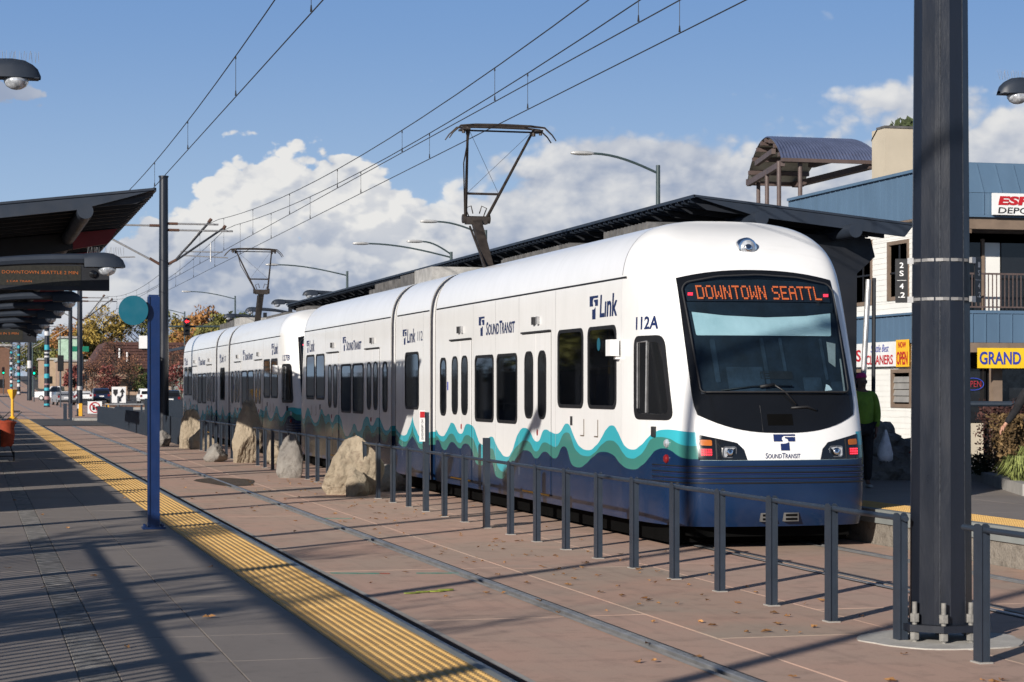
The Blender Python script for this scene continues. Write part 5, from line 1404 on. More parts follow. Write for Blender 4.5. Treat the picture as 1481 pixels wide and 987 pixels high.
# railings and objects behind the far platform
fr = empty('platform_railing', (13.95, 29.4, FPZ), 'dark railing at the back of the far platform behind the sculpture and hedge', 'railing')
b = MB(); b.path([(14.35, 29.4, FPZ), (14.35, 29.4, 1.55), (14.5, 29.35, 1.62), (18.5, 28.2, 1.62)], .045, 8); b.build('top_rail', M['post'], fr)
for i in range(3): MB().box(14.6 + 1.5 * i - .07, 14.6 + 1.5 * i + .07, 29.3 - .4 * i - .07, 29.3 - .4 * i + .07, FPZ, 1.6).build('post', M['post'], fr)
b = MB(); b.box(14.5, 14.9, 29.28, 29.36, 1.28, 1.58); b.build('panel', M['post'], fr)
rub = empty('rubble_sculpture', (14.0, 30.2, FPZ), 'pile of blue grey stone lumps behind the green jacket person', 'sculpture')
from mathutils import noise as mnoise
for k, (x, y, z, r) in enumerate([(13.62, 30.3, .55, .34), (14.0, 30.5, .62, .42), (14.3, 30.2, .52, .3), (13.75, 30.5, 1.0, .30), (14.1, 30.6, 1.1, .27), (13.95, 30.1, .50, .22), (14.42, 30.6, .75, .35)]):
    bm = bmesh.new(); bmesh.ops.create_icosphere(bm, subdivisions=3, radius=r)
    for v in bm.verts:
        n = mnoise.fractal(v.co * 5 + Vector((k * 3, 0, 0)), .9, 2.1, 4); v.co *= 1 + n * .5; v.co.z *= .85
    me = bpy.data.meshes.new('stone_lump'); bm.to_mesh(me); bm.free(); me.materials.append(M['rock_grey']); inst('stone_lump', me, rub, (x - 14.0, y - 30.2, z - FPZ))
ib = empty('grey_cabinet', (13.9, 30.9, FPZ), 'blue grey cabinet top above the stone pile', 'cabinet')
b = MB(); b.box(13.72, 14.18, 30.8, 31.1, 1.05, 1.46); b.build('body', mat('cabinet_paint', (.10, .12, .16), .6), ib); b = MB(); b.box(13.70, 13.95, 30.78, 31.1, 1.462, 1.52); b.build('lid', M['post'], ib)
# folded red cloth hanging on the railing
b = MB(); pts = [(0, .95), (.10, .88), (.16, .3), (.12, .0), (-.06, .12), (-.18, .02), (-.22, .18), (-.12, .55), (-.05, .85)]
b.grid(9, 9, lambda i, j: (14.12 + (-.24 + .4 * (j / 8) * 1.0) * (1 - .62 * i / 8) + .10 * i / 8 + .03 * math.sin(j * 1.7 + i), 29.0 + .04 * math.sin(j * 2.2), FPZ + .45 + .55 * i / 8 - (0.06 * math.sin(j * 1.3) if i == 0 else 0)))
b.grid(9, 9, lambda i, j: (14.12 + (-.24 + .4 * (j / 8) * 1.0) * (1 - .62 * i / 8) + .10 * i / 8 + .03 * math.sin(j * 1.7 + i), 29.12 + .04 * math.sin(j * 2.2), FPZ + .45 + .55 * i / 8))
o = b.build('red_umbrella', M['red_cloth'], loc=(14.12, 29.05, FPZ + .45)); tag(o, 'folded red umbrella leaning left of the thick foreground pole', 'umbrella')

# planter with hedge and long grass
pl = empty('planter', (15.2, 28.0, FPZ), 'low concrete planter kerb under the dark red hedge', 'planter')
b = MB(); b.bar((13.66, 25.0, FPZ + .08), (15.9, 31.3, FPZ + .08), .16, .16); b.build('kerb', M['kerb'], pl)
def leaf_cloud(name, m_, n, cfn, size, loc, stretch=1.0, seed=1):
    rr = random.Random(seed); b = MB()
    for _ in range(n):
        c = Vector(cfn(rr)); a = Vector((rr.gauss(0, 1), rr.gauss(0, 1), rr.gauss(0, 1))).normalized(); d = a.cross(Vector((rr.gauss(0, 1), rr.gauss(0, 1), rr.gauss(0, 1)))).normalized()
        s = size * rr.uniform(.6, 1.4); b.add([c - a * s, c + d * s * .45 , c + a * s * stretch, c - d * s * .45], [(0, 1, 2, 3)])
    return b.build(name, m_, loc=loc, fix=False)
def hedge_pt(y0, y1, w, z1):
    def f(rr):
        y = rr.uniform(y0, y1); x = 15.75 + (y - 30.7) * .356 + .12 + rr.uniform(0, w)
        top = z1 * (.86 + .10 * math.sin(x * 5) * math.cos(y * 4) + .08 * math.sin(y * 9))
        return (x, y, FPZ + .05 + top * (1 - rr.random() ** 1.8))
    return f
hd = empty('hedge', (15.4, 27.6, FPZ), 'dark red leaved hedge right of the thick foreground pole', 'hedge')
o = leaf_cloud('foliage', M['hedge'], 15000, hedge_pt(27.0, 31.2, 1.9, 1.22), .035, (0, 0, 0), seed=4); o.parent = hd; o.location = (-15.4, -27.6, -FPZ)
hb = MB()
for i in range(40): y = rnd.uniform(27.1, 31); x = 15.95 + (y - 30.7) * .356 + rnd.uniform(0, 1.6); hb.tube((x, y, FPZ), (x + rnd.uniform(-.2, .2), y + rnd.uniform(-.2, .2), FPZ + .9), .012, .004, n=4)
hb.build('stems', M['bark'], hd)
def grass_clump(x, y, r, h, n, m_, label, seed):
    rr = random.Random(seed); b = MB()
    for _ in range(n):
        q = rr.uniform(0, 6.283); d = Vector((math.cos(q), math.sin(q), 0)); l = h * rr.uniform(.6, 1.15); w = .008 * rr.uniform(.8, 1.8); side = Vector((-d.y, d.x, 0)) * w
        p0 = Vector((x, y, FPZ)) + d * rr.uniform(0, r * .3); sp = rr.uniform(.3, 1.0) * r * 1.3
        pts = [p0, p0 + d * sp * .3 + Vector((0, 0, l * .65)), p0 + d * sp * .75 + Vector((0, 0, l * .9)), p0 + d * sp * 1.15 + Vector((0, 0, l * .62))]
        vs = []
        for i, p in enumerate(pts): k = (1, 1, .7, .05)[i]; vs += [p - side * k, p + side * k]
        b.add(vs, [(0, 1, 3, 2), (2, 3, 5, 4), (4, 5, 7, 6)])
    o = b.build('grass_clump', m_, loc=(x, y, FPZ), fix=False); return tag(o, label, 'plant', 'planting in the far platform planter')
grass_clump(14.12, 26.1, .24, .50, 600, M['grassy'], 'sunlit long grass clump at the right edge by the kerb', 3)
grass_clump(14.45, 26.2, .30, .62, 500, M['grassy'], 'second long grass clump, mostly beyond the right edge', 5)
o = leaf_cloud('shrub', mat('reddish_green_foliage', (.09, .035, .022), .8, 0, .6, 4, col2=(.16, .10, .04)), 2500, lambda rr: (14.50 + rr.gauss(0, .14), 27.0 + rr.gauss(0, .2), FPZ + .35 + rr.uniform(0, .72)), .035, (14.45, 26.9, FPZ), seed=9); tag(o, 'reddish green nandina shrub above the long grass at the right edge', 'shrub')
tiny = leaf_cloud('weed', M['grassdark'], 900, lambda rr: (15.0 + rr.gauss(0, .1), 28.9 + rr.gauss(0, .1), FPZ + .12 + rr.uniform(0, .3)), .03, (15.0, 28.9, FPZ), seed=19); tag(tiny, 'small green weed at the foot of the dark hedge', 'plant')

# ================================================================== PEOPLE
def skin_mesh(name, verts, edges, radii, m_, parent, sub=2, root=0):
    me = bpy.data.meshes.new(name); me.from_pydata([tuple(v) for v in verts], edges, []); me.materials.append(m_)
    o = bpy.data.objects.new(name, me); COL.objects.link(o); o.parent = parent
    sk = o.modifiers.new('skin', 'SKIN'); sk.use_smooth_shade = True
    lay = me.skin_vertices[0] if me.skin_vertices else None
    if lay is None:
        bm = bmesh.new(); bm.from_mesh(me); bm.verts.layers.skin.verify(); bm.to_mesh(me); bm.free(); lay = me.skin_vertices[0]
    for i, r in enumerate(radii):
        lay.data[i].radius = r if isinstance(r, tuple) else (r, r); lay.data[i].use_root = (i == root)
    if sub: s = o.modifiers.new('sub', 'SUBSURF'); s.levels = sub; s.render_levels = sub
    dg = bpy.context.evaluated_depsgraph_get(); m2 = bpy.data.meshes.new_from_object(o.evaluated_get(dg)); o.modifiers.clear(); m2.name = name
    old = o.data; o.data = m2; bpy.data.meshes.remove(old)
    if not m2.materials: m2.materials.append(m_)
    m2.polygons.foreach_set('use_smooth', [True] * len(m2.polygons))
    return o
class Sk:
    def __init__(s): s.v = []; s.e = []; s.r = []
    def p(s, co, r, to=None):
        s.v.append(Vector(co)); s.r.append(r); i = len(s.v) - 1
        if to is not None: s.e.append((to, i))
        return i
def hand(s, w, d, side, curl=.6):
    """w = wrist index; d = direction of the hand (mostly downward); side = sideways axis across the palm"""
    d = Vector(d).normalized(); sd_ = Vector(side).normalized(); nrm = d.cross(sd_)
    base = s.v[w]; palm = s.p(base + d * .055, (.020, .030), w); end = s.p(base + d * .085, (.017, .030), palm)
    for k, (o_, l_) in enumerate(((-.028, .062), (-.010, .072), (.009, .067), (.027, .052))):
        a = s.p(base + d * .092 + sd_ * o_, .0088, end); c = s.p(s.v[a] + d * l_ * .45 + nrm * .006 * curl, .0080, a); e = s.p(s.v[c] + d * l_ * .32 + nrm * .022 * curl, .0074, c); s.p(s.v[e] + d * l_ * .16 + nrm * .024 * curl, .0062, e)
    t = s.p(base + d * .045 - sd_ * .034, .0105, palm); t2 = s.p(s.v[t] + d * .028 - sd_ * .014 + nrm * .010, .0095, t); s.p(s.v[t2] + d * .026 + nrm * .012, .008, t2)
def person(x, y, z, H, face, label, skin, arms, legs, jacket, trousers, shoe, hat=None, hair=None, bulk=1.0):
    """arms: for each side (elbow offset, wrist offset) from the shoulder in body axes (right, forward, up); legs: (knee, ankle) offsets from the hip"""
    P = empty('person', (x, y, z), label, 'person'); k = H / 1.72
    c, s_ = math.cos(face), math.sin(face)
    B = lambda r, f, u: Vector((c * r - s_ * f, s_ * r + c * f, u)) * k
    S = Sk(); pel = S.p(B(0, 0, .93), (.15 * k, .11 * k)); wa = S.p(B(0, 0, 1.08), (.13 * k, .10 * k), pel); ch = S.p(B(0, .01, 1.26), (.155 * k, .115 * k), wa); up = S.p(B(0, 0, 1.40), (.10 * k, .08 * k), ch); nk = S.p(B(0, .0, 1.47), .052 * k, up); hd0 = S.p(B(0, .012, 1.545), (.068 * k, .078 * k), nk); hd1 = S.p(B(0, .012, 1.62), (.075 * k, .092 * k), hd0); S.p(B(0, 0, 1.68), (.055 * k, .065 * k), hd1)
    J = Sk(); jp = J.p(B(0, 0, .90), (.185 * k * bulk, .145 * k * bulk)); jw = J.p(B(0, 0, 1.07), (.17 * k * bulk, .135 * k * bulk), jp); jc = J.p(B(0, .01, 1.25), (.185 * k * bulk, .14 * k * bulk), jw); ju = J.p(B(0, 0, 1.39), (.12 * k, .095 * k), jc); J.p(B(0, 0, 1.475), .068 * k, ju)
    T = Sk(); tp = T.p(B(0, 0, .95), (.165 * k, .125 * k)); F = []
    for i, sgn in enumerate((-1, 1)):
        sh = B(sgn * .19, 0, 1.385); e = sh + B(*arms[i][0]) - B(0, 0, 0); w = sh + B(*arms[i][1])
        a = S.p(B(sgn * .12, 0, 1.385), .07 * k, up); a = S.p(sh, .056 * k, a); m_ = S.p(e, .040 * k, a); wi = S.p(w, .027 * k, m_); hand(S, wi, w - e, B(0, 1, 0) * sgn * -1 if abs((w - e).normalized().z) > .5 else B(0, 0, 1))
        a = J.p(B(sgn * .12, 0, 1.38), .09 * k, ju); a = J.p(sh, .078 * k * bulk, a); m_ = J.p(e, .060 * k * bulk, a); J.p(e + (w - e) * .94, .044 * k * bulk, m_)
        hp = B(sgn * .095, 0, .90); kn = hp + B(*legs[i][0]); an = hp + B(*legs[i][1])
        a = S.p(hp, .085 * k, pel); a = S.p(kn, .055 * k, a); a = S.p(an, .038 * k, a); S.p(an + B(0, .10, -.045), (.038 * k, .026 * k), a)
        a = T.p(hp, .105 * k, tp); a = T.p((hp + kn) / 2, .092 * k, a); a = T.p(kn, .073 * k, a); T.p(an + B(0, 0, .02), .062 * k, a); F.append(an)
    skin_mesh('body', S.v, S.e, S.r, skin, P, 2)
    skin_mesh('jacket', J.v, J.e, J.r, jacket, P, 2); skin_mesh('trousers', T.v, T.e, T.r, trousers, P, 2)
    for an in F:
        q = Sk(); a = q.p(an + B(0, -.05, -.045), (.042, .036)); a = q.p(an + B(0, .06, -.05), (.046, .032), a); q.p(an + B(0, .16, -.06), (.040, .022), a); skin_mesh('shoe', q.v, q.e, q.r, shoe, P, 2)
    # face
    fb = MB()
    for sgn in (-1, 1):
        p = B(sgn * .030, .096, 1.60); fb.lathe([(.0, -.008), (.009, -.004), (.009, .004), (0, .008)], tuple(p), 8)
    fb.mi(1); p0, p1 = B(0, .095, 1.60), B(0, .118, 1.562); fb.tube(p0, p1, .008, .015, n=6)
    fb.mi(0); fb.tube(B(-.022, .094, 1.535), B(.022, .094, 1.535), .005, n=5)
    o = fb.mesh('face', [M['black'], skin]); inst('face', o, P, (0, 0, 0))
    eb = MB()
    for sgn in (-1, 1): p = B(sgn * .078, .0, 1.59); eb.lathe([(.0, -.028), (.012, -.015), (.014, .012), (0, .028)], tuple(p), 8)
    inst('ears', eb.mesh('ears', skin), P, (0, 0, 0))
    if hat:
        q = Sk(); a = q.p(B(0, -.008, 1.625), (.088, .102)); a = q.p(B(0, -.012, 1.68), (.085, .095), a); q.p(B(0, -.018, 1.735), (.055, .062), a); skin_mesh('knit_hat', q.v, q.e, q.r, hat, P, 2)
    if hair:
        q = Sk(); a = q.p(B(0, -.03, 1.57), (.078, .07)); a = q.p(B(0, -.02, 1.65), (.083, .085), a); q.p(B(0, -.01, 1.70), (.06, .07), a); skin_mesh('hair', q.v, q.e, q.r, hair, P, 2)
    return P
pg = person(12.46, 27.7, FPZ, 1.66, R(178), 'person in bright green jacket and magenta knit hat standing right of the train front', M['skin_dark'],
       [((-.05, .02, -.28), (-.02, .06, -.50)), ((.06, .03, -.28), (.0, .10, -.46))], [((.0, .03, -.42), (0, .0, -.82)), ((.0, .02, -.42), (.0, -.06, -.82))], M['jacket'], M['darkcloth'], M['equip2'], hat=M['magenta'], bulk=1.12)
b = MB()
nb = 14; prof = [(.015, .46), (.03, .42), (.055, .34), (.095, .22), (.115, .10), (.10, .02), (.05, .0)]
b.grid(len(prof), nb + 1, lambda i, j: (12.80 + prof[i][0] * 1.0 * math.cos(6.2832 * j / nb) * (1 + .14 * math.sin(5 * j + i)), 27.62 + prof[i][0] * .75 * math.sin(6.2832 * j / nb), .80 + prof[i][1] + .01 * math.sin(3 * j)))
o = b.build('shopping_bag', M['plastic_bag'], loc=(12.80, 27.62, .80), smooth='all'); tag(o, 'thin white plastic bag hanging from the green jacket person\'s hand', 'bag')
person(14.40, 26.05, FPZ, 1.74, R(-15), 'person in a black sleeved jacket cut off by the right edge of the view', M['skin'],
       [((-.12, .04, -.26), (-.26, .08, -.46)), ((.05, -.03, -.28), (.08, .05, -.52))], [((.0, .14, -.40), (0, .26, -.80)), ((.0, -.02, -.42), (.0, -.22, -.78))], M['darkcloth'], M['jeans'], M['darkcloth'], hair=M['darkcloth'])

# orange shopping trolley at the left edge
tr = empty('shopping_trolley', (.62, 43.9, PZ), 'orange cloth shopping trolley on two wheels at the left edge of the platform', 'trolley')
b = MB(); prof = [(0.15, .30), (.19, .36), (.21, .55), (.22, .72), (.24, .80), (.17, .84)]; nb = 12
b.grid(len(prof), nb + 1, lambda i, j: (.62 + prof[i][0] * math.cos(6.2832 * j / nb) * (1 + .08 * math.sin(3 * j + i * 2)), 43.9 + prof[i][0] * .8 * math.sin(6.2832 * j / nb), PZ + prof[i][1] + .012 * math.sin(4 * j)))
b.add([(.62 + .17 * math.cos(6.2832 * j / nb), 43.9 + .14 * math.sin(6.2832 * j / nb), PZ + .83) for j in range(nb)], [tuple(range(nb))]); b.build('bag', M['orange_cloth'], tr, smooth=50)
for dx in (-.16, .20):
    b = MB(); b.lathe([(.085, -.018), (.10, -.015), (.10, .015), (.085, .018)], (.62 + dx, 43.85, PZ + .10), 16, 'x'); b.build('wheel', M['black'], tr)
b = MB()
for p0, p1 in (((.46, 43.85, PZ + .1), (.52, 43.9, PZ + .40)), ((.82, 43.85, PZ + .1), (.72, 43.9, PZ + .40)), ((.46, 43.85, PZ + .1), (.82, 43.85, PZ + .1)), ((.50, 43.9, PZ + .8), (.74, 43.9, PZ + 1.02)), ((.76, 43.9, PZ + .8), (.98, 43.9, PZ + 1.02)), ((.95, 43.9, PZ + 1.03), (.82, 43.9, PZ + 1.03))): b.tube(p0, p1, .013, n=6)
b.build('frame', M['black'], tr)
b = MB(); b.lathe([(.0, -.13), (.12, -.08), (.14, .06), (.08, .14), (0, .15)], (.36, 43.9, PZ + .78), 12); o = b.build('pink_bundle', mat('dark_pink_cloth', (.20, .01, .06), .9), loc=(.36, 43.9, PZ + .65), smooth='all'); tag(o, 'dark pink bundle at the left edge beside the orange trolley', 'bag')
b = MB(); b.box(.10, .55, 43.3, 43.9, PZ + .30, PZ + .66); b.tube((.2, 43.4, PZ), (.2, 43.4, PZ + .3), .02); b.tube((.5, 43.4, PZ), (.5, 43.4, PZ + .3), .02); o = b.build('dark_bench', M['steel_dark'], loc=(.3, 43.6, PZ)); tag(o, 'dark bench end at the left edge behind the trolley wheels', 'bench')

# ================================================================== BUILDING ON THE RIGHT
BX = 26.0
bd = empty('shop_building', (BX, 58, -.1), 'two storey shop building with white siding and blue metal bands behind the far platform', 'building')
def siding(b, fn, a0, a1, z0, z1, step=.16, t=.012):
    z = z0
    while z < z1 - .001:
        zz = min(z + step, z1)
        b.prism([(t, z), (0.0, zz), (-.05, zz), (-.05, z)], lambda d, zc, a: fn(a, zc, d), a0, a1); z = zz
fs = lambda a, z, d: (BX - d, a, z)                      # wall facing the track
SIDE0, SIDE1 = 53.4, 63.2
b = MB()
def wall_with_holes(b, fn, a0, a1, z0, z1, holes, siding_=True):
    zs_ = sorted({z0, z1} | {h[2] for h in holes} | {h[3] for h in holes})
    for za, zb_ in zip(zs_, zs_[1:]):
        cuts = sorted((h[0], h[1]) for h in holes if h[2] <= za and h[3] >= zb_); a = a0
        for c0, c1 in cuts + [(a1, a1)]:
            if c0 > a: siding(b, fn, a, c0, za, zb_)
            a = max(a, c1)
W_UP = [(54.5, 55.95, 4.42, 6.15), (57.0, 58.5, 4.35, 6.3), (60.5, 61.8, 4.4, 6.2)]
W_DN = [(54.35, 55.7, 1.30, 2.42), (57.7, 59.2, 1.05, 2.45)]
wall_with_holes(b, fs, SIDE0, SIDE1, 4.03, 6.66, W_UP); b.build('upper_siding', M['siding'], bd)
b = MB(); wall_with_holes(b, fs, SIDE0, SIDE1, -.1, 3.14, W_DN); b.build('lower_siding', M['siding'], bd)
MB().box(BX + .05, BX + 14, SIDE0 + .1, SIDE1, -.1, 7.6).build('core_wall', M['trim'], bd)
def shop_window(fn, a0, a1, z0, z1, louvre=False, mull=True):
    b = MB(); f = .11; ff = lambda a, z, d: fn(a, z, d)
    b.ring([(a0, z0), (a1, z0), (a1, z1), (a0, z1)], [(a0 + f, z0 + f), (a1 - f, z0 + f), (a1 - f, z1 - f), (a0 + f, z1 - f)], ff, -.08, .035)
    w = b.build('window', M['trim'], bd)
    b = MB(); b.prism([(a0 + f, z0 + f), (a1 - f, z0 + f), (a1 - f, z1 - f), (a0 + f, z1 - f)], ff, -.10, -.05); b.build('pane', M['darkglass'], w)
    b = MB()
    if louvre:
        z = z0 + f + .05
        while z < z1 - f - .1: b.prism([(.0, z), (-.045, z + .17), (-.05, z + .17), (-.015, z)], lambda d, zc, a: fn(a, zc, d), a0 + f, a1 - f); z += .19
        b.build('blind_slats', M['louvre'], w)
    elif mull:
        am = (a0 + a1) / 2; zm = z0 + (z1 - z0) * .45
        b.prism([(am - .03, z0 + f), (am + .03, z0 + f), (am + .03, z1 - f), (am - .03, z1 - f)], ff, -.05, -.02); b.prism([(a0 + f, zm), (a1 - f, zm), (a1 - f, zm + .05), (a0 + f, zm + .05)], ff, -.05, -.015); b.build('mullion', M['black'], w)
for h in W_UP: shop_window(fs, *h)
shop_window(fs, *W_DN[0], louvre=True); shop_window(fs, *W_DN[1])
def seam_panels(name, fn, a0, a1, z0, z1, w, d0, lean=0.0, m_='bluemetal'):
    a = a0
    while a < a1 - .02:
        c = min(a + w, a1)
        b = MB(); b.prism([(a + .004, z0), (c - .004, z0), (c - .004, z1), (a + .004, z1)], lambda p, z, d: fn(p, z, d + d0 - lean * (z - z0)), 0, .03)
        b.prism([(c - .018, z0), (c + .010, z0), (c + .010, z1), (c - .018, z1)], lambda p, z, d: fn(p, z, d + d0 - lean * (z - z0)), .03, .06)
        b.build(name, M[m_], bd); a = c
seam_panels('parapet_panel', fs, SIDE0, SIDE1, 6.68, 7.98, .40, .10)
MB().box(BX - .22, BX + .1, SIDE0, SIDE1, 7.985, 8.07).build('parapet_cap', M['bluemetal'], bd)
MB().box(BX - .14, BX - .02, SIDE0, SIDE1, 6.62, 6.676).build('parapet_trim', M['trim'], bd)
seam_panels('band_panel', fs, SIDE0, SIDE1, 3.16, 3.96, .40, .05)
MB().box(BX - .16, BX + .02, SIDE0, SIDE1, 3.965, 4.025).build('band_cap', M['bluemetal'], bd)
MB().box(BX + .3, BX + 1.2, SIDE1 - .1, SIDE1 + .5, 6.8, 8.05).build('beige_corner', M['beige'], bd)
# part facing the platform end: balcony over a shop front
PYB = 52.2
fp = lambda a, z, d: (a, PYB - d, z)
RX0, RX1 = 25.95, 36
seam_panels('mansard_panel', fp, RX0, RX1, 7.28, 8.12, .56, .10, lean=.5)
seam_panels('fascia_panel', fp, RX0, RX1, 6.66, 7.27, .56, .10)
MB().box(RX0, RX1, PYB + .3, PYB + .42, 8.0, 8.16).build('roof_cap', M['bluemetal'], bd)
MB().box(RX0, RX1, PYB - .16, PYB + .02, 6.60, 6.655).build('eave_trim', M['bluemetal'], bd)
MB().box(RX0 - .02, RX1, PYB - .06, PYB + .1, 6.28, 6.598).build('header_beam', M['trim'], bd)
b = MB(); b.box(RX0 + .55, RX1, PYB + 1.3, PYB + 1.4, 4.0, 6.27); bw = b.build('balcony_wall', M['trim'], bd)
MB().box(RX0 - .03, RX0 + .16, PYB - .05, PYB + 1.3, 4.03, 6.278).build('corner_post', M['trim'], bd)
for a0, a1 in ((26.75, 27.72), (28.35, 29.6)):
    MB().box(a0, a1, PYB + 1.26, PYB + 1.298, 4.05, 6.0).build('balcony_glass', M['darkglass'], bd)
MB().box(27.80, 28.3, PYB + 1.25, PYB + 1.297, 4.05, 6.0).build('balcony_siding', M['siding'], bd)
MB().box(27.72, 27.80, PYB + 1.20, PYB + 1.3, 4.05, 6.1).build('door_jamb', M['trim'], bd)
br = MB(); br.box(26.4, 36, PYB + .05, PYB + .09, 5.02, 5.07); br.box(26.4, 36, PYB + .05, PYB + .09, 4.10, 4.14); brl = br.build('balcony_rail', M['brownsteel'], bd)
bal = MB().box(-.012, .012, -.012, .012, 0, .885).mesh('baluster', M['brownsteel'])
a = 26.45
while a < 33: inst('baluster', bal, bd, (a - BX, PYB + .07 - 58, 4.137 + .1)); a += .125
seam_panels('band_panel', fp, RX0, RX1, 3.13, 3.93, .40, .06)
MB().box(RX0, RX1, PYB - .12, PYB + .1, 3.935, 4.02).build('band_cap', M['bluemetal'], bd)
MB().box(RX0, RX1, PYB - .10, PYB + .1, 2.86, 3.125).build('shop_beam', M['trim'], bd)
MB().box(RX0 + .2, RX1, PYB + 1.0, PYB + 1.1, -.1, 2.855).build('shop_wall', M['black'], bd)
for a0, a1 in ((26.5, 27.68), (28.05, 29.5)): MB().box(a0, a1, PYB + .9, PYB + .96, .9, 2.5).build('shop_glass', M['darkglass'], bd)
for a in (27.70, 29.6): MB().box(a, a + .28, PYB + .5, PYB + .75, -.1, 2.858).build('brown_column', M['trim'], bd)
MB().box(26.62, 27.55, PYB + .80, PYB + .85, -.1, .88).build('low_panel', M['beige'], bd)
MB().box(26.66, 26.70, PYB + .84, PYB + .88, .9, 2.6).build('window_bar', M['galv'], bd)
# signs
def banner(name, label, fn, a0, a1, z0, z1, m_, texts, cat='banner', th=.02):
    root = empty(name, fn((a0 + a1) / 2, z0, 0), label, cat)
    b = MB(); b.prism([(a0, z0), (a1, z0), (a1, z1), (a0, z1)], fn, 0, th); b.build('sheet', m_, root)
    for body, ta, tz, w, h, mk, kw in texts:
        text_obj('lettering', body, M[mk], root, lambda a, c: fn(ta + (a if name != 'cleaners_banner' else -a), tz + c, th + .012), w, h, **kw)
    return root
fsb = lambda a, z, d: (BX - .13 - d, a, z)
banner('cleaners_banner', 'white shop banner with red letters reading CLEANERS under the blue band', fsb, 55.10, 57.25, 2.50, 3.22, M['whiteban'],
       [('Seattle Best', 56.8, 2.93, 1.25, .22, 'blueink', dict(shear=.35)), ('CLEANERS', 57.12, 2.56, 1.85, .28, 'redink', dict(bold=.02))])
banner('cleaners_banner', 'yellow banner reading NOW OPEN next to the white cleaners banner', fsb, 54.25, 55.08, 2.48, 3.26, M['orangeban'],
       [('NOW', 54.92, 3.03, .52, .17, 'redink', dict(bold=.02)), ('OPEN', 55.02, 2.54, .72, .38, 'redink', dict(bold=.02))])
banner('cleaners_banner', 'white banner piece with a red letter, half hidden by the train front', fsb, 57.30, 58.6, 2.50, 3.2, M['whiteban'], [('S', 57.85, 2.66, .35, .36, 'redink', dict(bold=.02))])
fpb = lambda a, z, d: (a, PYB - .13 - d, z)
banner('yellow_banner', 'yellow banner with blue letters reading GRAND OPENING at the right edge', fpb, 26.88, 31.2, 2.42, 2.98, M['yellowban'], [('GRAND OPENING', 26.93, 2.52, 2.95, .36, 'blueink', dict(bold=.025))])
fpe = lambda a, z, d: (a, PYB - .20 - d, z)
banner('white_shop_sign', 'white sign with red slanted letters above black ones on the blue roof band', fpe, 27.28, 29.6, 6.66, 7.26, M['whiteban'], [('ESPN', 27.42, 6.93, 1.45, .25, 'redink', dict(bold=.05, shear=.12)), ('DEPORTES', 27.42, 6.70, 1.75, .17, 'blackink', dict(bold=.008, shear=.1))], 'sign', .10)
fn_ = lambda a, z, d: (a, PYB + .86 - d, z)
ns = empty('neon_sign', (27.2, PYB + .85, 2.0), 'dim red and blue neon OPEN sign in the shop window', 'sign')
text_obj('neon_text', 'OPEN', M['neonred'], ns, lambda a, c: fn_(27.0 + a, 1.90 + c, .02), .50, .17, bold=-.012)
b = MB(); b.path([fn_(27.25 + .33 * math.cos(6.2832 * i / 24), 1.98 + .17 * math.sin(6.2832 * i / 24), .02) for i in range(25)], .010, 5); b.build('neon_ring', M['neonblue'], ns)

# vaulted roof shelter on the building roof
vt = empty('vaulted_shelter', (26.0, 63.6, 7.6), 'corrugated vaulted shelter roof on brown posts behind the blue parapet', 'roof shelter')
VY0, VY1, VZ, VR = 63.6, 70.3, 9.42, 1.10
VX0, VX1 = 25.75, 29.35
def vault(q, r=0):          # q 0..1 across
    return (VY0 + (VY1 - VY0) * q, VZ + (VR + r) * math.sin(math.pi * q) ** .75 if 0 < q < 1 else VZ)
nx = 120
b = MB(); b.grid(nx, 17, lambda i, j: (VX0 + 1.4 * (j / 16) + (VX1 - VX0 - 1.4 * (j / 16)) * i / (nx - 1), vault(j / 16)[0], vault(j / 16)[1] + (.022 if (i // 2) % 2 else -.022))); b.build('corrugated_roof', [M['vault']], vt, fix=False)
b = MB(); b.grid(2, 17, lambda i, j: (VX0 + .01 + 1.4 * (j / 16) + (VX1 - VX0 - 1.4 * (j / 16)) * i, vault(j / 16)[0], vault(j / 16)[1] - .05)); b.build('roof_lining', M['vaultin'], vt, fix=False)
for k in range(8):
    q = .06 + k * .125; y, z = vault(q); MB().box(VX0 - .03 + 1.4 * q, VX1, y - .06, y + .06, z - .20, z - .06).build('purlin', M['brownsteel'], vt)
for x in (VX0 + .05, VX0 + 3.2, VX1 - .3):
    e_ = 1.4 if x < VX0 + 1 else 0
    b = MB(); b.bar((x, VY0, VZ - .14), (x + e_, VY1, VZ - .14), .14, .2); b.bar((x + .2 * e_, VY0 + 1.5, VZ + .42), (x + .8 * e_, VY1 - 1.5, VZ + .42), .14, .18); b.build('tie_beam', M['brownsteel'], vt)
MB().box(VX0 - .02, VX1, VY0 - .1, VY0 - .0, VZ - .10, VZ + .02).build('eave_beam', M['brownsteel'], vt); MB().box(VX0 + 1.38, VX1, VY1, VY1 + .1, VZ - .20, VZ + .02).build('eave_beam', M['brownsteel'], vt)
for x, y in ((25.75, 63.8), (26.4, 66.5), (27.3, 69.6), (26.5, 63.8)): b = MB(); b.tube((x, y, 7.0), (x, y, VZ - .06), .075, n=10); b.build('post', M['brownsteel'], vt)
tw = empty('beige_tower', (29, 61.5, 7.6), 'plain beige rooftop block right of the vaulted shelter', 'building')
b = MB(); b.box(28.25, 30.3, 61.0, 62.0, 7.0, 10.2); b.build('wall', M['beige'], tw)
b = MB(); b.box(28.22, 30.33, 60.96, 61.6, 10.2, 10.27); b.bar((29.3, 61.55, 10.24), (29.3, 62.05, 9.9), 2.1, .07); b.build('coping', M['equip'], tw)
# lower wall that carries the shelter, out of sight behind the parapet
MB().box(BX + .4, BX + 14, SIDE1 + .02, 72, -.1, 7.0).build('rear_wall', M['beige'], bd)

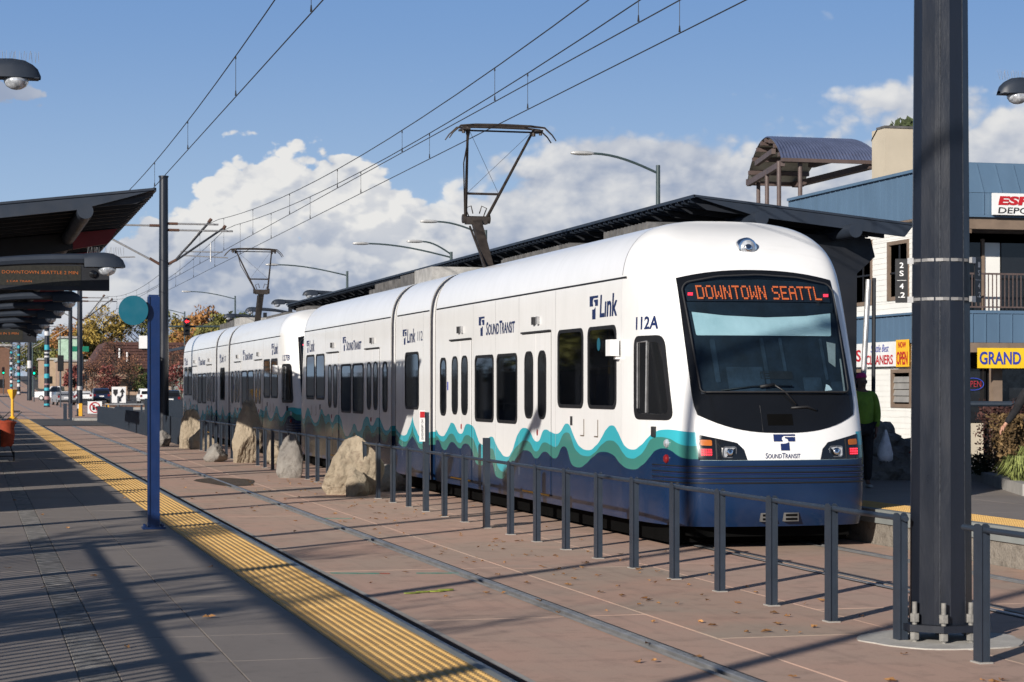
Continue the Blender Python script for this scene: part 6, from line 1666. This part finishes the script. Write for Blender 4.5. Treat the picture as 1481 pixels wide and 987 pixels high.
# ================================================================== STREET LAMPS, SIGNALS, TREES, CARS
def cobra(x, y, z, h, arm, label, double=False):
    t = empty('street_lamp', (x, y, z), label, 'street lamp', 'cobra head street lamps across the street')
    b = MB(); b.tube((x, y, z), (x, y, z + h), .11, .075, n=10); b.build('pole', M['post2'], t, smooth=40)
    def one(arm, zz, nm):
        b = MB(); pts = [(x - arm * k / 8, y, zz - .28 + .62 * math.sin(math.pi / 2 * k / 8)) for k in range(9)]; b.path(pts, .045, 6); b.build('arm', M['post2'], t, smooth=40)
        q = pts[-1]; b = MB(); b.lathe([(.03, .05), (.10, -.05), (.13, -.25), (.13, -.55), (.08, -.78), (.0, -.82)], (q[0], q[1], q[2]), 10, 'x', (1, .6)); b.build('head', M['headlamp'], t, smooth=50)
    one(arm, z + h, 'a')
    if double: one(arm * .35, z + h + .15, 'b')
    return t
M['post2'] = mat('green_grey_lamp_paint', (.045, .07, .075), .5)
for k, (x, y, h, arm, lab, dbl) in enumerate([(23, 68.1, 9.6, 2.35, 'nearest cobra lamp above the canopy left of the vaulted shelter', False), (23, 93, 9.2, 2.3, 'cobra lamp partly hidden behind the front pantograph arm', False), (23.2, 101, 8.7, 4.2, 'second cobra lamp, with an extra short arm', True),
        (23, 129.6, 9.3, 4.4, 'third cobra lamp behind the rear pantograph', False), (23, 187.5, 10.2, 4.0, 'fourth cobra lamp above the green traffic signal', False), (23, 233.6, 10.3, 3.6, 'farthest cobra lamp right of the dark catenary pole', False)]):
    cobra(x, y, ground_z(y), h, arm, lab, dbl)
for x, y, h, arm, lab in [(5.2, 300, 9.0, 4.0, 'far lamp left of the brown roofed building, arm to the left'), (10.2, 330, 10.2, 4.4, 'thin far lamp in front of the autumn trees')]: 
    cobra(x + 3, y, ground_z(y), h, arm, lab)

def signal(x, y, z, lit, label, arrow=False, back=False, sc=1.0):
    t = empty('traffic_signal', (x, y, z), label, 'traffic light', 'traffic signals')
    h = 1.08 * sc; w = .20 * sc
    b = MB(); b.box(x - w * 1.15, x + w * 1.15, y, y + .03, z - .08, z + h + .08); b.box(x - w, x + w, y - .16, y + .10, z, z + h); b.build('housing', M['signblack'], t)
    if back: return t
    for k, c in enumerate(('green', 'amber', 'red')):
        zc = z + (.18 + .36 * k) * sc; on = lit == c
        m_ = M['sig' + ('orange' if c == 'amber' else c)] if on else M['sigoff'] if c == 'red' else M['signblack']
        b = MB()
        if on and arrow: b.add([(x - .15, y - .175, zc), (x - .02, y - .175, zc + .13), (x - .02, y - .175, zc + .05), (x + .14, y - .175, zc + .05), (x + .14, y - .175, zc - .05), (x - .02, y - .175, zc - .05), (x - .02, y - .175, zc - .13)], [(0, 1, 6), (2, 3, 4, 5)])
        else: b.lathe([(.13 * sc, 0), (.10 * sc, -.02), (0, -.03)], (x, y - .162, zc), 14, 'y')
        b.build('lens', m_, t)
        b = MB(); q0 = [(x + .16 * sc * math.cos(math.pi * i / 8), zc + .16 * sc * math.sin(math.pi * i / 8)) for i in range(9)]
        b.add([(a, y - .16, c_) for a, c_ in q0] + [(a, y - .34, c_) for a, c_ in q0], [(i, i + 1, i + 10, i + 9) for i in range(8)]); b.build('visor', M['signblack'], t, fix=False)
    return t
ma = empty('signal_mast', (21.6, 145.4, 0), 'mast arm carrying two traffic signals behind the trains', 'signal mast')
b = MB(); b.tube((21.6, 145.4, 0), (21.6, 145.4, 6.4), .14, n=10); b.tube((21.6, 145.4, 6.22), (12.9, 145.4, 6.18), .085, .06, n=8); b.build('mast', M['post2'], ma)
signal(14.43, 145.1, 5.62, 'red', 'traffic signal with a red left arrow on the mast arm', arrow=True); signal(17.45, 145.1, 5.62, 'green', 'traffic signal showing green on the mast arm')
b = MB(); b.box(18.0, 18.42, 145.1, 145.13, 5.75, 6.75); o = b.build('sign_panel', mat('dull_blue_sign', (.12, .18, .28), .6), loc=(18.2, 145.1, 5.75)); tag(o, 'dull blue sign panel right of the green signal', 'sign')
b = MB(); b.box(18.55, 19.0, 145.2, 145.23, 5.95, 6.75); o = b.build('sign_panel', M['whitesign'], loc=(18.8, 145.2, 5.95)); tag(o, 'white sign panel beside the blue one on the mast arm', 'sign')
# far signals at the left
for x, y, z, lit, lab, bk in [(8.05, 200, 3.5, None, 'big dark signal seen from behind, right of the teal banded pole', True), (9.9, 200, 3.6, None, 'second dark signal seen from behind, further right', True), (7.0, 250, 3.2, 'green', 'upper small green signal left of the teal banded pole', False), (6.8, 262, 1.7, 'green', 'lower small green signal left of the teal banded pole', False), (4.6, 330, 3.2, 'green', 'tiny far green signal between dark poles', False), (1.9, 260, 2.2, 'amber', 'orange lit far signal at the left', False), (13.6, 260, 2.6, None, 'small dark signal under the green street name sign', True)]:
    g0_ = ground_z(y); signal(x, y, z + g0_, lit, lab, back=bk, sc=1.25 if bk else .9)
    o = MB().tube((x, y + .15, g0_), (x, y + .15, z + g0_ + .2), .07, n=8).build('signal_post', M['post'], loc=(x, y + .15, g0_)); tag(o, 'slim post carrying the ' + lab.split(',')[0].replace('seen from behind', '')[:48].strip(), 'post')
b = MB(); b.box(11.6, 13.6, 255, 255.04, 6.3, 6.95); o = b.build('street_name_sign', M['greensign'], loc=(12.6, 255, 6.3)); tag(o, 'green street name sign right of the banded pole', 'sign')
# warning board between two yellow bars
gb = empty('pedestrian_barrier', (6.7, 121, 0), 'barrier with a white no walking sign between two yellow bars', 'barrier')
b = MB(); b.box(5.0, 5.2, 120.5, 120.6, 0, 1.0); b.box(5.35, 5.5, 120.5, 120.6, 0, 1.0); b.build('dark_post', M['post'], gb)
for x in (5.85, 7.35): MB().box(x, x + .20, 120.4, 120.45, .28, 1.0).build('yellow_bar', M['yellow_paint'], gb)
MB().box(6.35, 7.15, 120.3, 120.34, .42, 1.12).build('sign', M['whitesign'], gb)
b = MB(); c_ = (6.75, .77); b.ring([(c_[0] + .31 * math.cos(6.2832 * i / 24), c_[1] + .31 * math.sin(6.2832 * i / 24)) for i in range(24)], [(c_[0] + .25 * math.cos(6.2832 * i / 24), c_[1] + .25 * math.sin(6.2832 * i / 24)) for i in range(24)], lambda a, z, d: (a, 120.29 - d, z), 0, .01)
b.prism([(6.52, .96), (6.57, 1.0), (6.98, .59), (6.93, .55)], lambda a, z, d: (a, 120.29 - d, z), 0, .008); b.build('prohibition_mark', M['redink'], gb)
b = MB(); b.box(6.62, 6.74, 120.285, 120.295, .62, .92); b.box(6.8, 6.9, 120.285, 120.295, .60, .84); b.build('walking_mark', M['blackink'], gb)
MB().box(5.6, 8.8, 120.5, 123, -.02, .16).build('kerb_island', M['kerb'], gb)
bh = empty('equipment_box', (8.0, 116, 0), 'dark open framed box with a pale top by the crossing', 'cabinet')
b = MB(); b.box(7.1, 7.2, 115.9, 116.1, 0, .95); b.box(9.0, 9.1, 115.9, 116.1, 0, .95); b.box(7.6, 8.6, 116, 116.5, .15, .85); b.build('frame', M['post'], bh); MB().box(7.05, 9.15, 115.85, 116.15, .95, 1.02).build('top', M['galv'], bh)
# traffic sign: keep right with a curved arrow
ks = empty('keep_right_sign', (13.2, 196, ground_z(196)), 'white board with a black shield and curved arrow on the street island', 'traffic sign')
z0_ = ground_z(196) - .05
MB().box(12.55, 13.85, 196, 196.05, z0_ + .5, z0_ + 2.0).build('board', M['whitesign'], ks)
b = MB(); b.prism([(12.68, 1.75), (13.08, 1.75), (13.08, 1.4), (12.88, 1.12), (12.68, 1.4)], lambda a, z, d: (a, 195.98 - d, z0_ + z), 0, .01); b.path([(13.3, 195.97, z0_ + .65), (13.3, 195.97, z0_ + .95), (13.5, 195.97, z0_ + 1.2), (13.5, 195.97, z0_ + 1.5)], .07, 6); b.add([(13.28, 195.96, z0_ + 1.48), (13.74, 195.96, z0_ + 1.48), (13.51, 195.96, z0_ + 1.85)], [(0, 1, 2)]); b.build('symbols', M['blackink'], ks)
b = MB(); b.bar((12.7, 196.1, z0_), (13.2, 196.1, z0_ + .5), .1, .1); b.bar((13.7, 196.1, z0_), (13.2, 196.1, z0_ + .5), .1, .1); b.build('legs', M['galv'], ks)
isl = MB().box(11.9, 19.0, 188, 214, -.1, .16).build('street_island', M['kerb']); tag(isl, kind='structure')
isl2 = MB().box(12.1, 18.8, 188.4, 213, .1, .30).build('planting_bed', mat('dry_planting', (.16, .085, .05), .9, 0, .5, 2)); tag(isl2, kind='structure')
o = MB().tube((9.4, 140, 0), (9.4, 140, 1.35), .08, n=8).build('bollard', M['post'], loc=(9.4, 140, 0)); tag(o, 'dark bollard standing behind the left end of the picket fence', 'bollard')

def car_model(x, y, col, label, L_=4.7, W_=1.85, H_=1.6, rz=0.0, kind='suv', name='parked_car'):
    z0 = ground_z(y) + .0; t = empty(name, (x, y, z0), label, 'car'); hw = W_ / 2
    side = {'suv': [(0, .35), (0, .95), (.05, 1.05), (.35, H_ - .06), (.6, H_), (2.7, H_), (3.4, 1.08), (L_ - .1, .98), (L_, .8), (L_, .35)],
            'sedan': [(0, .35), (0, .9), (.1, 1.0), (.75, 1.02), (1.35, H_ - .18), (1.7, H_ - .15), (2.8, H_ - .16), (3.55, .98), (L_ - .1, .85), (L_, .7), (L_, .35)],
            'pickup': [(0, .4), (0, 1.1), (1.8, 1.12), (1.85, H_ - .05), (3.1, H_ - .05), (3.7, 1.15), (L_ - .05, 1.08), (L_, .9), (L_, .4)]}[kind]
    b = MB(); n = len(side)
    rows = []
    for sx in (-1, -.93, .93, 1):
        rows.append([(sx * hw * (1 - .12 * max(0, (z - 1.0) / .6)) if abs(sx) == 1 else sx * hw * (1 - .12 * max(0, (z - 1.0) / .6)), yy, z + (.03 if abs(sx) < 1 and z > 1.3 else 0)) for yy, z in side])
    vs = [v for r in rows for v in r]; fs_ = [(i * n + j, i * n + (j + 1) % n, (i + 1) * n + (j + 1) % n, (i + 1) * n + j) for i in range(3) for j in range(n)]
    fs_ += [tuple(range(n)), tuple(range(4 * n - 1, 3 * n - 1, -1))]
    b.add(vs, fs_); me = b.mesh('body', col, None, smooth=30); inst('body', me, t, (0, 0, 0))
    def im(nm, b, m_): inst(nm, b.mesh(nm, m_), t, (0, 0, 0))
    if kind == 'suv': rw = [(.03, 1.08), (.33, H_ - .12)]
    elif kind == 'sedan': rw = [(.72, 1.03), (1.32, H_ - .22)]
    else: rw = [(1.79, 1.16), (1.83, H_ - .12)]
    b = MB(); w0, w1 = hw * .82, hw * .74
    b.add([(-w0, rw[0][0] - .012, rw[0][1]), (w0, rw[0][0] - .012, rw[0][1]), (w1, rw[1][0] - .012, rw[1][1]), (-w1, rw[1][0] - .012, rw[1][1])], [(0, 1, 2, 3)]); im('rear_window', b, M['darkglass'])
    b = MB()
    for s in (-1, 1):
        y0w, y1w = (rw[1][0] + .15, 2.75 if kind != 'pickup' else 3.05); b.add([(s * hw * .985, y0w - .1, 1.08), (s * hw * .985, y1w + .35, 1.08), (s * hw * .925, y1w, H_ - .12), (s * hw * .925, y0w + .1, H_ - .12)], [(0, 1, 2, 3)])
    im('side_window', b, M['darkglass'])
    for s in (-1, 1):
        b = MB(); b.box(s * hw * .72, s * hw * .97, -.015, .05, .78, 1.0); im('tail_light', b, M['redlens'])
        for yy in (.85, L_ - .9): b = MB(); b.lathe([(.2, -.1), (.33, -.09), (.33, .09), (.2, .1)], (s * (hw - .08), yy, .33), 16, 'x'); im('tyre', b, M['black']); b = MB(); b.lathe([(.19, -.11), (.19, .11)], (s * (hw - .08), yy, .33), 12, 'x'); im('rim', b, M['galv'])
    b = MB(); b.box(-.26, .26, -.02, 0.0, .70, .84); im('number_plate', b, M['whitesign']); b = MB(); b.box(-hw * .97, hw * .97, -.09, .1, .32, .55); im('bumper', b, M['bellows'])
    t.rotation_euler.z = rz; return t
carmat = lambda n, c: mat(n, c, .25, .1, .03, 1, coat=.5)
car_model(14.0, 236, carmat('navy_car', (.015, .022, .05)), 'navy blue car seen from behind, right of the banded pole', H_=1.65)
car_model(12.6, 262, carmat('white_car', (.7, .7, .7)), 'white pickup truck beyond the bare reddish tree', kind='pickup', H_=1.8, rz=1.3, L_=5.2)
car_model(18.3, 225, M['white'], 'white hatchback behind the white arrow board', H_=1.65)
car_model(18.0, 196, carmat('dark_car', (.02, .024, .03)), 'dark estate car just left of the blue platform post', H_=1.62)
car_model(9.3, 216, carmat('silver_car', (.35, .36, .37)), 'silver car left of the banded pole', kind='sedan', H_=1.5, rz=.1)
car_model(11.8, 232, M['white'], 'white saloon directly left of the banded pole', kind='sedan', H_=1.5)
car_model(24.5, 178, carmat('red_car', (.35, .015, .02)), 'red car between the pole and the rear of the train', kind='sedan', H_=1.5, rz=-.3)
# far traffic climbing the hill
rr_ = random.Random(3)
for i in range(9):
    y = 320 + i * 32; x = rr_.choice((-3.5, -7.0, 16.5, 19.5)) if i > 2 else -4
    car_model(x, y, carmat('far_car', rr_.choice(((.5, .5, .5), (.05, .05, .06), (.3, .02, .02), (.02, .03, .08)))), ['first', 'second', 'third', 'fourth', 'fifth', 'sixth', 'seventh', 'eighth', 'last'][i] + ' of the small distant cars on the hill, counted from the near end', kind='sedan')['group'] = 'distant cars on the hill'

# brown roofed building and others behind the crossing
fb = empty('brown_roofed_building', (28, 330, ground_z(330)), 'long tan building with a brown shingled roof beyond the crossing', 'building')
zB = ground_z(330)
b = MB(); b.box(18.5, 45, 330, 350, -1, zB + 4.0); b.build('wall', M['tanwall'], fb)
b = MB(); b.prism([(17.4, 4.0 + zB), (46, 4.0 + zB), (43, 8.2 + zB), (20.2, 8.2 + zB)], lambda a, z, d: (a, d, z), 328.5, 351); b.prism([(17.6, 2.6 + zB), (46, 2.6 + zB), (46, 2.8 + zB), (17.6, 2.8 + zB)], lambda a, z, d: (a, d, z), 327.5, 329.4); b.build('roof', M['brownroof'], fb)
b = MB()
for k in range(9): b.box(17.5 + .32 * k, 46 - .32 * k, 328.40 - .01 * k, 328.5, zB + 4.02 + .46 * k, zB + 4.10 + .46 * k)
b.build('shingle_courses', M['brownroof'], fb)
for x in (22.2, 23.4): b = MB(); b.tube((x, 328.2, zB + 5.8 - (x - 22) * .5), (x, 328.2, zB + 7.3 - (x - 22) * .5), .14, n=8); b.build('roof_vent', M['white'], fb)
for k in range(7): MB().box(20 + 3.5 * k, 22 + 3.5 * k, 329.85, 329.95, zB + .5, zB + 2.3).build('window', M['darkglass'], fb)
b = MB(); b.box(25.2, 27.4, 327.9, 328.2, zB + 7.2, zB + 9.2); b.build('panel', M['whitesign'], fb)
def at_px(px_, D_):
    k_ = (px_ - 740.5) / 2990; return k_ * D_ * math.cos(TH) + D_ * math.sin(TH), -k_ * D_ * math.sin(TH) + D_ * math.cos(TH)
for p0, p1, D_, h, m_, lab in [(88, 112, 390, 9.6, M['palegreen'], 'pale green building behind the dark signals'), (58, 84, 400, 5.5, M['tanwall'], 'low tan shop left of the teal banded pole'), (84, 128, 372, 5.2, M['tanwall'], 'low tan wall behind the silver car'), (-60, 14, 330, 7.6, mat('rust_shelter', (.16, .085, .055), .8), 'rust brown low building at the far left edge'), (262, 420, 300, 4.2, mat('grey_green_wall', (.20, .22, .18), .9), 'grey green low building behind the red car')]:
    x0, y = at_px(p0, D_); x1 = at_px(p1, D_)[0]
    zz = ground_z(y); t = empty('far_building', (x0, y, zz), lab, 'building')
    MB().box(x0, x1, y, y + 12, zz - 1, zz + h).build('wall', m_, t); MB().box(x0 - .3, x1 + .3, y - .4, y + 12.3, zz + h, zz + h + .35).build('roof', M['equip2'], t)
    k = x0 + 1
    while k < x1 - 1.5: MB().box(k, k + 1.3, y - .06, y + .02, zz + .9, zz + 2.3).build('window', M['darkglass'], t); k += 2.4
b = MB(); b.prism([(20.5, 0), (31, 2.0), (31, 2.12), (20.5, .12)], lambda a, z, d: (a, d, z + 1.2), 262, 262.2); [b.box(20.6 + .5 * k, 20.66 + .5 * k, 262, 262.06, 0, 1.3 + .19 * k * .5) for k in range(20)]
o = b.build('ramp_fence', M['galv'], loc=(20.5, 262, 0)); tag(o, 'grey ramp fence rising to the right behind the blue post', 'fence')
hsg = empty('hoarding', (27, 190, 0), 'grey slatted fence behind the red car', 'fence')
slm = MB().box(-.14, .14, -.03, .03, 0, 2.3).mesh('slat', M['galv'])
for k in range(44): inst('slat', slm, hsg, (k * .33, 0, 0))

# trees
def tree(x, y, h, r, m_, label, seed, n=2600, bare=False, name='tree', leaf=.28, low=.3):
    rr = random.Random(seed); z0 = ground_z(y) - .1; t = empty(name, (x, y, z0), label, 'tree'); b = MB()
    b.path([(x, y, z0), (x + rr.uniform(-.1, .1) * h * .1, y, z0 + h * .3), (x + rr.uniform(-.2, .2), y, z0 + h * .6), (x, y, z0 + h * .9)], [h * .022, h * .017, h * .011, h * .003], 7)
    tips = []
    for k in range(16 if not bare else 26):
        q = rr.uniform(0, 6.283); zz = z0 + h * rr.uniform(low, .8); l = r * rr.uniform(.6, 1.0) * (1 - .4 * (zz - z0) / h); p1 = (x + math.cos(q) * l * .5, y + math.sin(q) * l * .5, zz + l * .35); p2 = (x + math.cos(q) * l, y + math.sin(q) * l, zz + l * .75)
        b.path([(x, y, zz), p1, p2], [h * .008, h * .005, h * .0015], 5); tips += [p1, p2]
        if bare:
            for _ in range(7):
                s_ = Vector(p1) + (Vector(p2) - Vector(p1)) * rr.uniform(-.5, 1); e_ = s_ + Vector((rr.gauss(0, .3), rr.gauss(0, .3), rr.uniform(.3, .9))) * r * .4; b.path([s_, e_], [h * .003, h * .0008], 4); tips.append(tuple(e_))
    b.build('trunk', M['bark'], t, fix=False)
    cl = []
    for k in range(34): 
        q, w = rr.uniform(0, 6.283), rr.random() ** .5; e = rr.uniform(-.9, 1); rad = r * w * math.sqrt(max(.05, 1 - e * e * .8)); cl.append((x + math.cos(q) * rad, y + math.sin(q) * rad, z0 + h * (low + (1 - low) * .5) + e * h * (1 - low) * .42, r * rr.uniform(.2, .42)))
    def pt(r2):
        if bare: p = Vector(r2.choice(tips)); return p + Vector((r2.gauss(0, .3), r2.gauss(0, .3), r2.gauss(0, .3)))
        c = r2.choice(cl); d = Vector((r2.gauss(0, 1), r2.gauss(0, 1), r2.gauss(0, 1))).normalized() * c[3] * r2.random() ** .4; return (c[0] + d.x, c[1] + d.y, c[2] + d.z * .8)
    cr = leaf_cloud('crown', m_, n, pt, leaf, (0, 0, 0), seed=seed); cr.parent = t; cr.location = (-x, -y, -z0); return t
LM = {'gold': mat('golden_leaves', (.16, .10, .02), .8, 0, .5, .6, col2=(.36, .25, .05)), 'olive': mat('olive_leaves', (.075, .085, .025), .8, 0, .5, .6, col2=(.20, .19, .05)), 'orange': mat('orange_leaves', (.22, .085, .025), .8, 0, .5, .6, col2=(.36, .17, .05)), 'green': mat('dark_green_leaves', (.03, .045, .018), .8, 0, .5, .6, col2=(.08, .10, .03)), 'red': mat('red_leaves', (.12, .03, .03), .8, 0, .5, .8, col2=(.22, .06, .05)), 'brown': mat('brown_leaves', (.12, .05, .03), .8, 0, .5, .8, col2=(.24, .11, .06)), 'conifer': mat('conifer_needles', (.02, .035, .015), .85, 0, .5, 1, col2=(.06, .08, .03))}
for k, (px_, D_, h, r, lm, lab) in enumerate([(150, 430, 17, 5.5, 'gold', 'golden autumn tree above the brown roof, leftmost of that group'), (176, 440, 18, 6, 'gold', 'tall golden tree right behind the round teal sign'), (205, 445, 17.5, 6, 'olive', 'olive tree left of the blue platform post'), (232, 440, 17, 5, 'olive', 'olive tree hidden behind the blue platform post'), (255, 420, 15, 5, 'gold', 'yellowing tree right of the dark catenary pole'), (285, 430, 13, 5, 'orange', 'orange tree behind the red arrow signal'), (128, 400, 12.5, 4, 'gold', 'small golden tree left of the brown roof'),
        (100, 420, 13, 4, 'orange', 'orange tree behind the pale green building'), (84, 440, 12, 4.5, 'olive', 'olive tree at the left end of the tree line'), (68, 460, 10, 4, 'green', 'dark green tree left of the pale green building'), (48, 560, 9, 5, 'olive', 'hazy far tree on the hill'), (20, 600, 10, 6, 'green', 'dark far tree on the hill at the left edge'),
        (133, 255, 5.0, 2.0, 'brown', 'small russet tree right of the banded pole'), (166, 270, 8.5, 2.6, 'brown', 'bare reddish tree in front of the brown roofed building'), (150, 262, 4.6, 1.9, 'red', 'low red leaved tree in front of the brown roofed building'), (186, 260, 6.0, 2.2, 'brown', 'bare russet tree left of the blue platform post'), (205, 265, 5.0, 2.0, 'green', 'dark conifer shaped tree left of the blue platform post'), (250, 230, 6.5, 2.4, 'brown', 'russet tree right of the dark catenary pole'), (262, 215, 4.6, 1.8, 'red', 'low red tree behind the red car'), (108, 300, 4.6, 1.6, 'red', 'small red tree behind the silver car'),
        (300, 330, 15, 5, 'orange', 'orange tree behind the mast arm signals'), (320, 320, 13, 4.5, 'olive', 'olive tree between the two mast signals'), (350, 310, 13, 4.5, 'green', 'dark green tree right of the green signal')]):
    k_ = (px_ - 740.5) / 2990; cxx, sxx = math.cos(TH), math.sin(TH)
    tx, ty = k_ * D_ * cxx + D_ * sxx, -k_ * D_ * sxx + D_ * cxx
    tree(tx, ty, h, r, LM[lm], lab, 100 + k, n=(950 if lm in ('brown', 'red') else 2600) if D_ < 500 else 1200, bare='bare' in lab or lm == 'brown', leaf=.11 if (lm == 'brown') else .16 if D_ < 300 else .33, low=.12 if D_ > 300 else .22)
tree(17.2, 99, 6.2, 1.2, LM['gold'], 'slim half bare tree behind the far canopy lamps', 77, n=260, leaf=.10, bare=True)
tree(36.2, 75.5, 13.6, 2.0, LM['conifer'], 'dark conifer top showing above the blue roof beside the thick pole', 78, n=3000, leaf=.20)
for k in range(26):
    rr2 = random.Random(900 + k); D_ = rr2.uniform(480, 640); x = -120 + k * 14; 
    if k % 2 and x > 60: pass
    tree(x + 40, D_ + 30, rr2.uniform(10, 16), rr2.uniform(5, 7), LM[rr2.choice(('olive', 'green', 'gold', 'orange'))], ['leftmost', 'second', 'third', 'fourth', 'fifth', 'sixth', 'seventh', 'eighth', 'ninth', 'tenth', 'eleventh', 'twelfth', 'thirteenth', 'fourteenth', 'fifteenth', 'sixteenth', 'seventeenth', 'eighteenth', 'nineteenth', 'twentieth', 'twenty-first', 'twenty-second', 'twenty-third', 'twenty-fourth', 'twenty-fifth', 'rightmost'][k] + ' tree of the far wooded line, counted from the left', 900 + k, n=900, leaf=.6, low=.08)['group'] = 'far line of trees'

# second station shelter with red panels and a white sculpture, left of the rear train
s2 = empty('small_shelter', (11.8, 113, 0), 'small dark shelter roof with red panels left of the rear train', 'shelter')
b = MB(); b.prism([(11.1, 4.15), (14.4, 4.7), (17.5, 4.35), (17.5, 4.2), (14.4, 4.5), (11.1, 4.0)], lambda a, z, d: (a, d, z), 110, 122); b.build('roof', M['roof_dark'], s2)
for x, z in ((11.6, 3.65), (12.7, 3.85), (14.0, 4.1)): b = MB(); b.prism([(x - .38, z + .18), (x + .30, z + .26), (x + .34, z - .06), (x + .1, z - .25), (x - .30, z - .12)], lambda a, c, d: (a, d, c), 109.8, 109.9); b.build('red_panel', mat('bright_red_panel', (.35, .012, .02), .5), s2)
b = MB(); b.box(14.3, 14.5, 115, 115.2, 0, 4.4); b.box(16.5, 16.7, 115, 115.2, 0, 4.2); b.build('column', M['steel_dark'], s2)
sc_ = empty('white_sculpture', (12.2, 111, 2.0), 'white bird-like sculpture on a dark block with a teal top', 'sculpture')
b = MB(); b.path([(12.0, 111, 2.75), (12.28, 111, 2.85), (12.36, 111, 3.1), (12.18, 111, 3.35), (12.2, 111, 3.6), (12.32, 111, 3.72), (12.12, 111, 3.74)], [.05, .22, .2, .10, .10, .11, .03], 8); b.path([(12.3, 111, 3.0), (12.5, 111, 2.75), (12.4, 111, 2.6)], [.12, .14, .05], 6); b.build('figure', M['white'], sc_, smooth='all')
MB().box(11.8, 12.9, 110.7, 111.3, 1.95, 2.40).build('dark_block', M['signblack'], sc_); MB().box(11.95, 12.75, 110.75, 111.25, 2.405, 2.6).build('teal_top', M['teal'], sc_)
o = MB().box(12.0, 12.2, 110.9, 111.1, 0, 1.945).build('plinth_post', M['post'], sc_)

# ================================================================== BEHIND AND LEFT OF THE CAMERA (what shades the platform)
bf = empty('back_railing', (-2.3, 10, PZ), 'dark railing along the back of the near platform, behind and left of the camera', 'railing')
pk = MB().box(-.014, .014, -.014, .014, 0, 1.62).mesh('picket', M['post'])
for k in range(96): inst('picket', pk, bf, (0, -7.5 + k * .155, 0))
MB().box(-2.33, -2.27, 2.4, 17.4, PZ + 1.62, PZ + 1.67).build('rail', M['post'], bf)
for k in range(6): MB().box(-2.36, -2.24, 2.4 + k * 2.97, 2.52 + k * 2.97, PZ, PZ + 1.75).build('post', M['post'], bf)
bb_ = empty('shade_frame', (-4.6, 2, PZ), 'steel frame added out of view left of the camera, its long pipe beam shading the platform', 'shelter')  # frame added so its pipe casts the long shadow band on the platform
b = MB(); b.tube((-4.6, -3, 3.60), (-4.6, 19.5, 3.60), .055, n=14); b.build('pipe_beam', M['roof_dark'], bb_)
for k in range(3): MB().box(-4.83, -4.67, 1.6 + k * 6.4, 1.76 + k * 6.4, PZ, 3.5).build('column', M['steel_dark'], bb_)
tree(-9.5, 5.0, 6.8, 2.4, LM['brown'], 'half bare tree added out of view left of the camera, shading the near platform', 55, n=420, bare=True, leaf=.06)  # tree added out of view for branch shadows on the platform
tree(-11.0, 9.8, 8.0, 2.0, LM['gold'], 'thin tree added out of view farther along, shading the yellow strip', 56, n=1100, bare=True, leaf=.07)  # second unseen tree, sized so its shadow reaches the yellow strip
cobra(-5.6, 3.1, -.1, 9.2, -2.2, 'unseen lamp pole added behind the near platform for its shadow, the one nearer the camera'); cobra(-5.6, 9.75, -.1, 9.2, -2.2, 'unseen lamp pole added behind the near platform for its shadow, the farther one')  # two poles added out of view so their shadows cross the tracks
for k in range(13):  # row of screens added out of view to shade the platform paving
    y = 23.5 + 6.1 * k
    w = empty('shade_screen', (-2.3, y, PZ), ['first', 'second', 'third', 'fourth', 'fifth', 'sixth', 'seventh', 'eighth', 'ninth', 'tenth', 'eleventh', 'twelfth', 'last'][k] + ' unseen dark screen wall added to shade the near platform, counted from the camera', 'screen wall', 'added screen walls that shade the near platform')
    MB().box(-2.34, -2.28, y, y + 4.9, PZ + .12, PZ + 2.05).build('panel', M['steel_dark'], w)
    for yy in (y, y + 2.45, y + 4.9): MB().box(-2.38, -2.26, yy - .05, yy + .05, PZ, PZ + 2.25).build('post', M['steel_dark'], w)
# dark fence and street trees on the left side of the street, mirrored in the train windows
for k in range(9):
    y = 22 + k * 17
    tree(-19 - (k % 3) * 3, y, 9.5 + (k * 37 % 5), 4.2, LM[('olive', 'brown', 'green')[k % 3]], ['first', 'second', 'third', 'fourth', 'fifth', 'sixth', 'seventh', 'eighth', 'last'][k] + ' street tree on the left side of the street, counted from the camera', 300 + k, n=1500, leaf=.26, low=.15)['group'] = 'street trees left of the street'
for k, (y0_, y1_, h, mm) in enumerate(((10, 48, 7, 'tanwall'), (52, 96, 9, 'brownroof'), (100, 160, 7.5, 'tanwall'))):
    t = empty('street_building', (-30, y0_, 0), ['near', 'middle', 'far'][k] + ' flat roofed building on the left side of the street', 'building')
    MB().box(-44, -30, y0_, y1_, -.1, h).build('wall', M[mm], t); MB().box(-44.3, -29.7, y0_ - .3, y1_ + .3, h, h + .4).build('roof', M['equip'], t)
    y = y0_ + 1.5
    while y < y1_ - 3:
        for zz in ((1.0, 2.8), (4.2, 5.8)): MB().box(-30.0, -29.95, y, y + 2.2, zz[0], zz[1]).build('window', M['darkglass'], t)
        y += 4
